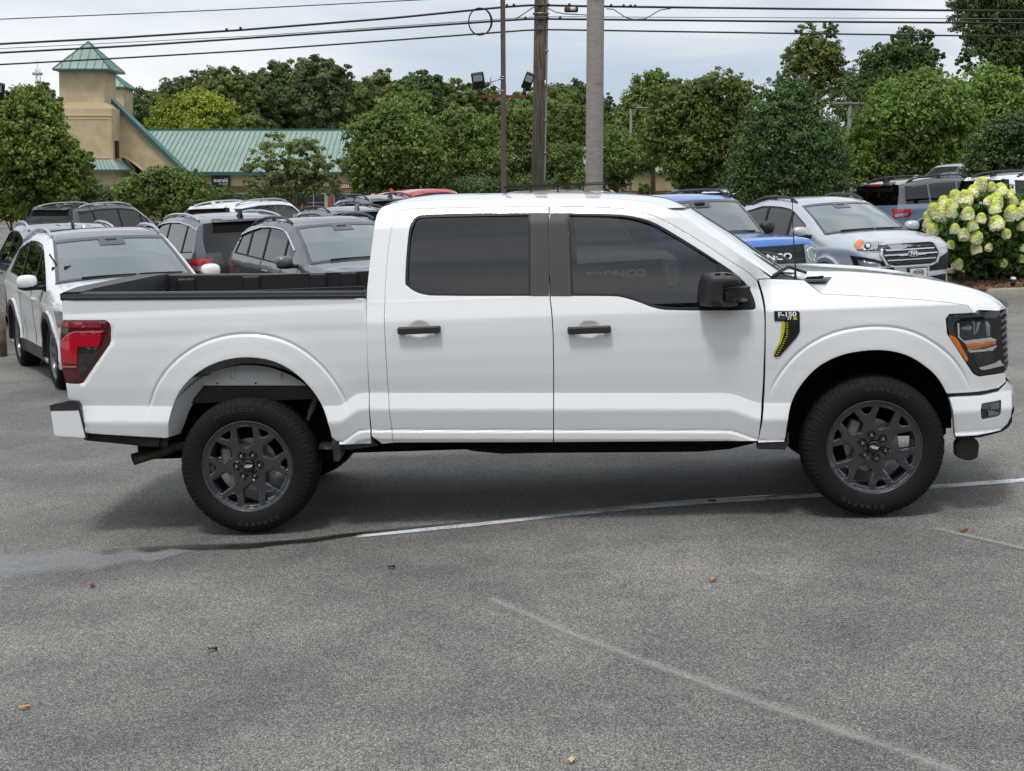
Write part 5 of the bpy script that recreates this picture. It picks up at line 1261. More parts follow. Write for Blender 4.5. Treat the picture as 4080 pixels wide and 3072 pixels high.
def bronco(Vh, I):
    L, W, hz = I['L'], I['W'], I['hz0']; wipers(Vh, I); visor(Vh, I); rf = ref_front(I)
    g_ = Vh.patch('grille', [(-.64, .76), (.64, .76), (.66, .80), (.66, 1.08), (-.66, 1.08), (-.66, .80)], rf, 0, M_TRIM, sp=.05, off=.012)
    Mm = P('mesh_grey', (.10, .10, .10), .3, metal=.5)
    tri_v = []; tri_f = []
    for r_ in range(9):
        z = .79 + r_ * .034
        if .895 < z < .965: continue
        for k in range(17):
            x = -.52 + k * .065 + (.0325 if r_ % 2 else 0); pts6 = [(x + .030 * math.cos(PI / 3 * q), z + .017 * math.sin(PI / 3 * q)) for q in range(6)]; in6 = [(x + .023 * math.cos(PI / 3 * q), z + .012 * math.sin(PI / 3 * q)) for q in range(6)]
            b0 = len(tri_v); tri_v += pts6 + in6
            for q in range(6): tri_f.append((b0 + q, b0 + (q + 1) % 6, b0 + 6 + (q + 1) % 6, b0 + 6 + q))
    Vh.patch('grille_mesh', None, rf, 0, Mm, parent=g_[0], tri=(tri_v, tri_f), off=.022, fold=0)
    text_patch(Vh, "BRONCO", .115, (0, .93), rf, 0, M_WLET, off=.028, bold=.004, width=1.55)
    h_ = Vh.patch('headlight', [(-.84, .82), (-.62, .80), (-.62, 1.07), (-.84, 1.05), (-.88, .94)], rf, 0, M_LENS, mirror=True, sp=.04, off=.018); Vh.patch('lamp_ring', ellipse(-.74, .94, .085, .095), rf, 0, M_CHROME, holes=[ellipse(-.74, .94, .065, .075)], mirror=True, sp=.03, off=.024)
    Vh.patch('lower_grille', [(-.6, .34), (.6, .34), (.66, .52), (-.66, .52)], rf, 0, M_TRIM, sp=.06)
    for y_ in (.34, .66): Vh.patch('hood_vent', [(0, 0)], rf, 0, M_TRIM) if False else None
    m = MB()
    for y_ in (W * .30, W * .70):
        x0 = L - .75; zc_ = hz + (I['hz1'] - hz) * .62 + .028
        m.add([(x0 + .25, y_ - .07, zc_ - .012), (x0 + .25, y_ + .07, zc_ - .012), (x0 - .2, y_ + .10, zc_ + .026), (x0 - .2, y_ - .10, zc_ + .026), (x0 - .25, y_ + .08, zc_ + .012), (x0 - .25, y_ - .08, zc_ + .012)], [(0, 1, 2, 3), (3, 2, 4, 5)])
    Vh.mb('hood_vent', m, P('vent_blue_black', (.01, .02, .05), .3))
def tucson(Vh, I):
    L, W, hz = I['L'], I['W'], I['hz0']; wipers(Vh, I); visor(Vh, I); rf = ref_front(I)
    Vh.patch('grille', [(-.72, .50), (.72, .50), (.80, .72), (-.80, .72)], rf, 0, M_GLOSSBLK, sp=.05)
    # dark wedge pressed into the doors
    f = lambda X, Z: I['ysf'](X, Z)
    Vh.panel('door_wedge', [(L - 1.55, .50), (L - 3.55, .86), (L - 3.4, .87), (L - 2.6, .80), (L - 1.50, .56)], (), P('wedge_dark', (.012, .013, .015), .2, coat=1), sp=.06, fold=0, dy=-.003)
def bronco_rear(Vh, I):
    W = I['W']; zr = I['zr']
    Vh.patch('brake_lamp', [(-.22, zr - .155), (.22, zr - .155), (.22, zr - .115), (-.22, zr - .115)], (0, W / 2, 0), 180, M_LAMPRED, sp=.06, off=.07, fold=.05)
    I['nobadge'] = True
GRP = 'cars parked in rows behind the white pickup'
P_WHITE2 = paint('pearl_white', (.74, .75, .76)); P_GREY = paint('grey_metallic', (.085, .09, .098), .35, .38); P_DKGREY = paint('dark_grey_metallic', (.045, .048, .054), .3, .35); P_BLACK = paint('black_paint', (.014, .015, .018), 0, .3)
P_SILVER = paint('silver_metallic', (.52, .55, .59), .35, .36); P_BLUE = paint('bright_blue', (.035, .16, .55), .15, .36); P_NAVY = paint('navy_metallic', (.012, .03, .08), .3, .3); P_SLATE = paint('slate_blue', (.12, .17, .23), .3, .35); P_REDC = paint('red_paint', (.55, .02, .03), .1, .3); P_TAN = paint('tan_paint', (.32, .28, .22), 0, .5)
P_MGREY = paint('matte_grey', (.12, .125, .135), .1, .5)
def twotone(name, lo, hi, z):
    m = paint(name, lo); t = m.node_tree; c = t.nodes.new("ShaderNodeTexCoord"); sx = t.nodes.new("ShaderNodeSeparateXYZ"); g_ = t.nodes.new("ShaderNodeMath"); g_.operation = 'GREATER_THAN'; g_.inputs[1].default_value = z; mx_ = t.nodes.new("ShaderNodeMixRGB"); mx_.inputs[1].default_value = (*lo, 1); mx_.inputs[2].default_value = (*hi, 1)
    t.links.new(c.outputs['Object'], sx.inputs[0]); t.links.new(sx.outputs[2], g_.inputs[0]); t.links.new(g_.outputs[0], mx_.inputs[0]); t.links.new(mx_.outputs[0], t.nodes['Principled BSDF'].inputs['Base Color']); return m
P_TWO = twotone('slate_with_grey_top', (.13, .19, .27), (.06, .062, .068), 1.20)
M_RAILB = P('rail_black', (.02, .02, .022), .35); M_RAILC = P('rail_satin', (.62, .63, .65), .28, metal=.9)
M_WSG = glass('pale_windshield', (.52, .64, .62), refl=1.5, light_veil=.27)
RAILS_S = M_RAILC
suv = dict(L=4.80, W=1.89, H=1.69, wb=2.81, fo=.95, wr=.37)
CARS = {}
CARS['kia'] = make_car('white_suv', 'white SUV with black roof and chrome rails, nose toward the pickup, left of its bed', 'car', (-3.80, 15.65), 154, P_WHITE2, **suv, hl=1.20, hoodz=(.98, 1.14), wsl=.86, rear=(.88, 1.18), belt=(1.04, 1.17), pillars=(1.60, 2.62), railh=.035, roofm=P('roof_glass_black', (.03, .031, .035), .12, coat=1), rails=M_RAILC, clad=M_BLACKPL, wsm=M_WSG, glassm=M_GLASSM, detail=sorento, face='front', pos_ref='front', group=GRP, chrome=False, fin=P_WHITE2)
CARS['tucson'] = make_car('grey_suv', 'grey SUV with black rails and chrome window line, facing the pickup just behind its cab', 'car', (-1.42, 19.0), 152, P_GREY, L=4.63, W=1.865, H=1.665, wb=2.755, fo=.88, wr=.36, hl=1.15, hoodz=(.98, 1.08), wsl=.90, rear=(.60, 1.14), belt=(1.0, 1.17), pillars=(1.05, 1.75, 2.60), rails=M_RAILB, railh=.035, wsm=M_WSG, glassm=M_GLASSM, detail=tucson, face='front', pos_ref='front', group=GRP, chrome=True)
CARS['eco'] = make_car('silver_suv', 'small silver SUV with chrome-barred grille beside the flowering bush', 'car', (5.70, 21.0), 160, P_SILVER, L=4.10, W=1.77, H=1.62, wb=2.52, fo=.83, wr=.34, hl=1.10, hoodz=(.94, 1.10), wsl=.85, rear=(.40, 1.12), belt=(1.02, 1.12), pillars=(.60, 1.30, 2.05), rails=M_RAILB, railh=.04, wsm=M_WSG, glassm=M_GLASSD, fglass=M_GLASSC, clad=P('arch_grey', (.22, .25, .29), .4), detail=ecosport, face='front', pos_ref='front', group=GRP, fin=False)
bron = dict(L=4.39, W=1.90, H=1.77, wb=2.67, fo=.86, wr=.37, hl=1.22, hoodz=(1.13, 1.20), wsl=.52, rear=(.22, 1.18), belt=(1.15, 1.17), pillars=(1.05, 1.95), rails=M_RAILB, noseR=.25, tailR=.20, tum=.22, clad=M_BLACKPL, fin=M_TRIM, mirror_mat=M_BLACKPL)
CARS['bblue'] = make_car('blue_suv', 'bright blue boxy SUV seen beyond the windshield of the pickup', 'car', (3.38, 19.35), 155, P_BLUE, **bron, wsm=M_WSG, detail=bronco, face='front', pos_ref='front', group=GRP)
CARS['bwhite'] = make_car('white_boxy_suv', 'white boxy SUV seen dimly through the front door window of the pickup', 'car', (1.25, 17.2), 160, P_WHITE2, **bron, wsm=M_WSG, detail=bronco, face='front', pos_ref='front', group=GRP)
CARS['gv'] = make_car('dark_suv', 'dark grey SUV seen from behind, price sheet in its side window', 'car', (-3.95, 23.2), -30, P_DKGREY, L=4.95, W=1.97, H=1.74, wb=2.95, fo=.88, wr=.38, hl=1.35, hoodz=(1.0, 1.12), wsl=.85, rear=(.42, 1.17), belt=(1.06, 1.17), pillars=(1.0, 2.0, 2.95), rails=M_RAILC, railh=.03, glassm=M_GLASSD, detail=lambda a_, b_: None, face='rear', group=GRP, chrome=True, fin=M_TRIM)
CARS['navy'] = make_car('navy_suv', 'dark blue SUV at the left edge of the photo, behind the white SUV', 'car', (-6.45, 22.1), -25, P_NAVY, L=4.7, W=1.90, H=1.70, wb=2.8, fo=.9, wr=.37, rear=(.42, 1.12), pillars=(1.0, 1.85, 2.75), rails=M_RAILC, railh=.03, roofm=P_GREY, face='rear', group=GRP)
big = dict(L=5.0, W=1.98, wb=2.9, fo=.95, wr=.38, hl=1.35, hoodz=(1.05, 1.16), wsl=.75, rear=(.30, 1.20), belt=(1.12, 1.20), pillars=(1.0, 2.05, 2.95), railh=.05, glassm=M_GLASSD)
CARS['pal1'] = make_car('dark_large_suv', 'large dark grey SUV with bright roof rails, in the far row below the tan tower', 'car', (-12.0, 38.0), 23, P_DKGREY, H=1.80, rails=M_RAILC, face='rear', group=GRP, **big)
CARS['pal2'] = make_car('white_large_suv', 'large white SUV with blacked-out windows, in the far row behind the dark grey SUV', 'car', (-7.5, 36.0), 27, P_WHITE2, H=1.88, rails=M_RAILC, face='rear', group=GRP, pillar_mat=M_GLOSSBLK, **big)
CARS['mid'] = make_car('charcoal_suv', 'charcoal SUV with black rails, only its roof showing left of the pickup cab', 'car', (-2.75, 30.0), -30, P_GREY, L=4.6, W=1.86, H=1.70, wb=2.7, fo=.9, wr=.36, pillars=(1.0, 1.85, 2.75), rails=M_RAILB, railh=.04, face='rear', group=GRP)
CARS['red'] = make_car('red_suv', 'red SUV in the far row, above the rear edge of the pickup cab', 'car', (-3.6, 40.0), 35, P_REDC, L=5.0, W=1.98, H=2.0, wb=2.95, fo=.9, wr=.38, hl=1.4, hoodz=(1.05, 1.18), wsl=.8, rear=(.45, 1.2), belt=(1.12, 1.2), pillars=(1.0, 2.05, 2.95), face='rear', group=GRP)
CARS['dk2'] = make_car('black_suv', 'black car of which only a roof hump shows above the rear of the pickup roof', 'car', (-2.3, 33.0), -30, P_BLACK, L=4.6, W=1.86, H=1.90, wb=2.7, fo=.9, wr=.36, pillars=(1.0, 1.85, 2.75), rails=M_RAILB, railh=.05, face='rear', group=GRP)
CARS['tan'] = make_car('tan_suv', 'tan off-road SUV with a black roof rack, between the poles above the pickup roof', 'car', (2.4, 34.5), -62, P_TAN, L=4.6, W=1.88, H=1.86, wb=2.9, fo=.8, wr=.40, hl=1.3, hoodz=(1.1, 1.2), wsl=.45, rear=(.2, 1.2), belt=(1.15, 1.2), pillars=(1.1, 2.1), face='rear', group=GRP, fin=False)
CARS['slate'] = make_car('slate_blue_suv', 'slate blue boxy SUV with a grey roof, its tail toward the silver SUV', 'car', (8.55, 35.2), 62, P_TWO, **bron, pillar_mat=P_MGREY, detail=bronco_rear, face='rear', group=GRP)
CARS['wht2'] = make_car('white_boxy_suv', 'white boxy SUV with a dark window band, behind the flowering bush', 'car', (10.35, 32.9), 62, P_WHITE2, **bron, detail=bronco_rear, face='rear', group=GRP, pillar_mat=M_GLOSSBLK)
CARS['sed'] = make_car('white_sedan', 'small white sedan far back at right, roof above the parked boxy SUVs', 'car', (15.45, 52.0), -143, P_WHITE2, L=4.7, W=1.84, H=1.45, wb=2.75, fo=.9, wr=.33, hl=1.25, hoodz=(.72, .92), wsl=1.0, rear=(1.35, .98), belt=(.92, .98), pillars=(1.5, 2.45), face='rear', group=GRP, pos_ref='c', fin=False, glassm=M_GLASSM, dz=0)
CARS['w3'] = make_car('white_car', 'white car almost hidden by the dark evergreen, above the blue roof', 'car', (5.9, 46.0), 60, P_WHITE2, L=4.6, W=1.86, H=1.62, wb=2.7, fo=.9, wr=.35, pillars=(1.0, 1.85, 2.75), rails=M_RAILB, railh=.03, face='rear', group=GRP, fin=False, dz=.0)
# roof rack on the tan one
Vt = CARS['tan'][0]; m = MB()
for y in np.linspace(.35, 1.53, 7): m.tube([(.5, y, 1.97), (2.4, y, 1.97)], .018, 5)
for x in (.45, 1.1, 1.8, 2.45): m.tube([(x, .3, 1.955), (x, 1.58, 1.955)], .022, 5); m.tube([(x, .33, 1.82), (x, .33, 1.955)], .018, 5); m.tube([(x, 1.55, 1.82), (x, 1.55, 1.955)], .018, 5)
m.box((1.45, .30, 1.975), (2.1, .03, .05)); m.box((1.45, 1.58, 1.975), (2.1, .03, .05)); Vt.mb('roof_rack', m, M_RAILB)
# price sheet in the window of the dark grey SUV
Vg = CARS['gv'][0]; q = [(3.2, 1.28), (3.42, 1.27), (3.43, 1.42), (3.21, 1.43)]
Vg.panel('window_sticker', q, (), M_PLATE, sp=.1, fold=0, dy=.010, both=False) if False else Vg.put('window_sticker', [(x, 2 * Vg.YM - float(CARS['gv'][1]['ysf'](x, z)[0]) - .014, z) for x, z in q], [(0, 3, 2, 1)], M_PLATE)
# ------------------------------------------------------------ ground
def asphalt_mat():
    m = bpy.data.materials.new('asphalt'); m.use_nodes = True; t = m.node_tree; b = t.nodes["Principled BSDF"]; Nn = t.nodes.new; lk = t.links.new
    c = Nn("ShaderNodeTexCoord")
    def vor(s):
        v = Nn("ShaderNodeTexVoronoi"); v.inputs['Scale'].default_value = s; lk(c.outputs['Object'], v.inputs['Vector']); return v
    def noi(s, d=4, r=.55):
        n = Nn("ShaderNodeTexNoise"); n.inputs['Scale'].default_value = s; n.inputs['Detail'].default_value = d; n.inputs['Roughness'].default_value = r; lk(c.outputs['Object'], n.inputs['Vector']); return n
    def ramp(src, st):
        r = Nn("ShaderNodeValToRGB"); el = r.color_ramp.elements
        el[0].position, el[0].color = st[0][0], (*st[0][1], 1); el[1].position, el[1].color = st[-1][0], (*st[-1][1], 1)
        for p, q in st[1:-1]: e = el.new(p); e.color = (*q, 1)
        lk(src, r.inputs[0]); return r
    def mix(a, b_, f, mode='MIX'):
        x = Nn("ShaderNodeMixRGB"); x.blend_type = mode
        for i, s in ((1, a), (2, b_)):
            if isinstance(s, tuple): x.inputs[i].default_value = (*s, 1)
            else: lk(s, x.inputs[i])
        if isinstance(f, float): x.inputs[0].default_value = f
        else: lk(f, x.inputs[0])
        return x.outputs[0]
    v1 = vor(160); v2 = vor(350)
    sep = Nn("ShaderNodeSeparateColor"); lk(v1.outputs['Color'], sep.inputs[0]); sep2 = Nn("ShaderNodeSeparateColor"); lk(v2.outputs['Color'], sep2.inputs[0])
    st1 = ramp(sep.outputs[0], [(0, (.034, .034, .036)), (.42, (.062, .062, .062)), (.62, (.12, .117, .11)), (.80, (.20, .19, .165)), (.92, (.25, .24, .22)), (1, (.32, .305, .27))])
    st2 = ramp(sep2.outputs[1], [(0, (.025, .025, .027)), (.5, (.06, .06, .062)), (.8, (.16, .155, .14)), (1, (.34, .33, .30))])
    base = mix(st1.outputs[0], st2.outputs[0], .52)
    edge = ramp(v1.outputs['Distance'], [(.0, (1, 1, 1)), (.45, (1, 1, 1)), (.75, (.45, .45, .45))]); base = mix(base, edge.outputs[0], .8, 'MULTIPLY')
    n1_ = noi(.38, 5, .55); lg = ramp(n1_.outputs['Fac'], [(.3, (1.15, 1.14, 1.15)), (.5, (1.85, 1.83, 1.79)), (.68, (2.75, 2.66, 2.50))]); base = mix(base, lg.outputs[0], .92, 'MULTIPLY')
    n2_ = noi(2.3, 5, .65); l2 = ramp(n2_.outputs['Fac'], [(.32, (.78, .78, .80)), (.5, (1, 1, 1)), (.68, (1.16, 1.14, 1.1))]); base = mix(base, l2.outputs[0], .85, 'MULTIPLY')
    hs = Nn("ShaderNodeHueSaturation"); hs.inputs['Value'].default_value = 1.0; lk(base, hs.inputs['Color'])
    lk(hs.outputs[0], b.inputs['Base Color'])
    b.inputs['Roughness'].default_value = .78; b.inputs['Specular IOR Level'].default_value = .35
    bp = Nn("ShaderNodeBump"); bp.inputs['Strength'].default_value = .7; bp.inputs['Distance'].default_value = .004; lk(v1.outputs['Distance'], bp.inputs['Height']); bp.invert = True; lk(bp.outputs[0], b.inputs['Normal'])
    return m
M_ASPH = asphalt_mat()
xs = sorted(set([-400, -250, -150, -100, -60, -40, -30, -20, -7, 7, 10.5, 14, 20, 30, 40, 60, 100, 150, 250, 400] + list(range(-14, 30, 4)) + [0]))
yv = [-60, -30, -10, 0, 10, 20, 26, 30, 34, 38, 42, 48, 55, 62, 70, 84, 100, 150, 250, 500, 900]
vs = [(x, y, gz(x, y)) for y in yv for x in xs]; nx = len(xs)
fs = [(j * nx + i, j * nx + i + 1, (j + 1) * nx + i + 1, (j + 1) * nx + i) for j in range(len(yv) - 1) for i in range(nx - 1)]
g = mesh('ground', vs, fs, M_ASPH, smooth=True); tag(g, kind='structure')
def sheet_mat(name, col, density, scale=(40, 40, 40), rough=.6, edge=.25, soft=.10, spec=.3, big=1.5):
    """worn or wet film, or painted sheen, on the asphalt: colour with ragged coverage; UV.y runs across (0..1)"""
    m = bpy.data.materials.new(name); m.use_nodes = True; t = m.node_tree; b = t.nodes["Principled BSDF"]; Nn = t.nodes.new; lk = t.links.new
    b.inputs['Base Color'].default_value = (*col, 1); b.inputs['Roughness'].default_value = rough; b.inputs['Specular IOR Level'].default_value = spec
    c = Nn("ShaderNodeTexCoord"); mp = Nn("ShaderNodeMapping"); mp.inputs['Scale'].default_value = scale; lk(c.outputs['Object'], mp.inputs[0])
    n = Nn("ShaderNodeTexNoise"); n.inputs['Scale'].default_value = 1; n.inputs['Detail'].default_value = 6; n.inputs['Roughness'].default_value = .7; lk(mp.outputs[0], n.inputs['Vector'])
    n2 = Nn("ShaderNodeTexNoise"); n2.inputs['Scale'].default_value = big; n2.inputs['Detail'].default_value = 3; lk(c.outputs['Object'], n2.inputs['Vector'])
    sx = Nn("ShaderNodeSeparateXYZ"); lk(c.outputs['UV'], sx.inputs[0])
    def mth(op, a, b_=None, cl=False):
        x = Nn("ShaderNodeMath"); x.operation = op; x.use_clamp = cl
        for i, s in ((0, a), (1, b_)):
            if s is None: continue
            if isinstance(s, (int, float)): x.inputs[i].default_value = s
            else: lk(s, x.inputs[i])
        return x.outputs[0]
    yy = mth('MULTIPLY', mth('SUBTRACT', 1, mth('ABSOLUTE', mth('SUBTRACT', mth('MULTIPLY', sx.outputs[1], 2), 1))), 1 / edge, True)
    xx = mth('MULTIPLY', mth('SUBTRACT', 1, mth('ABSOLUTE', mth('SUBTRACT', mth('MULTIPLY', sx.outputs[0], 2), 1))), 8, True)
    f = mth('MULTIPLY', yy, xx)
    cov = mth('ADD', mth('MULTIPLY', n.outputs['Fac'], .75), mth('MULTIPLY', n2.outputs['Fac'], .35))
    th = mth('SUBTRACT', 1.15, mth('MULTIPLY', f, density))
    a = mth('MULTIPLY', mth('SUBTRACT', cov, th), 1 / soft, True)
    lk(a, b.inputs['Alpha']); return m
def ribbon(name, pts, widths, mat, dz, label=None, cat=None, kind=None):
    """flat strip on the ground following photo pixels, widths in metres"""
    C_ = [ground_at(u, v) for u, v in pts]; n = len(C_); vs = []; uv = []
    Ls = [0]
    for i in range(1, n): Ls.append(Ls[-1] + (C_[i] - C_[i - 1]).length)
    for i in range(n):
        d = (C_[min(i + 1, n - 1)] - C_[max(i - 1, 0)]); d.z = 0; d.normalize(); q = Vector((-d.y, d.x, 0)); w_ = widths[i] / 2
        for s_ in (-1, 1):
            p = C_[i] + q * w_ * s_; vs.append((p.x, p.y, -.018 + .0418 * p.x + dz)); uv.append((Ls[i] / Ls[-1], (s_ + 1) / 2))
    fs = [(2 * i, 2 * i + 2, 2 * i + 3, 2 * i + 1) for i in range(n - 1)]
    fs = [f[::-1] for f in fs]
    o = mesh(name, vs, fs, mat, smooth=False); ul = o.data.uv_layers.new(name='UVMap')
    for p in o.data.polygons:
        for li in p.loop_indices: ul.data[li].uv = uv[o.data.loops[li].vertex_index]
    if o.data.polygons[0].normal.z < 0: o.data.flip_normals()
    tag(o, label, cat, kind=kind or 'structure'); return o
line_px = [(60, 2262), (400, 2240), (800, 2205), (1000, 2185), (1250, 2160), (1450, 2136), (1700, 2111), (1900, 2090), (2200, 2056), (2500, 2026), (2800, 2002), (3050, 1988), (3250, 1976), (3500, 1957), (3720, 1941), (4080, 1915), (4400, 1890)]
ribbon('parking_line', line_px[4:], [.06, .10, .12, .14] + [.155] * 9, sheet_mat('worn_line', (.66, .70, .72), .74, (60, 130, 60), soft=.14, big=7, edge=.35), .004)
ribbon('wet_streak', [(250, 2205), (600, 2190), (1000, 2178), (1250, 2155), (1500, 2122), (1900, 2082), (2300, 2040), (2700, 2002), (3060, 1978), (3300, 1968)], [.2, .34, .32, .26, .16, .11, .10, .09, .08, .05], sheet_mat('wet_film', (.018, .016, .010), 1.0, (60, 120, 60), rough=.35, soft=.45, spec=.5, big=4, edge=.8), .007)
ribbon('painted_sky_sheen', [(-300, 2262), (100, 2258), (400, 2245), (600, 2232), (830, 2205)], [1.7, 1.5, 1.1, .60, .1], sheet_mat('painted_sky_sheen', (.33, .35, .375), .90, (60, 140, 60), rough=.4, soft=.75, spec=.5, edge=.8, big=3), .010)  # wet film whose pale blue-grey colour paints the reflected sky
fm = sheet_mat('faded_line', (.46, .45, .41), .84, (110, 110, 110), soft=.65, edge=1.0, big=4)
ribbon('faded_line', [(1900, 2360), (2100, 2455), (2350, 2560), (2700, 2690), (3000, 2800), (3300, 2905), (3600, 3010), (4000, 3150)], [.26, .30, .32, .34, .36, .36, .36, .36], fm, .010)
ribbon('faded_line', [(3700, 2105), (3900, 2150), (4200, 2220)], [.2] * 3, fm, .010)
# ------------------------------------------------------------ building across the road
def dp(x, y, d): return at(x * 1.84448, y * 1.84448, d)
def stucco(name, col, var=.13): return P(name, col, .85, var=var, vscale=1.2, bump=.3, bscale=30, spec=.2)
M_TAN = stucco('tan_stucco', (.50, .40, .25)); M_TANB = stucco('tan_stucco_wall', (.56, .45, .26)); M_BRICK = P('red_brick', (.22, .07, .045), .8, var=.4, vscale=9)
M_ROOF = P('green_metal_roof', (.235, .315, .265), .5, metal=.0, var=.14, vscale=.5); M_ROOFR = P('green_metal_seam', (.10, .22, .19), .45); M_FASC = P('dark_green_fascia', (.022, .105, .095), .45)
M_WINF = P('window_frame_white', (.6, .6, .58), .5); M_STORE = P('store_glass', (.010, .013, .022), .06, spec=.8)
def prism(name, pts, d, depth, mat, parent, bev=0):
    F_ = [dp(x, y, d) for x, y in pts]; n = len(F_)
    vs = [tuple(p) for p in F_] + [(p.x, p.y + depth, p.z) for p in F_]
    fs = [tuple(range(n))[::-1], tuple(range(n, 2 * n))] + [(i, n + i, n + (i + 1) % n, (i + 1) % n)[::-1] for i in range(n)]
    return mesh(name, vs, fs, mat, parent, smooth=False)
bld = empty('shopping_centre', (0, 0, 0)); tag(bld, 'low tan shopping building with a long green standing-seam metal roof', 'building')
EV, RG = 110., 118.
def Xat(x, d): return dp(x, 400, d).x
xw0, xw1 = Xat(-60, EV), Xat(1452, EV)
zE = dp(600, 372, EV).z; zR = dp(600, 281, RG).z; zG0 = -.9
mesh('wall', [(xw0, EV + .6, zG0), (xw1, EV + .6, zG0), (xw1, EV + .6, zE), (xw0, EV + .6, zE), (xw0, EV + 16, zG0), (xw1, EV + 16, zG0), (xw1, EV + 16, zE), (xw0, EV + 16, zE)], [(0, 1, 2, 3), (1, 5, 6, 2), (5, 4, 7, 6), (4, 0, 3, 7)], M_TANB, bld, False)
m = MB(); xr0, xr1 = Xat(-60, EV) - .5, Xat(1440, EV) + .5
m.add([(xr0, EV, zE), (xr1, EV, zE), (xr1, RG, zR), (xr0, RG, zR), (xr0, RG + 8, zE), (xr1, RG + 8, zE)], [(0, 1, 2, 3), (3, 2, 5, 4)])
rf = m.build('roof', M_ROOF, bld, False)
m = MB(); k = 0
xx = xr0
sl_ = (zR - zE) / (RG - EV)
while xx < xr1:
    m.add([(xx - .022, EV - .01, zE + .01), (xx + .022, EV - .01, zE + .01), (xx + .022, RG, zR + .01), (xx - .022, RG, zR + .01), (xx - .022, EV - .01, zE + .07), (xx + .022, EV - .01, zE + .07), (xx + .022, RG, zR + .07), (xx - .022, RG, zR + .07)], [(0, 4, 7, 3), (1, 2, 6, 5), (4, 5, 6, 7), (0, 1, 5, 4)]); xx += .405
m.build('roof_seams', M_ROOFR, rf, False)
m = MB(); m.box(((xr0 + xr1) / 2, EV - .04, zE - .10), (xr1 - xr0, .12, .26)); m.build('gutter', M_FASC, bld, False)
m = MB(); m.box(((xr0 + xr1) / 2, RG, zR + .05), (xr1 - xr0, .3, .10)); m.build('ridge_cap', M_FASC, rf, False)
# shopfronts
def rect(x0, y0, x1, y1): return [(x0, y0), (x1, y0), (x1, y1), (x0, y1)]
for x0, x1, n in ((440, 545, 3), (652, 703, 2), (721, 800, 3), (860, 940, 3), (1000, 1070, 3)):
    f = prism('shop_window', rect(x0, 417, x1, 452), EV + .55, .06, M_WINF, bld)
    w_ = (x1 - x0 - 2) / n
    for i in range(n):
        prism('pane', rect(x0 + 1.6 + i * w_, 419, x0 + i * w_ + w_ - .2, 436.5), EV + .50, .04, M_STORE, f); prism('pane', rect(x0 + 1.6 + i * w_, 438, x0 + i * w_ + w_ - .2, 452), EV + .50, .04, P('store_glass_red', (.06, .015, .012), .1) if x0 < 700 else M_STORE, f)
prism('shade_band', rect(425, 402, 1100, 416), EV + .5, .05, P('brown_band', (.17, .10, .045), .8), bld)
for x in (545, 640, 708, 1110): prism('brick_pier', rect(x, 404, x + 11, 460), EV + .40, .2, M_BRICK, bld)
prism('brick_base', rect(1340, 412, 1452, 425), EV + .50, .1, M_BRICK, bld)
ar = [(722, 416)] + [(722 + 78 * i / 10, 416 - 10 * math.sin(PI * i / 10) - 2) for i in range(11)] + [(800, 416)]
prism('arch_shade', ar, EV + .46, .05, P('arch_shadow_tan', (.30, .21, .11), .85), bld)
def sign(name, label, r, d, mat, lines, txtm):
    s_ = empty(name, dp((r[0] + r[2]) / 2, (r[1] + r[3]) / 2, d)); s_.location = (0, 0, 0); tag(s_, label, 'sign')
    prism('sign_board', rect(*r), d, .12, mat, s_)
    for t, cx_, cy_, h, wd_, bo, shr in lines:
        tv, tf = text_mesh(t, 1.0, bo, 1.0, shr); c = dp(cx_, cy_, d); k = h * d / 3185. / .7; wv = wd_
        mesh('lettering', [(c.x + x * k * wv, c.y - .02, c.z + z * k) for x, z in tv], tf, txtm, s_, smooth=False)
    return s_
sign('shop_sign', 'black shop sign with white lowercase meraki lettering under the green eaves', (457, 377, 497, 406), EV + .35, P('sign_black', (.012, .012, .018), .4), [("meraki", 477, 389.5, 8.5, .92, .02, 0), ("hair studio", 482, 397, 3.2, 1.0, .0, .4)], P('sign_white', (.8, .8, .8), .5, emit=.15))
sign('shop_sign', 'red shop sign with white TECH lettering, left of the dense round tree', (728, 396, 786, 407), EV + .35, P('sign_red', (.38, .03, .02), .5), [("TECH REPAIR", 757, 402.5, 6.5, .80, .03, 0)], P('sign_white', (.8, .8, .8), .5, emit=.15))
# clock-less entrance tower with its gable wall
tw = empty('entrance_tower', (0, 0, 0)); tag(tw, 'tan stucco tower with a green pyramid roof and a sloping gable wall', 'tower')
TD = 104.
prism('upper_block', [(127, 148), (224, 148), (225.5, 224), (128.5, 224)], TD + .4, 3.1, M_TAN, tw)
led = [(128, 222), (225, 222), (240, 236), (118, 236)]
prism('cornice', led, TD + .15, 3.6, P('tan_stucco_light', (.62, .49, .29), .8), tw)
prism('middle_block', [(118, 234), (240.5, 234), (243.5, 345), (121, 345)], TD, 3.9, M_TAN, tw)
prism('moulding', [(119, 247), (240.6, 247), (240.7, 250), (119.1, 250)], TD - .06, .06, P('tan_stucco_light', (.62, .49, .29), .8), tw)
for q in (rect(121, 255, 238, 257), rect(235.5, 257, 237.5, 340), rect(121, 340, 240, 342)): prism('panel_moulding', q, TD - .04, .05, P('tan_stucco_light', (.62, .49, .29), .8), tw)
prism('lower_block', [(121, 366), (247, 366), (248, 415), (122, 415)], TD + .2, 4.0, M_TAN, tw); prism('brick_base', [(121, 414), (248.6, 414), (249, 470), (121, 470)], TD + .1, 4.1, M_BRICK, tw)
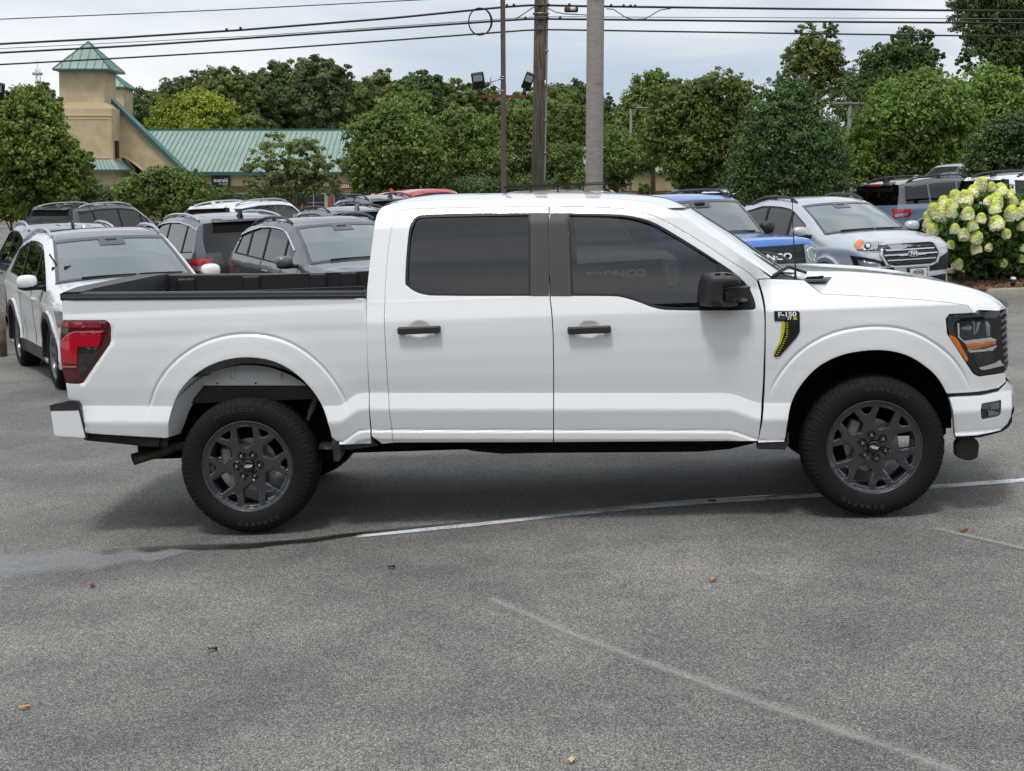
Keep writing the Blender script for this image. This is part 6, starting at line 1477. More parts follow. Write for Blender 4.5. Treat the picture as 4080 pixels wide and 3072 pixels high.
def hip(name, xl, xr_, yev, yap, xap, d, over_, parent, th=3.5):
    A = dp(xl, yev, d); B_ = dp(xr_, yev, d); wdt = B_.x - A.x; ap = dp(xap, yap, d + wdt / 2); ap.x = (A.x + B_.x) / 2
    z = A.z; pts = [(A.x, d, z), (B_.x, d, z), (B_.x, d + wdt, z), (A.x, d + wdt, z), (ap.x, d + wdt / 2, ap.z)]
    r_ = mesh(name, pts, [(0, 1, 4), (1, 2, 4), (2, 3, 4), (3, 0, 4)], M_ROOF, parent, False)
    m = MB(); h = th * d / 3185; m.box(((A.x + B_.x) / 2, d + wdt / 2, z - h / 2 - .01), (wdt + .06, wdt + .06, h)); m.build('fascia', M_FASC, r_, False)
    m = MB()
    for p in pts[:4]: m.tube([p, pts[4]], .06, 5)
    m.build('hip_cap', M_FASC, r_, False)
    m = MB(); n = 7
    for i in range(1, n):
        t = i / n; x = A.x + wdt * t; k = 1 - abs(2 * t - 1)
        m.tube([(x, d - .01, z + .01), (x, d + wdt / 2 * k, z + (ap.z - z) * k + .02)], .03, 4)
        m.tube([(B_.x + .01, d + wdt * t, z + .01), (B_.x - wdt / 2 * k, d + wdt * t, z + (ap.z - z) * k + .02)], .03, 4)
    m.build('roof_seams', M_ROOFR, r_, False)
hip('pyramid_roof', 114, 237.5, 148, 90, 175, TD - .2, 0, tw)
A = [dp(105, 366, TD - .7), dp(258, 366, TD - .7)]; B2 = [dp(117, 345, TD), dp(244, 345, TD)]
mesh('skirt_roof', [tuple(A[0]), tuple(A[1]), tuple(B2[1]), tuple(B2[0]), (A[1].x, TD + 4, A[1].z), (B2[1].x, TD + 4, B2[1].z)], [(0, 1, 2, 3), (1, 4, 5, 2)], M_ROOF, tw, False)
prism('skirt_fascia', [(104, 366), (258.5, 366), (258.5, 371), (104, 371)], TD - .75, 4.6, M_FASC, tw)
m = MB()
for x in range(112, 256, 9): a_ = dp(x, 366, TD - .7); b_ = dp(118 + (x - 105) * .83, 345, TD); m.tube([tuple(a_), tuple(b_)], .03, 4)
m.build('roof_seams', M_ROOFR, tw, False)
arc_ = [(248, 420), (248, 337), (254, 335.5), (262, 337), (272, 341), (283, 348), (294, 356), (304, 364), (312, 371), (312, 420)]
prism('gable_wall', [(229, 212), (232, 212), (389, 369), (389, 420), (312, 420), (312, 371), (304, 364), (294, 356), (283, 348), (272, 341), (262, 337), (254, 335.5), (229, 337)], TD + 2.5, 1.0, M_TAN, tw)
prism('gable_fascia', [(227, 205), (232, 206), (398, 368), (391, 371), (229, 213)], TD + 2.2, 1.5, M_FASC, tw)
m = MB(); m.tube([tuple(dp(x, y - .0, TD + 2.48)) for x, y in arc_[1:-1]], .09, 6); m.build('arch_trim', P('tan_stucco_light', (.62, .49, .29), .8), tw)
prism('passage', rect(240, 333, 320, 440), TD + 4.2, .1, M_DARK, tw)
prism('skirt_roof', [(318, 364), (370, 364), (380, 370), (312, 370)], TD + 1.9, .5, M_ROOF, tw); prism('skirt_fascia', rect(312, 369.5, 380, 373), TD + 1.85, .6, M_FASC, tw)
prism('side_sign', [(243, 304), (253.5, 304), (254, 342), (244.5, 342)], TD + .6, .5, P('sign_brown', (.02, .012, .014), .5), tw)
m = MB(); c = dp(250, 372, TD + 1); m.lathe([(-.12, .55), (.12, .55)], 20, 'X', (c.x, c.y, c.z)); m.build('round_bracket', P('tan_stucco_light', (.62, .49, .29), .8), tw)
t2 = empty('rear_tower', (0, 0, 0)); tag(t2, 'smaller tan tower with green hip roof just behind the big tower', 'tower')
prism('block', [(190, 186), (267, 186), (268.5, 300), (190, 300)], 124, 3, M_TAN, t2); hip('pyramid_roof', 180, 271, 187, 152, 225, 123.7, 0, t2)
prism('moulding', rect(196, 233, 268, 236), 123.9, .1, P('tan_stucco_light', (.62, .49, .29), .8), t2)
# radio mast on the horizon
md = 300.; b_ = dp(87, 300, md); t_ = dp(87, 128, md); mast = MB(); rw = .55
zz = np.linspace(b_.z - 8, t_.z, 26)
for k in range(3):
    a = 2 * PI * k / 3; mast.tube([(b_.x + rw * math.cos(a), md + rw * math.sin(a), z) for z in (zz[0], zz[-3])], .06, 4)
for i in range(len(zz) - 3):
    for k in range(3):
        a, a2 = 2 * PI * k / 3, 2 * PI * (k + 1) / 3; mast.tube([(b_.x + rw * math.cos(a), md + rw * math.sin(a), zz[i]), (b_.x + rw * math.cos(a2), md + rw * math.sin(a2), zz[i + 1])], .04, 3)
mast.tube([(b_.x, md, zz[-3]), (b_.x, md, zz[-1])], .05, 4)
for z in (zz[-4], zz[-9]): mast.box((b_.x, md, z), (1.8, 1.0, .5))
tag(mast.build('radio_mast', P('mast_grey', (.35, .33, .33), .6)), 'thin lattice radio mast rising beside the tower roof', 'mast')

# ------------------------------------------------------------ poles, lamps and cables
M_BRP = P('brown_pole', (.085, .065, .055), .55, var=.2, vscale=3); M_RUSTB = P('rusty_arm', (.13, .035, .02), .75, var=.4, vscale=8)
def wood_mat():
    m = bpy.data.materials.new('weathered_wood'); m.use_nodes = True; t = m.node_tree; b = t.nodes["Principled BSDF"]; c = t.nodes.new("ShaderNodeTexCoord"); mp = t.nodes.new("ShaderNodeMapping"); mp.inputs['Scale'].default_value = (16, 16, 1.1)
    n = t.nodes.new("ShaderNodeTexNoise"); n.inputs['Scale'].default_value = 1.6; n.inputs['Detail'].default_value = 8; n.inputs['Roughness'].default_value = .7
    r = t.nodes.new("ShaderNodeValToRGB"); e = r.color_ramp.elements; e[0].position = .36; e[0].color = (.035, .026, .02, 1); e[1].position = .66; e[1].color = (.26, .22, .17, 1); q = e.new(.5); q.color = (.12, .095, .07, 1)
    sx = t.nodes.new("ShaderNodeSeparateXYZ"); mr = t.nodes.new("ShaderNodeMapRange"); mr.inputs[1].default_value = 2.0; mr.inputs[2].default_value = 5.0; mr.inputs[3].default_value = .55; mr.inputs[4].default_value = 0; mx_ = t.nodes.new("ShaderNodeMixRGB"); mx_.inputs[2].default_value = (.14, .17, .12, 1)
    t.links.new(c.outputs['Object'], mp.inputs[0]); t.links.new(mp.outputs[0], n.inputs['Vector']); t.links.new(n.outputs['Fac'], r.inputs[0]); t.links.new(c.outputs['Object'], sx.inputs[0]); t.links.new(sx.outputs[2], mr.inputs[0]); t.links.new(mr.outputs[0], mx_.inputs[0]); t.links.new(r.outputs[0], mx_.inputs[1]); t.links.new(mx_.outputs[0], b.inputs['Base Color'])
    b.inputs['Roughness'].default_value = .85; bp = t.nodes.new("ShaderNodeBump"); bp.inputs['Strength'].default_value = .5; t.links.new(n.outputs['Fac'], bp.inputs['Height']); t.links.new(bp.outputs[0], b.inputs['Normal']); return m
def galv_mat():
    m = bpy.data.materials.new('galvanised_steel'); m.use_nodes = True; t = m.node_tree; b = t.nodes["Principled BSDF"]; c = t.nodes.new("ShaderNodeTexCoord"); mp = t.nodes.new("ShaderNodeMapping"); mp.inputs['Scale'].default_value = (2.2, 2.2, 9)
    n = t.nodes.new("ShaderNodeTexNoise"); n.inputs['Scale'].default_value = 1.3; n.inputs['Detail'].default_value = 7; n.inputs['Roughness'].default_value = .75
    r = t.nodes.new("ShaderNodeValToRGB"); e = r.color_ramp.elements; e[0].position = .30; e[0].color = (.16, .14, .13, 1); e[1].position = .62; e[1].color = (.34, .31, .28, 1); q = e.new(.40); q.color = (.27, .245, .225, 1)
    t.links.new(c.outputs['Object'], mp.inputs[0]); t.links.new(mp.outputs[0], n.inputs['Vector']); t.links.new(n.outputs['Fac'], r.inputs[0]); t.links.new(r.outputs[0], b.inputs['Base Color']); b.inputs['Roughness'].default_value = .6; b.inputs['Metallic'].default_value = .25; return m
M_LED = P('led_panel', (.45, .46, .45), .25, metal=.2)
bpd = 36.; bx_, bt_ = dp(1088.5, 380, bpd), dp(1083.5, 0, bpd)
br_ = empty('lamp_pole', (0, 0, 0)); tag(br_, 'square brown pole carrying two black flood lights on a rusty crossarm', 'lamp post')
m = MB(); g0 = gz(bx_.x, bpd); H_ = 11.
def sqp(p0, p1, w0, w1): 
    vs = []
    for p, w_ in ((p0, w0), (p1, w1)): vs += [(p[0] - w_, p[1] - w_, p[2]), (p[0] + w_, p[1] - w_, p[2]), (p[0] + w_, p[1] + w_, p[2]), (p[0] - w_, p[1] + w_, p[2])]
    return vs, [(0, 1, 5, 4), (1, 2, 6, 5), (2, 3, 7, 6), (3, 0, 4, 7), (4, 5, 6, 7)]
m.add(*sqp((bx_.x, bpd, g0), (bx_.x - .012, bpd, dp(1086, 182, bpd).z), .068, .066)); m.build('pole', M_BRP, br_, False)
m = MB(); m.add(*sqp((bx_.x - .012, bpd, dp(1086, 184, bpd).z), (bt_.x, bpd, H_), .060, .055)); m.build('upper_pole', M_BRP, br_, False)
m = MB(); c0_, c1_2 = dp(1033, 208.5, bpd), dp(1140, 209.5, bpd); m.box(((c0_.x + c1_2.x) / 2, bpd - .02, c0_.z), (c1_2.x - c0_.x, .06, .06)); m.build('crossarm', M_RUSTB, br_, False)
def flood(parent, fx, fy, tx, ty, d, lean, w_=27, h_=34):
    """flood light whose joint is at pixel (fx, fy) and head centred on (tx, ty)"""
    J = dp(fx, fy, d); C_ = dp(tx, ty, d); k = d / 3185.; m = MB()
    m.box((0, 0, 0), (w_ * k, .12, h_ * k), bev=.02); M_ = Matrix.Rotation(math.radians(lean), 3, 'Y') @ Matrix.Rotation(math.radians(22), 3, 'X')
    hd_ = mesh('lamp_head', [tuple(M_ @ Vector(v) + C_) for v in m.v], m.f, M_TRIM, parent, False)
    m2 = MB(); m2.box((0, -.066, h_ * k * .20), (w_ * k * .72, .012, h_ * k * .38)); mesh('led_panel', [tuple(M_ @ Vector(v) + C_) for v in m2.v], m2.f, M_LED, hd_, False)
    m3 = MB(); nk = M_ @ Vector((0, 0, -h_ * k * .45)) + C_; m3.tube([tuple(nk), tuple(nk * .4 + J * .6), tuple(J)], [.06, .045, .045], 8); m3.build('knuckle', M_TRIM, parent)
flood(br_, 1040, 206, 1033, 174, bpd, -9); flood(br_, 1131, 206, 1141, 175, bpd, 22, 20, 36)
m = MB(); q = [dp(1060, 165, bpd), dp(1060, 178, bpd), dp(1084, 170, bpd)]; m.tube([tuple(q[0]), tuple(q[1])], .012, 5); m.tube([tuple(q[1]), tuple(q[2])], .012, 5); m.tube([tuple(q[1]), tuple(dp(1080, 194, bpd))], .010, 5)
for v in (166, 171, 196): c = dp(1086, v, bpd); m.box((c.x, bpd, c.z), (.15, .15, .02))
m.build('bracket', P('zinc', (.35, .35, .36), .4, metal=.8), br_)
# the same pair of lights, just entering at the left edge
fl_ = empty('lamp_pole', (0, 0, 0)); tag(fl_, 'flood light cut off by the left edge of the photo', 'lamp post')
flood(fl_, -10, 232, -4, 196, 36, 14, 26, 36); m = MB(); c = dp(-62, 232, 36); m.add(*sqp((c.x, 36, gz(c.x, 36)), (c.x, 36, 11), .07, .06)); m.build('pole', M_BRP, fl_, False); m = MB(); m.box(((c.x + dp(-8, 232, 36).x) / 2, 36, dp(-8, 233, 36).z), (dp(-6, 232, 36).x - c.x, .06, .06)); m.build('crossarm', M_RUSTB, fl_, False)
ud = 44.; u0, u1 = dp(1162.5, 395, ud), dp(1168, 0, ud); g0 = gz(u0.x, ud); slx = (u1.x - u0.x) / (u1.z - u0.z)
up_ = empty('utility_pole', (0, 0, 0)); tag(up_, 'weathered wooden utility pole holding the overhead cables', 'utility pole')
zt_ = 13.; P0 = (u0.x + slx * (g0 - u0.z), ud, g0); P1 = (u0.x + slx * (zt_ - u0.z), ud, zt_); m = MB(); m.tube([P0, tuple((Vector(P0) + Vector(P1)) / 2), P1], [.205, .185, .165], 20); m.build('pole', wood_mat(), up_)
def upx(v, off=0.): c = dp(1168 - 5.5 * v / 395, v, ud); return Vector((c.x + off, ud, c.z))
m = MB(); m.tube([tuple(upx(v, .19) + Vector((0, -.06, 0))) for v in (-40, 100, 250, 388, 395)], .022, 6); m.tube([tuple(upx(v, .215) + Vector((0, -.02, 0))) for v in (-40, 100, 250, 380)], .014, 6)
m.build('conduit', P('conduit_grey', (.28, .29, .28), .6), up_)
m = MB()
for v in (30, 110, 182, 260, 330): c = upx(v, .15); m.box((c.x + .03, ud - .04, c.z), (.16, .16, .02))
c = upx(182, .17); m.box((c.x, ud - .18, c.z), (.06, .03, .22)); c = upx(30); m.box((c.x, ud, c.z), (.44, .44, .025)); m.build('strap', P('zinc', (.35, .35, .36), .4, metal=.8), up_)
gp_ = empty('steel_pole', (0, 0, 0)); tag(gp_, 'thick grey steel pole rising behind the pickup roof, right of the wooden pole', 'pole')
gd = 40.; gx_ = dp(1284.3, 300, gd).x; m = MB(); g0 = gz(gx_, gd); m.lathe([(g0, .236), (7, .230), (13, .222)], 12, 'Z', (gx_, gd, 0)); m.build('pole', galv_mat(), gp_, False)
m = MB(); m.lathe([(g0, .34), (g0 + .05, .34), (g0 + .05, .0)], 12, 'Z', (gx_, gd, 0)); m.build('base_flange', P('zinc', (.35, .35, .36), .4, metal=.8), gp_, False)
def small_lamp(x, y0, y1, d, arms, label, r=.07):
    e_ = empty('street_lamp', (0, 0, 0)); tag(e_, label, 'lamp post'); c = dp(x, y0, d); m = MB(); m.tube([(c.x, d, gz(c.x, d)), (c.x, d, c.z)], [r * 1.3, r], 8); m.build('pole', P('post_grey', (.16, .155, .145), .6), e_)
    for (ax_, ay_) in arms:
        q = dp(ax_, ay_, d); m = MB(); m.tube([(c.x, d, c.z), tuple(q)], [.05, .045], 6); v = (q - Vector((c.x, d, c.z))); m.box(tuple(q), (.75, .25, .10), bev=.03); m.build('lamp_arm', P('post_grey', (.16, .155, .145), .6), e_)
small_lamp(1363, 240, 320, 82, [(1388, 233)], 'slim grey street lamp with one arm, right of the steel pole')
small_lamp(1836, 228, 340, 66, [(1818, 224), (1856, 224)], 'grey street lamp with two arms standing before the right-hand trees', .09)
small_lamp(1021, 236, 320, 90, [(1012, 234)], 'small lamp head showing above the trees left of the brown pole')
# cables
M_CAB = P('cable_black', (.012, .012, .013), .55); M_CABG = P('cable_grey', (.12, .125, .13), .5)
def cable(name, label, pts, r, mat=M_CAB, d=ud, group='cables on the wooden utility pole'):
    xs_ = [p[0] for p in pts]; yv_ = [p[1] for p in pts]; xx = np.arange(xs_[0], xs_[-1] + 1, 14); yy = np.interp(xx, xs_, yv_)
    k = np.array([1, 2, 3, 4, 3, 2, 1.]); k /= k.sum(); y2 = yy.copy(); y2[3:-3] = np.convolve(yy, k, 'valid'); m = MB(); m.tube([tuple(dp(x, y, d)) for x, y in zip(xx, y2)], r, 6)
    o = m.build(name, mat); tag(o, label, 'cable', group); return o
dl = ud - .22
def span(pl, pr): return [(-150, pl[0][1] + (pl[0][1] - pl[1][1]) * 150 / max(1, pl[1][0] - pl[0][0]))] + pl + pr + [(2400, pr[-1][1] + 1)]
cable('overhead_cable', 'thick black overhead cable, uppermost of the three heavy ones', span([(0, 95), (250, 82), (520, 65), (850, 39), (1080, 16), (1160, 10)], [(1190, 12), (1305, 14), (1700, 19), (2212, 24)]), .034, d=dl)
cable('overhead_cable', 'thick black overhead cable, middle of the three heavy ones', span([(0, 114), (270, 100), (542, 82), (850, 61), (1155, 40)], [(1185, 41), (1700, 46.5), (2212, 50)]), .032, d=dl)
cable('overhead_cable', 'black overhead cable, lowest of all', span([(0, 139.5), (270, 125), (542, 109), (850, 87), (1155, 64)], [(1185, 64), (1700, 72), (2212, 79)]), .026, d=dl)
cable('overhead_cable', 'thin grey cable just above the middle heavy one', span([(0, 105), (542, 78), (1155, 36)], [(1185, 36), (2212, 41)]), .011, M_CABG, d=dl)
cable('overhead_cable', 'thin dark cable highest in the sky at left', [(-150, 48), (0, 41.5), (470, 22), (940, -2), (1200, -16)], .016, d=dl, group=None)
m = MB(); m.tube([tuple(dp(x, y, dl)) for x, y in ((1084, 43), (1110, 43), (1125, 34), (1150, 17), (1160, 14))], .018, 6); tag(m.build('cable_loop', M_CABG), 'grey slack cable curving down left of the wooden pole', 'cable')
m = MB(); m.tube([tuple(dp(x, y, dl)) for x, y in ((1182, 17), (1200, 26), (1220, 30), (1262, 32), (1270, 33))], .016, 6); tag(m.build('cable_loop', M_CABG), 'grey slack cable under the splice box', 'cable')
m = MB(); m.tube([tuple(dp(x, y, dl)) for x, y in ((1310, 19), (1325, 20), (1352, 38), (1370, 42), (1395, 40), (1425, 22), (1450, 18))], .016, 6); tag(m.build('cable_loop', M_CABG), 'grey slack cable curving down right of the steel pole', 'cable')
cl_ = MB(); c = dp(1037, 47, dl - .05)
for k, (rx, rz, ox) in enumerate(((.335, .385, 0), (.345, .375, .01), (.325, .39, -.012), (.34, .38, .018))):
    cl_.tube([(c.x + ox + rx * math.cos(2 * PI * i / 36), c.y - .02 * k, c.z + rz * math.sin(2 * PI * i / 36)) for i in range(36)], .012, 5, closed=True)
tag(cl_.build('cable_coil', M_CAB), 'round coil of spare black cable hanging on the lines', 'cable coil')
sb_ = empty('splice_box', (0, 0, 0)); tag(sb_, 'small brown and white cable box hanging between the two thick poles', 'cable box'); c = dp(1275 / 1.0 - 41, 20.5, dl); m = MB(); m.box((c.x, c.y, c.z), (.40, .18, .155), bev=.03); m.build('housing', P('box_brown', (.05, .04, .02), .5), sb_)
m = MB(); m.box((c.x + .04, c.y - .093, c.z + .01), (.15, .01, .10)); m.build('label_plate', P('plate_white', (.6, .62, .6), .35), sb_); m = MB()
for dx in (-.12, .10): m.tube([(c.x + dx, c.y, c.z + .07), (c.x + dx, c.y, c.z + .15)], .012, 5)
m.build('hanger', P('zinc', (.35, .35, .36), .4, metal=.8), sb_)
for x, y, lb in ((1095, 14, 'clamp on the top cable touching the brown pole'), (1110, 13, 'clamp on the top cable just right of the brown pole'), (1185, 12.5, 'clamp on the top cable at the right side of the wooden pole'), (1230, 12, 'clamp on the top cable over the splice box'), (1320, 14, 'clamp on the top cable just right of the steel pole'), (1347, 14.5, 'left clamp of the close trio right of the steel pole'), (1362, 14.8, 'middle clamp of the close trio right of the steel pole'), (1372, 15, 'right clamp of the close trio right of the steel pole'), (1183, 41, 'clamp on the middle cable at the right side of the wooden pole'), (1210, 40, 'clamp on the middle cable between wooden and steel pole'), (1135, 41, 'clamp on the middle cable left of the wooden pole'), (520, 63, 'right clamp of the pair on the cable left of the coil'), (490, 66, 'left clamp of the pair on the cable left of the coil')):
    m = MB(); c = dp(x, y, dl); m.box((c.x, c.y - .02, c.z + .02), (.07, .08, .09), bev=.015); tag(m.build('cable_clamp', M_CAB), lb, 'cable clamp', 'clamps on the overhead cables')

# ------------------------------------------------------------ foliage
def leaf_mat(name, c0, c1, rough=.55, trans=.36, spec=.22, tips=None):
    if name in MATS: return MATS[name]
    m = bpy.data.materials.new(name); m.use_nodes = True; t = m.node_tree; b = t.nodes["Principled BSDF"]; o = t.nodes["Material Output"]
    g_ = t.nodes.new("ShaderNodeNewGeometry"); r = t.nodes.new("ShaderNodeValToRGB"); e = r.color_ramp.elements; e[0].color = (*c0, 1); e[1].color = (*c1, 1)
    if tips: q = e.new(.94); q.color = (*c1, 1); e[-1].color = (*tips, 1)
    t.links.new(g_.outputs['Random Per Island'], r.inputs[0])
    tc_ = t.nodes.new("ShaderNodeTexCoord"); n = t.nodes.new("ShaderNodeTexNoise"); n.inputs['Scale'].default_value = .55; n.inputs['Detail'].default_value = 2; mr = t.nodes.new("ShaderNodeMapRange"); mr.inputs[1].default_value = .3; mr.inputs[2].default_value = .7; mr.inputs[3].default_value = .62; mr.inputs[4].default_value = 1.45
    hs = t.nodes.new("ShaderNodeHueSaturation"); t.links.new(tc_.outputs['Object'], n.inputs['Vector']); t.links.new(n.outputs['Fac'], mr.inputs[0]); t.links.new(mr.outputs[0], hs.inputs['Value']); t.links.new(r.outputs[0], hs.inputs['Color']); t.links.new(hs.outputs[0], b.inputs['Base Color'])
    b.inputs['Roughness'].default_value = rough; b.inputs['Specular IOR Level'].default_value = spec
    tr = t.nodes.new("ShaderNodeBsdfTranslucent"); t.links.new(hs.outputs[0], tr.inputs[0]); mx_ = t.nodes.new("ShaderNodeMixShader"); mx_.inputs[0].default_value = trans
    t.links.new(b.outputs[0], mx_.inputs[1]); t.links.new(tr.outputs[0], mx_.inputs[2]); t.links.new(mx_.outputs[0], o.inputs[0]); MATS[name] = m; return m
def leaf_mesh(name, C_, Nrm, size, rng, mat, parent=None, asp=.55, jit=.45):
    n = len(C_); nn = Nrm + rng.normal(0, jit, (n, 3)); nn /= np.linalg.norm(nn, axis=1)[:, None]
    a = np.cross(nn, rng.normal(0, 1, (n, 3))); a /= np.linalg.norm(a, axis=1)[:, None]; b = np.cross(nn, a)
    s_ = size * rng.uniform(.65, 1.35, n)[:, None]
    v = np.stack([C_ - a * s_ * .5, C_ - b * s_ * asp * .5 + nn * s_ * .08, C_ + a * s_ * .5, C_ + b * s_ * asp * .5 + nn * s_ * .08], 1).reshape(-1, 3)
    me = bpy.data.meshes.new(name); me.vertices.add(4 * n); me.vertices.foreach_set('co', v.ravel().astype(np.float32)); me.loops.add(4 * n); me.loops.foreach_set('vertex_index', np.arange(4 * n, dtype=np.int32))
    me.polygons.add(n); me.polygons.foreach_set('loop_start', np.arange(0, 4 * n, 4, dtype=np.int32)); me.update(calc_edges=True); me.validate()
    return link(name, me, mat, parent)
def crown_pts(blobs, n, rng, clump=.30, shell=.55, per=26):
    """leaf centres and outward normals: clumps spread over the shell and inside of each lobe"""
    B = np.array(blobs, float); w_ = B[:, 3] * B[:, 5]; w_ /= w_.sum(); k = max(8, n // per); bi = rng.choice(len(B), k, p=w_)
    d = rng.normal(0, 1, (k, 3)); d[:, 1] -= .25; d[:, 2] += .15; d /= np.linalg.norm(d, axis=1)[:, None]
    r = shell + (1.24 - shell) * rng.random(k) ** .85
    sp_ = rng.random(k) < .14; r = np.where(sp_, rng.uniform(1.12, 1.42, k), r)
    cc = B[bi, :3] + d * r[:, None] * B[bi, 3:6]; cr = B[bi, 3] * clump * rng.uniform(.45, 1.5, k) * np.where(sp_, .55, 1)
    ii = rng.integers(0, k, n); q = rng.normal(0, 1, (n, 3)); q /= np.linalg.norm(q, axis=1)[:, None]; q *= (rng.random(n) ** .45 * 1.1)[:, None]; q[:, 2] *= .66
    return cc[ii] + q * cr[ii][:, None], q * 1.1 + d[ii] * .25 + np.array([0, 0, .45])
M_BARK = P('bark', (.085, .065, .050), .9, var=.35, vscale=6, bump=.6, bscale=20)
def tree(name, label, d, blobs, n, size, mat, tx=None, group=None, clump=.30, seed=1, shell=.5, tr=.16, cat='tree', depth=1.0, asp=.55, per=26, base=None):
    """blobs: (x, y, r) or (x, y, rx, ry) in 2212-wide photo pixels at distance d"""
    rng = np.random.default_rng(seed); k = d / 3185.; Bw = []
    for q in blobs:
        c = dp(q[0], q[1], d); rx = q[2] * k; rz = (q[3] if len(q) > 3 else q[2]) * k; Bw.append((c.x, d + rng.uniform(-.35, .35) * rx * depth, c.z, rx, rx * depth, rz))
    tx = tx if tx is not None else np.mean([q[0] for q in blobs]); bx0 = dp(tx, 400, d).x; g0 = gz(bx0, d) if base is None else base
    rt = empty(name, (bx0, d, g0)); tag(rt, label, cat, group)
    sh = np.array([bx0, d, g0])
    C_, Nn = crown_pts([(b[0] - sh[0], b[1] - sh[1], b[2] - sh[2], *b[3:]) for b in Bw], n, rng, clump, shell, per)
    k_ = C_[:, 2] > .05; leaf_mesh('crown', C_[k_], Nn[k_], size, rng, mat, rt, asp)
    m = MB(); top = max(b[2] for b in Bw) - g0; zc = np.mean([b[2] for b in Bw]) - g0
    f0 = min(b[2] - b[5] for b in Bw) - g0; f0 = max(.4, min(zc * .5, f0 + .3))
    m.tube([(0, 0, -.1), (.02, 0, f0 * .5), (0, .03, f0), (0, 0, zc)], [tr * 1.25, tr, tr * .9, tr * .55], 8)
    for b in Bw:
        e_ = Vector((b[0] - sh[0], b[1] - sh[1], b[2] - sh[2])); s0 = Vector((0, 0, min(max(f0, e_.z - abs(e_.x) * .8 - .5), zc)))
        m.tube([tuple(s0), tuple(s0.lerp(e_, .5) + Vector((0, 0, .1))), tuple(e_)], [tr * .5, tr * .33, tr * .16], 6)
        for _ in range(3):
            o_ = Vector(rng.normal(0, 1, 3)).normalized(); m.tube([tuple(s0.lerp(e_, .6)), tuple(e_ + Vector((o_.x * b[3], o_.y * b[4], o_.z * b[5])) * .75)], [tr * .2, tr * .06], 4)
    m.build('trunk', M_BARK, rt); return rt
G1 = leaf_mat('leaf_mid', (0.0892, 0.146, 0.0367), (0.2282, 0.3012, 0.0799)); G2 = leaf_mat('leaf_dark', (0.0555, 0.0986, 0.0316), (0.1428, 0.2045, 0.0633)); G3 = leaf_mat('leaf_olive', (0.0951, 0.1314, 0.0367), (0.2282, 0.2646, 0.075), tips=(.19, .18, .05))
G4 = leaf_mat('leaf_yellow', (0.1404, 0.2052, 0.0238), (0.3888, 0.432, 0.0648)); G5 = leaf_mat('leaf_bright', (0.1091, 0.1825, 0.0367), (0.2975, 0.4107, 0.0834)); G6 = leaf_mat('leaf_glossy', (0.0397, 0.0839, 0.0216), (0.1111, 0.1862, 0.0466), rough=.42, spec=.35, trans=.2)
G7 = leaf_mat('leaf_dull', (0.0753, 0.1095, 0.0451), (0.1627, 0.2008, 0.0799))
FG = 'trees on the wooded rise behind the shopping building'
far = [(262, 195, 36, G2), (300, 200, 40, G7), (345, 205, 42, G1), (393, 172, 44, G7), (442, 158, 45, G7), (492, 152, 45, G3), (545, 160, 42, G7), (592, 145, 46, G2), (645, 140, 44, G3), (692, 128, 42, G7), (730, 168, 36, G1), (772, 178, 40, G2), (826, 163, 38, G3), (872, 185, 36, G1), (915, 160, 38, G2), (958, 188, 34, G3), (1000, 178, 36, G1), (1048, 188, 34, G2), (1142, 195, 34, G1), (1192, 186, 36, G1), (1240, 182, 40, G2), (1290, 215, 32, G1)]
fdesc = ['oak crown rising right beside the small rear tower', 'dull green crown second from the small rear tower', 'green crown behind the left half of the yellow tree', 'rounded dark crown above the yellow tree, left of its top', 'broad dull crown straight above the yellow tree', 'brownish-green crown just right of the yellow tree top', 'dark crown behind the middle of the green roof', 'tall dark green crown, left of the highest tree', 'olive crown touching the highest tree on its left', 'highest tree of the rise, left of centre', 'mid green crown stepping down right of the highest tree', 'dark crown above the end of the roof ridge', 'olive pointed crown above the dense round tree', 'green crown low between two pointed crowns', 'pointed dark crown left of the brown lamp pole lights', 'olive low crown before the left flood light', 'green crown behind the left flood light', 'dark crown just left of the brown pole', 'green crown between the brown pole and the wooden pole', 'bright green crown just right of the wooden pole', 'dark crown touching the steel pole on its left', 'low crown right behind the steel pole']
for i, (x, y, r, mt) in enumerate(far):
    r *= 1.12
    d = 138 + (i * 37 % 30); rr = random.Random(i)
    bl = [(x + rr.uniform(-4, 4), y + r * .78, r * .78), (x - r * .70, y + r * 1.15, r * .72), (x + r * .70, y + r * 1.10, r * .72), (x, y + r * 1.2, r * 1.0), (x + rr.uniform(-8, 8), y + 75, r * .95), (x - r * .4, y + 110, r * .85), (x + r * .4, y + 118, r * .85)]
    tree('woodland_tree', fdesc[i], d, bl, 20000, .34, mt, group=FG, seed=100 + i, tr=.3, clump=.26, per=70, shell=.7)
tree('yellow_tree', 'yellow-green broad tree behind the green metal roof', 126, [(420, 246, 42), (372, 262, 38), (465, 258, 40), (335, 274, 20), (500, 270, 22), (420, 275, 60, 30)], 21000, 0.281, G4, seed=5, clump=.3)
tree('small_tree', 'small dull tree showing over the roof, right of the yellow tree', 124, [(540, 272, 22), (565, 276, 15)], 4375, 0.252, G3, seed=6)
tree('street_tree', 'large leafy tree at the left edge before the tower', 42, [(55, 236, 44, 38), (18, 262, 42), (98, 252, 34), (45, 300, 62), (112, 305, 42), (20, 350, 58), (95, 350, 55), (150, 335, 26), (172, 350, 26), (60, 395, 58), (135, 395, 42), (165, 378, 30), (10, 410, 40)], 52500, 0.118, leaf_mat('leaf_elm', (0.0892, 0.146, 0.0333), (0.2777, 0.365, 0.075)), tx=78, seed=11, tr=.16, clump=.27, shell=.4)
tree('background_tree', 'dark tree top poking up behind the left-edge tree', 95, [(88, 200, 18), (62, 222, 22), (110, 225, 20), (90, 245, 40), (30, 235, 20)], 12250, 0.222, G1, seed=12)
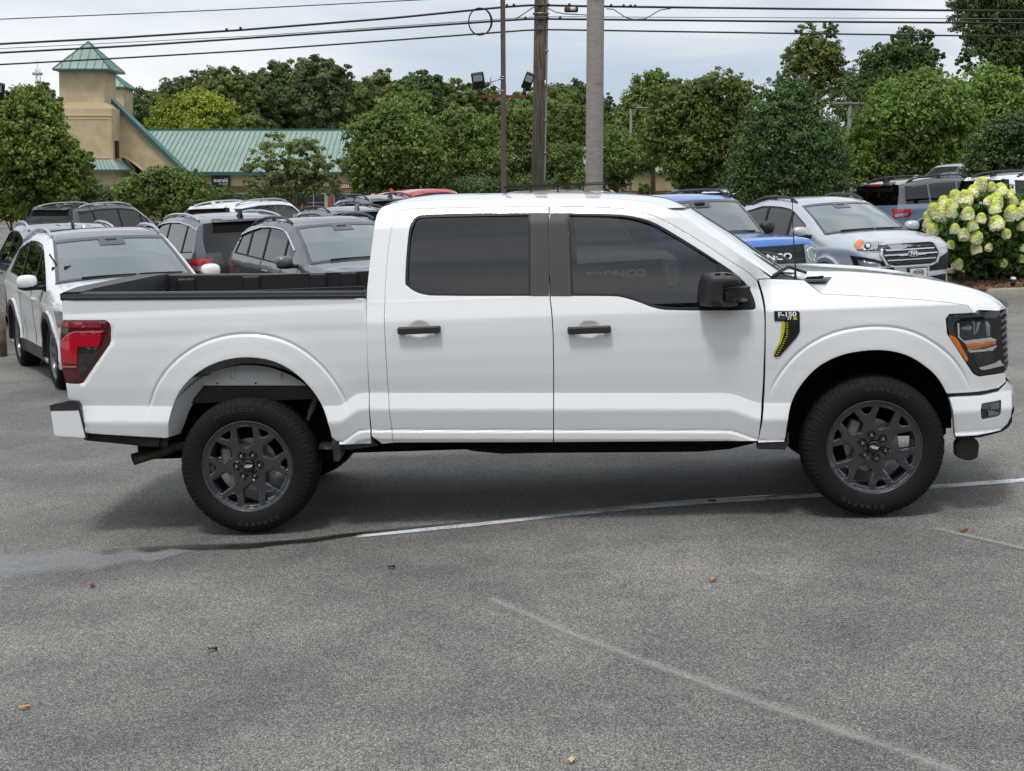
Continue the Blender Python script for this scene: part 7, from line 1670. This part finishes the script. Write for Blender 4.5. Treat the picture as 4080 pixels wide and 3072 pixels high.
tree('shrub', 'dark bush in front of the base of the tower', 60, [(190, 418, 26), (218, 432, 22), (165, 430, 22)], 8750, 0.126, G2, tx=195, seed=13, tr=.06, cat='bush')
tree('small_tree', 'low spreading tree before the gable arch', 62, [(300, 408, 36, 26), (345, 392, 36, 28), (392, 398, 40, 26), (424, 398, 20, 12), (350, 430, 52, 34), (410, 428, 44, 30), (272, 432, 32, 30)], 24500, 0.141, G1, tx=350, seed=14, tr=.10, clump=.33)
tree('small_tree', 'airy sparse tree with bare twigs in front of the green roof', 62, [(600, 336, 44, 36), (658, 340, 44, 34), (560, 368, 30, 22), (704, 366, 34, 26), (640, 380, 50, 28), (588, 402, 44, 20), (694, 402, 40, 22), (545, 398, 24, 14)], 11900, 0.148, leaf_mat('leaf_sparse', (0.1091, 0.1551, 0.0583), (0.2579, 0.3012, 0.0999)), tx=640, seed=15, tr=.11, clump=.17, shell=.6, per=30)
tree('round_tree', 'dense round-topped tree at the right end of the visible green roof', 66, [(850, 268, 42), (800, 300, 42), (902, 300, 42), (850, 325, 62), (785, 358, 38), (915, 365, 48), (850, 385, 60), (800, 395, 35)], 42000, 0.163, G1, tx=850, seed=16)
tree('round_tree', 'dense green tree left of the brown lamp pole', 70, [(985, 275, 36), (948, 312, 38), (1030, 300, 40), (985, 345, 58), (1040, 372, 48), (955, 388, 42), (1000, 400, 40)], 35000, 0.163, G1, tx=985, seed=17)
tree('round_tree', 'dense green tree behind the brown lamp pole and the wooden pole', 74, [(1110, 268, 40), (1062, 300, 38), (1152, 292, 38), (1110, 345, 58), (1180, 375, 42), (1215, 335, 38), (1230, 295, 36), (1130, 400, 40), (1240, 260, 34)], 35000, 0.170, G3, tx=1120, seed=18)
tree('small_tree', 'thin-leaved tree either side of the steel pole, roof glinting through', 68, [(1225, 340, 32, 26), (1240, 385, 40, 22), (1322, 318, 36), (1345, 352, 42, 28), (1385, 345, 34, 26), (1325, 396, 26, 14)], 15750, 0.148, G1, tx=1330, seed=19, clump=.26, shell=.65, per=16)
tree('pointed_tree', 'tall green tree with a pointed top, left of the reddish tree', 92, [(1420, 172, 20), (1402, 200, 34), (1440, 205, 30), (1385, 235, 40), (1430, 250, 48), (1360, 265, 34), (1400, 300, 55)], 24500, 0.207, G1, tx=1410, seed=20)
tree('conifer', 'small dark conifer tip right of the steel pole', 100, [(1316, 222, 6, 18), (1316, 245, 13, 22), (1318, 270, 18, 24), (1318, 300, 22, 30)], 6125, 0.178, G2, seed=21)
tree('crape_myrtle', 'brownish-green tree with reddish tips before the pointed tree', 58, [(1500, 215, 40, 36), (1556, 195, 40, 34), (1600, 215, 34), (1450, 245, 42), (1540, 250, 60), (1440, 300, 52), (1530, 310, 66), (1600, 290, 45), (1480, 345, 50), (1560, 350, 45)], 45500, 0.141, leaf_mat('leaf_myrtle', (0.0695, 0.1132, 0.0299), (0.1984, 0.2463, 0.06), tips=(.24, .17, .06)), tx=1545, seed=22, tr=.13)
tree('holly_tree', 'dense dark glossy evergreen right behind the blue and silver SUVs', 36, [(1703, 185, 24, 26), (1692, 218, 44), (1735, 238, 40), (1668, 262, 52), (1728, 282, 62), (1660, 320, 66), (1762, 322, 58), (1705, 350, 88), (1628, 372, 50), (1790, 372, 48), (1640, 400, 55), (1760, 405, 65)], 73500, 0.078, G6, tx=1705, seed=23, tr=.14, clump=.24, shell=.45, asp=.45)
tree('tall_tree', 'tall airy tree with sky showing through, above the evergreen', 104, [(1742, 72, 20), (1790, 68, 16), (1752, 110, 34), (1720, 130, 26), (1788, 122, 30), (1805, 150, 24), (1755, 160, 40), (1700, 165, 18), (1790, 190, 34)], 19250, 0.207, G3, tx=1762, seed=24, clump=.24, shell=.6, per=20)
tree('tall_tree', 'dark tree group member with a jagged top, left of the right-hand giant', 100, [(1880, 140, 28), (1905, 118, 22), (1860, 185, 36), (1905, 175, 44), (1855, 230, 44), (1930, 220, 40)], 21000, 0.207, G2, tx=1890, seed=25)
tree('tall_tree', 'dark tall tree with two horns of foliage, near the top right', 98, [(1955, 85, 22), (1950, 120, 34), (1998, 82, 14), (2000, 118, 20), (1975, 160, 46), (1940, 190, 44), (2030, 120, 10, 6)], 21000, 0.207, G2, tx=1965, seed=26)
tree('giant_tree', 'towering dark tree filling the top right corner', 84, [(2095, 12, 38), (2160, 0, 52), (2215, 10, 40), (2090, 55, 34), (2145, 65, 48), (2205, 75, 46), (2105, 100, 26), (2165, 125, 42), (2215, 140, 36), (2085, 140, 20), (2190, 190, 36), (2215, 230, 30), (2130, -50, 60), (2200, -60, 60)], 56000, 0.185, G2, tx=2185, seed=27, tr=.35, clump=.26, shell=.5)
tree('maple_tree', 'broad bright green maple right of the two-armed lamp', 56, [(1990, 190, 44, 36), (1930, 222, 48, 40), (2052, 205, 44, 36), (1975, 255, 68), (1895, 270, 50), (2050, 265, 55), (1950, 330, 72), (1872, 335, 48), (2035, 335, 60), (1900, 375, 60, 36)], 59500, 0.141, leaf_mat('leaf_maple', (0.0892, 0.1605, 0.0333), (0.2479, 0.3467, 0.075)), tx=1960, seed=28)
tree('maple_tree', 'bright green maple under the giant tree at the right edge', 60, [(2125, 185, 40, 34), (2165, 215, 48), (2095, 235, 42), (2200, 260, 48), (2130, 280, 58), (2080, 320, 46), (2180, 320, 50)], 38500, 0.148, G5, tx=2140, seed=29)
tree('evergreen_tree', 'dark low evergreen at the right edge above the white SUV', 44, [(2165, 300, 48, 40), (2205, 290, 40), (2130, 345, 46), (2190, 345, 60), (2120, 378, 36, 26), (2215, 385, 50, 36)], 38500, 0.096, G6, tx=2170, seed=30, clump=.26)
tree('shrub', 'olive shrubs low behind the red SUV and the poles', 58, [(1500, 392, 34, 26), (1560, 392, 40, 28), (1395, 408, 16, 8)], 12250, 0.126, G2, tx=1500, seed=31, tr=.05, cat='bush')
tree('shrub', 'hedge-like greenery at the foot of the right-hand trees', 60, [(1850, 372, 40, 26), (1910, 378, 46, 24), (1980, 376, 46, 24), (2050, 376, 40, 24)], 15750, 0.118, G1, tx=1950, seed=32, tr=.05, cat='bush')
tree('shrub', 'yellowish shrub low at the left edge behind the dark SUV', 44, [(20, 448, 36, 22), (-10, 440, 30), (60, 455, 30, 16)], 8750, 0.096, G5, tx=20, seed=33, tr=.04, cat='bush')
tree('shrub', 'dark shrubs behind the white large SUV', 66, [(480, 425, 30, 18), (620, 425, 40, 16), (560, 430, 30, 14), (940, 408, 60, 22), (1040, 408, 60, 20), (1150, 405, 50, 18)], 15750, 0.133, G2, tx=620, seed=34, tr=.05, cat='bush')
# the mass of wood behind everything
rng = np.random.default_rng(3); n = 110000
xx = rng.uniform(-150, 170, n); hh = np.interp(xx, [-150, -90, -58, -40, -20, -5, 5, 20, 45, 75, 110, 170], [15, 13, 8, 9, 9, 8, 8, 8, 9, 11, 14, 16]) * (1 + .12 * np.sin(xx * .9) + .08 * np.sin(xx * 2.3 + 1)); zz_ = rng.uniform(0, 1, n) ** .8 * hh - .8
dd = 165 + rng.uniform(0, 14, n) * (1 - .5 * zz_ / 16)
o = leaf_mesh('far_woodland', np.stack([xx, dd, zz_], 1), np.tile(np.array([0, -.6, .5]), (n, 1)), 1.0, rng, G2, None, .7); tag(o, kind='stuff')

# ------------------------------------------------------------ planted island, kerb, flowering bush
M_CONC = P('kerb_concrete', (.30, .27, .22), .85, var=.25, vscale=3, bump=.4, bscale=60)
kl = [Vector((6.95, 25.6, 0)), Vector((6.85, 23.6, 0)), Vector((6.95, 22.75, 0)), Vector((7.35, 22.42, 0)), Vector((8.2, 22.35, 0)), Vector((10, 22.3, 0)), Vector((13, 22.2, 0))]
for p in kl: p.z = gz(p.x, p.y)
def ribb(m, line, w0, w1, z0, z1):
    vs = []; n = len(line)
    for i, p in enumerate(line):
        d = (line[min(i + 1, n - 1)] - line[max(i - 1, 0)]); d.z = 0; d.normalize(); q = Vector((-d.y, d.x, 0))
        for (o_, z) in ((w0, z0), (w0, z1 - .02), (w0 + .02, z1), (w1, z1), (w1, z0)): v = p + q * o_; vs.append((v.x, v.y, p.z + z))
    m.add(vs, [(i * 5 + j, (i + 1) * 5 + j, (i + 1) * 5 + j + 1, i * 5 + j + 1) for i in range(n - 1) for j in range(4)])
m = MB(); ribb(m, kl, 0, .17, 0, .15); m.build('kerb', M_CONC); tag(bpy.data.objects['kerb'], kind='structure')
M_MULCH = P('bark_mulch', (.12, .062, .040), .9, var=.5, vscale=14, bump=1, bscale=40)
bedp = [(7.02, 25.6), (6.95, 23.5), (7.1, 22.8), (7.42, 22.52), (8.2, 22.45), (10, 22.4), (13, 22.3), (13, 26.0), (7.02, 26.0)]
V_, F_, _L = cdt(bedp, (), .25); mesh('mulch_bed', [(x, y, gz(x, y) + .13 + .10 * min(1, max(0, (y - 22.6) / 1.2))) for x, y in V_], F_, M_MULCH); tag(bpy.data.objects['mulch_bed'], kind='structure')
rng = np.random.default_rng(8); n = 9000; cx_ = rng.uniform(7.0, 10.5, n); cy_ = 22.5 + rng.random(n) ** 1.5 * 2.6; k_ = cx_ > 7.1; C_ = np.stack([cx_, cy_, np.array([gz(a, b) + .14 + .10 * min(1, max(0, (b - 22.6) / 1.2)) for a, b in zip(cx_, cy_)]) + rng.uniform(0, .015, n)], 1)[k_]
mc = leaf_mat('mulch_chip', (.06, .028, .018), (.30, .17, .11), trans=0, rough=.85); o = leaf_mesh('mulch_chips', C_, np.tile(np.array([0, -.2, 1.]), (len(C_), 1)), .055, rng, mc, None, .3, .35); tag(o, kind='stuff')
def Z6(x, y, d): return at(3280 + x / 2.5625, 600 + y / 2.5625, d)
hyd = tree('hydrangea_bush', 'large bush with pale lime and cream flower heads beside the silver SUV', 23.7, [(2040, 520, 32, 50), (2085, 480, 48, 55), (2130, 440, 40), (2130, 520, 60, 65), (2175, 470, 55), (2190, 540, 60, 55), (2235, 500, 50, 70), (2075, 560, 50, 32), (2150, 575, 60, 28), (2230, 570, 40, 30)], 26250, 0.063, leaf_mat('leaf_hydrangea', (.045, .105, .022), (.12, .24, .05), rough=.4), tx=2140, seed=40, tr=.03, clump=.22, shell=.45, cat='bush', asp=.6)
hx0, hy0, hz0_ = hyd.location
rng = np.random.default_rng(9); n = 2300; u_ = rng.random(n); th_ = rng.uniform(0, 2 * PI, n); zc_ = u_; rad = .78 * np.sqrt(np.clip(1 - ((zc_ - .30) / .72) ** 2, .02, 1)) * rng.uniform(.72, 1.0, n)
C_ = np.stack([rad * np.cos(th_) * .9, rad * np.sin(th_) * .9, (zc_ - .42) * 1.75], 1) + rng.normal(0, .035, (n, 3)); Nn = np.stack([np.cos(th_), np.sin(th_), .5 + 0 * th_], 1)
def petal_mat():
    m = leaf_mat('petal', (.80, .80, .48), (.97, .96, .80), rough=.6, trans=.2); t = m.node_tree; tc_ = t.nodes.new("ShaderNodeTexCoord"); sx = t.nodes.new("ShaderNodeSeparateXYZ"); mr = t.nodes.new("ShaderNodeMapRange"); mr.inputs[1].default_value = -.25; mr.inputs[2].default_value = .75
    mx_ = t.nodes.new("ShaderNodeMixRGB"); mx_.inputs[2].default_value = (.78, .84, .16, 1); hs = [q for q in t.nodes if q.type == 'HUE_SAT'][0]; rp = [q for q in t.nodes if q.type == 'VALTORGB'][0]
    t.links.new(tc_.outputs['Object'], sx.inputs[0]); t.links.new(sx.outputs[2], mr.inputs[0]); t.links.new(mr.outputs[0], mx_.inputs[0]); t.links.new(rp.outputs[0], mx_.inputs[1]); t.links.new(mx_.outputs[0], hs.inputs['Color']); return m
fh = leaf_mesh('flower_head', C_, Nn, .165, rng, petal_mat(), hyd, .9, .35); fm_ = fh.data
for q in ((1610, 350, 68), (1720, 370, 45), (1810, 410, 70), (1350, 470, 62), (1450, 490, 76), (1530, 420, 62), (1230, 530, 60), (1310, 560, 58), (1130, 600, 62), (1200, 655, 68), (1310, 635, 58), (1065, 670, 46), (1070, 745, 52), (1475, 650, 66), (1610, 695, 52), (1760, 520, 74), (1750, 585, 62), (1690, 520, 50), (1770, 745, 74), (1930, 650, 78), (2010, 640, 50), (1345, 805, 52), (1525, 775, 54), (1440, 860, 60), (1565, 885, 62), (1300, 965, 44), (1560, 1005, 56), (1690, 990, 38), (1870, 850, 46), (1375, 1165, 54), (1840, 1150, 42), (2035, 775, 50), (2045, 1000, 40), (2030, 1105, 40), (1120, 815, 60), (1060, 790, 40), (1910, 450, 46), (1950, 520, 42), (2050, 560, 44), (2120, 700, 60), (2150, 850, 55)):
    c_ = math.hypot((q[0] - 1600) / 620, (q[1] - 760) / 480); dd_ = 23.7 - 1.0 * math.sqrt(max(0, 1.1 - c_ ** 2)); p = Z6(q[0], q[1], dd_)
    o = fh if q[0] == 1610 and q[1] == 350 else bpy.data.objects.new('flower_head', fm_)
    if o is not fh: COL.objects.link(o); o.parent = hyd
    s_ = q[2] / 2.5625 / FS * dd_; o.location = (p.x - hx0, p.y - hy0, p.z - hz0_); o.scale = (s_ * 1.42, s_ * 1.42, s_ * 1.10); o.rotation_euler = (random.uniform(-.35, .35), random.uniform(-.4, .4), random.uniform(0, 6))
pl_ = empty('path_light', (0, 0, 0)); tag(pl_, 'small black path light with a white cap in the mulch', 'garden light'); c = at(4037, 1124, 22.7); g0 = gz(c.x, c.y) + .14; m = MB(); m.tube([(c.x, c.y, g0), (c.x, c.y, g0 + .12)], .035, 12); m.build('stem', M_TRIM, pl_); m = MB(); m.ell((c.x, c.y, g0 + .13), (.045, .045, .03)); m.build('cap', P('cap_white', (.7, .7, .68), .4), pl_)
# wooden post at the left edge
c = ground_at(8, 1420); m = MB(); m.tube([(c.x, c.y, c.z - .05), (c.x, c.y, c.z + .30), (c.x, c.y, c.z + .60)], [.075, .07, .068], 14); m.lathe([(c.z + .60, .068), (c.z + .62, .05), (c.z + .625, 0)], 14, 'Z', (c.x, c.y, 0)); tag(m.build('post', P('post_wood', (.16, .12, .09), .85, var=.4, vscale=9, bump=.5)), 'short brown wooden post at the left edge beside the white SUV', 'post')
# fallen leaves
for (u, v, s_, col, lb) in ((367, 2338, .055, (.16, .04, .03), 'dry reddish leaf near the pale wet film'), (848, 2596, .045, (.05, .03, .02), 'dark curled leaf left of the faded line start'), (99, 2829, .045, (.50, .27, .10), 'orange leaf at lower left'), (2841, 2317, .05, (.42, .20, .08), 'orange-brown leaf under the middle of the pickup'), (3838, 2119, .055, (.28, .09, .04), 'rust coloured leaf right of the front tyre'), (2278, 3041, .045, (.60, .45, .25), 'pale tan leaf at the bottom edge'), (1559, 2267, .045, (.02, .02, .02), 'small black scrap on the asphalt right of the rear tyre'), (2836, 2003, .05, (.05, .03, .03), 'dark leaf lying on the white line')):
    p = ground_at(u, v); m = MB(); n = 8; a0 = random.uniform(0, 3); vs = [(0, 0, .012)]
    for i in range(n): t = 2 * PI * i / n; rr = s_ * (.5 if i % 2 else .36); x, y = rr * math.cos(t) * 1.3, rr * .6 * math.sin(t); vs.append((x * math.cos(a0) - y * math.sin(a0), x * math.sin(a0) + y * math.cos(a0), .006 + .014 * abs(math.sin(t * 1.5))))
    vs += [(x, y, z - .003) for x, y, z in vs]
    fs = [(0, 1 + i, 1 + (i + 1) % n) for i in range(n)] + [(n + 1, n + 2 + (i + 1) % n, n + 2 + i) for i in range(n)] + [(1 + i, n + 2 + i, n + 2 + (i + 1) % n, 1 + (i + 1) % n) for i in range(n)]
    o = mesh('fallen_leaf', vs, fs, P('leaf_%d' % int(u), col, .7), None, False); o.location = (p.x, p.y, p.z + .002); tag(o, lb, 'leaf', 'fallen leaves on the asphalt')
# trees standing round the lot outside the frame (they show in paint and glass)
src = bpy.data.objects[[o.name for o in bpy.data.objects if o.name.startswith('woodland_tree')][0]]
for (x, y, k) in ((-30, 30, 1.0), (-31, 21, .9), (-29, 12, 1.05), (-31, 3, .95), (-30, -6, 1.0), (-36, 40, 1.1), (36, 20, 1.0), (38, 8, 1.1), (37, -4, .95), (34, 62, .8), (42, 70, .9), (50, 60, .85), (40, 50, .7), (58, 75, 1.0)):
    r_ = src.copy(); COL.objects.link(r_); r_.location = (x, y, gz(x, y)); r_.scale = (k, k, k); r_.rotation_euler = (0, 0, (x * 7 + y * 3) % 6.28); r_['label'] = 'leafy tree at the side of the lot, outside the frame'; r_['group'] = 'trees round the lot outside the frame'
    for ch in list(src.children): c_ = ch.copy(); COL.objects.link(c_); c_.parent = r_
# ------------------------------------------------------------ the dealership hall behind the photographer (it shows in the windows of the pickup)
dh = empty('dealership_building', (0, -11, 0)); tag(dh, 'pale dealership front standing behind the photographer', 'building')
m = MB(); m.box((0, -5, 5.75), (44, 10, 4.5)); m.build('upper_wall', P('cladding_grey', (.10, .105, .11), .6), dh, False)
m = MB(); m.box((0, -5.3, 1.75), (42, 9.6, 3.5)); m.build('showroom_glass', P('showroom_glass', (.10, .11, .12), .12, spec=.6), dh, False)
m = MB(); 
def zig(pts, w_, y, mb):
    for a, b in zip(pts[:-1], pts[1:]): mb.add([(a[0] - w_, y, a[1]), (a[0] + w_, y, a[1]), (b[0] + w_, y, b[1]), (b[0] - w_, y, b[1])], [(0, 1, 2, 3)])
zz0 = [(-1.6, 7.5), (-.7, 6.1), (.1, 7.5), (1.0, 6.1), (1.8, 7.5)]; m1 = MB(); zig([(x + 1.0, z) for x, z in zz0], .42, .04, m1); m1.build('zigzag_border', P('zig_grey', (.30, .32, .34), .5), dh, False); m2 = MB(); zig([(x + 1.0, z) for x, z in zz0], .33, .06, m2); m2.build('zigzag_mark', P('zig_navy', (.01, .02, .06), .5), dh, False)
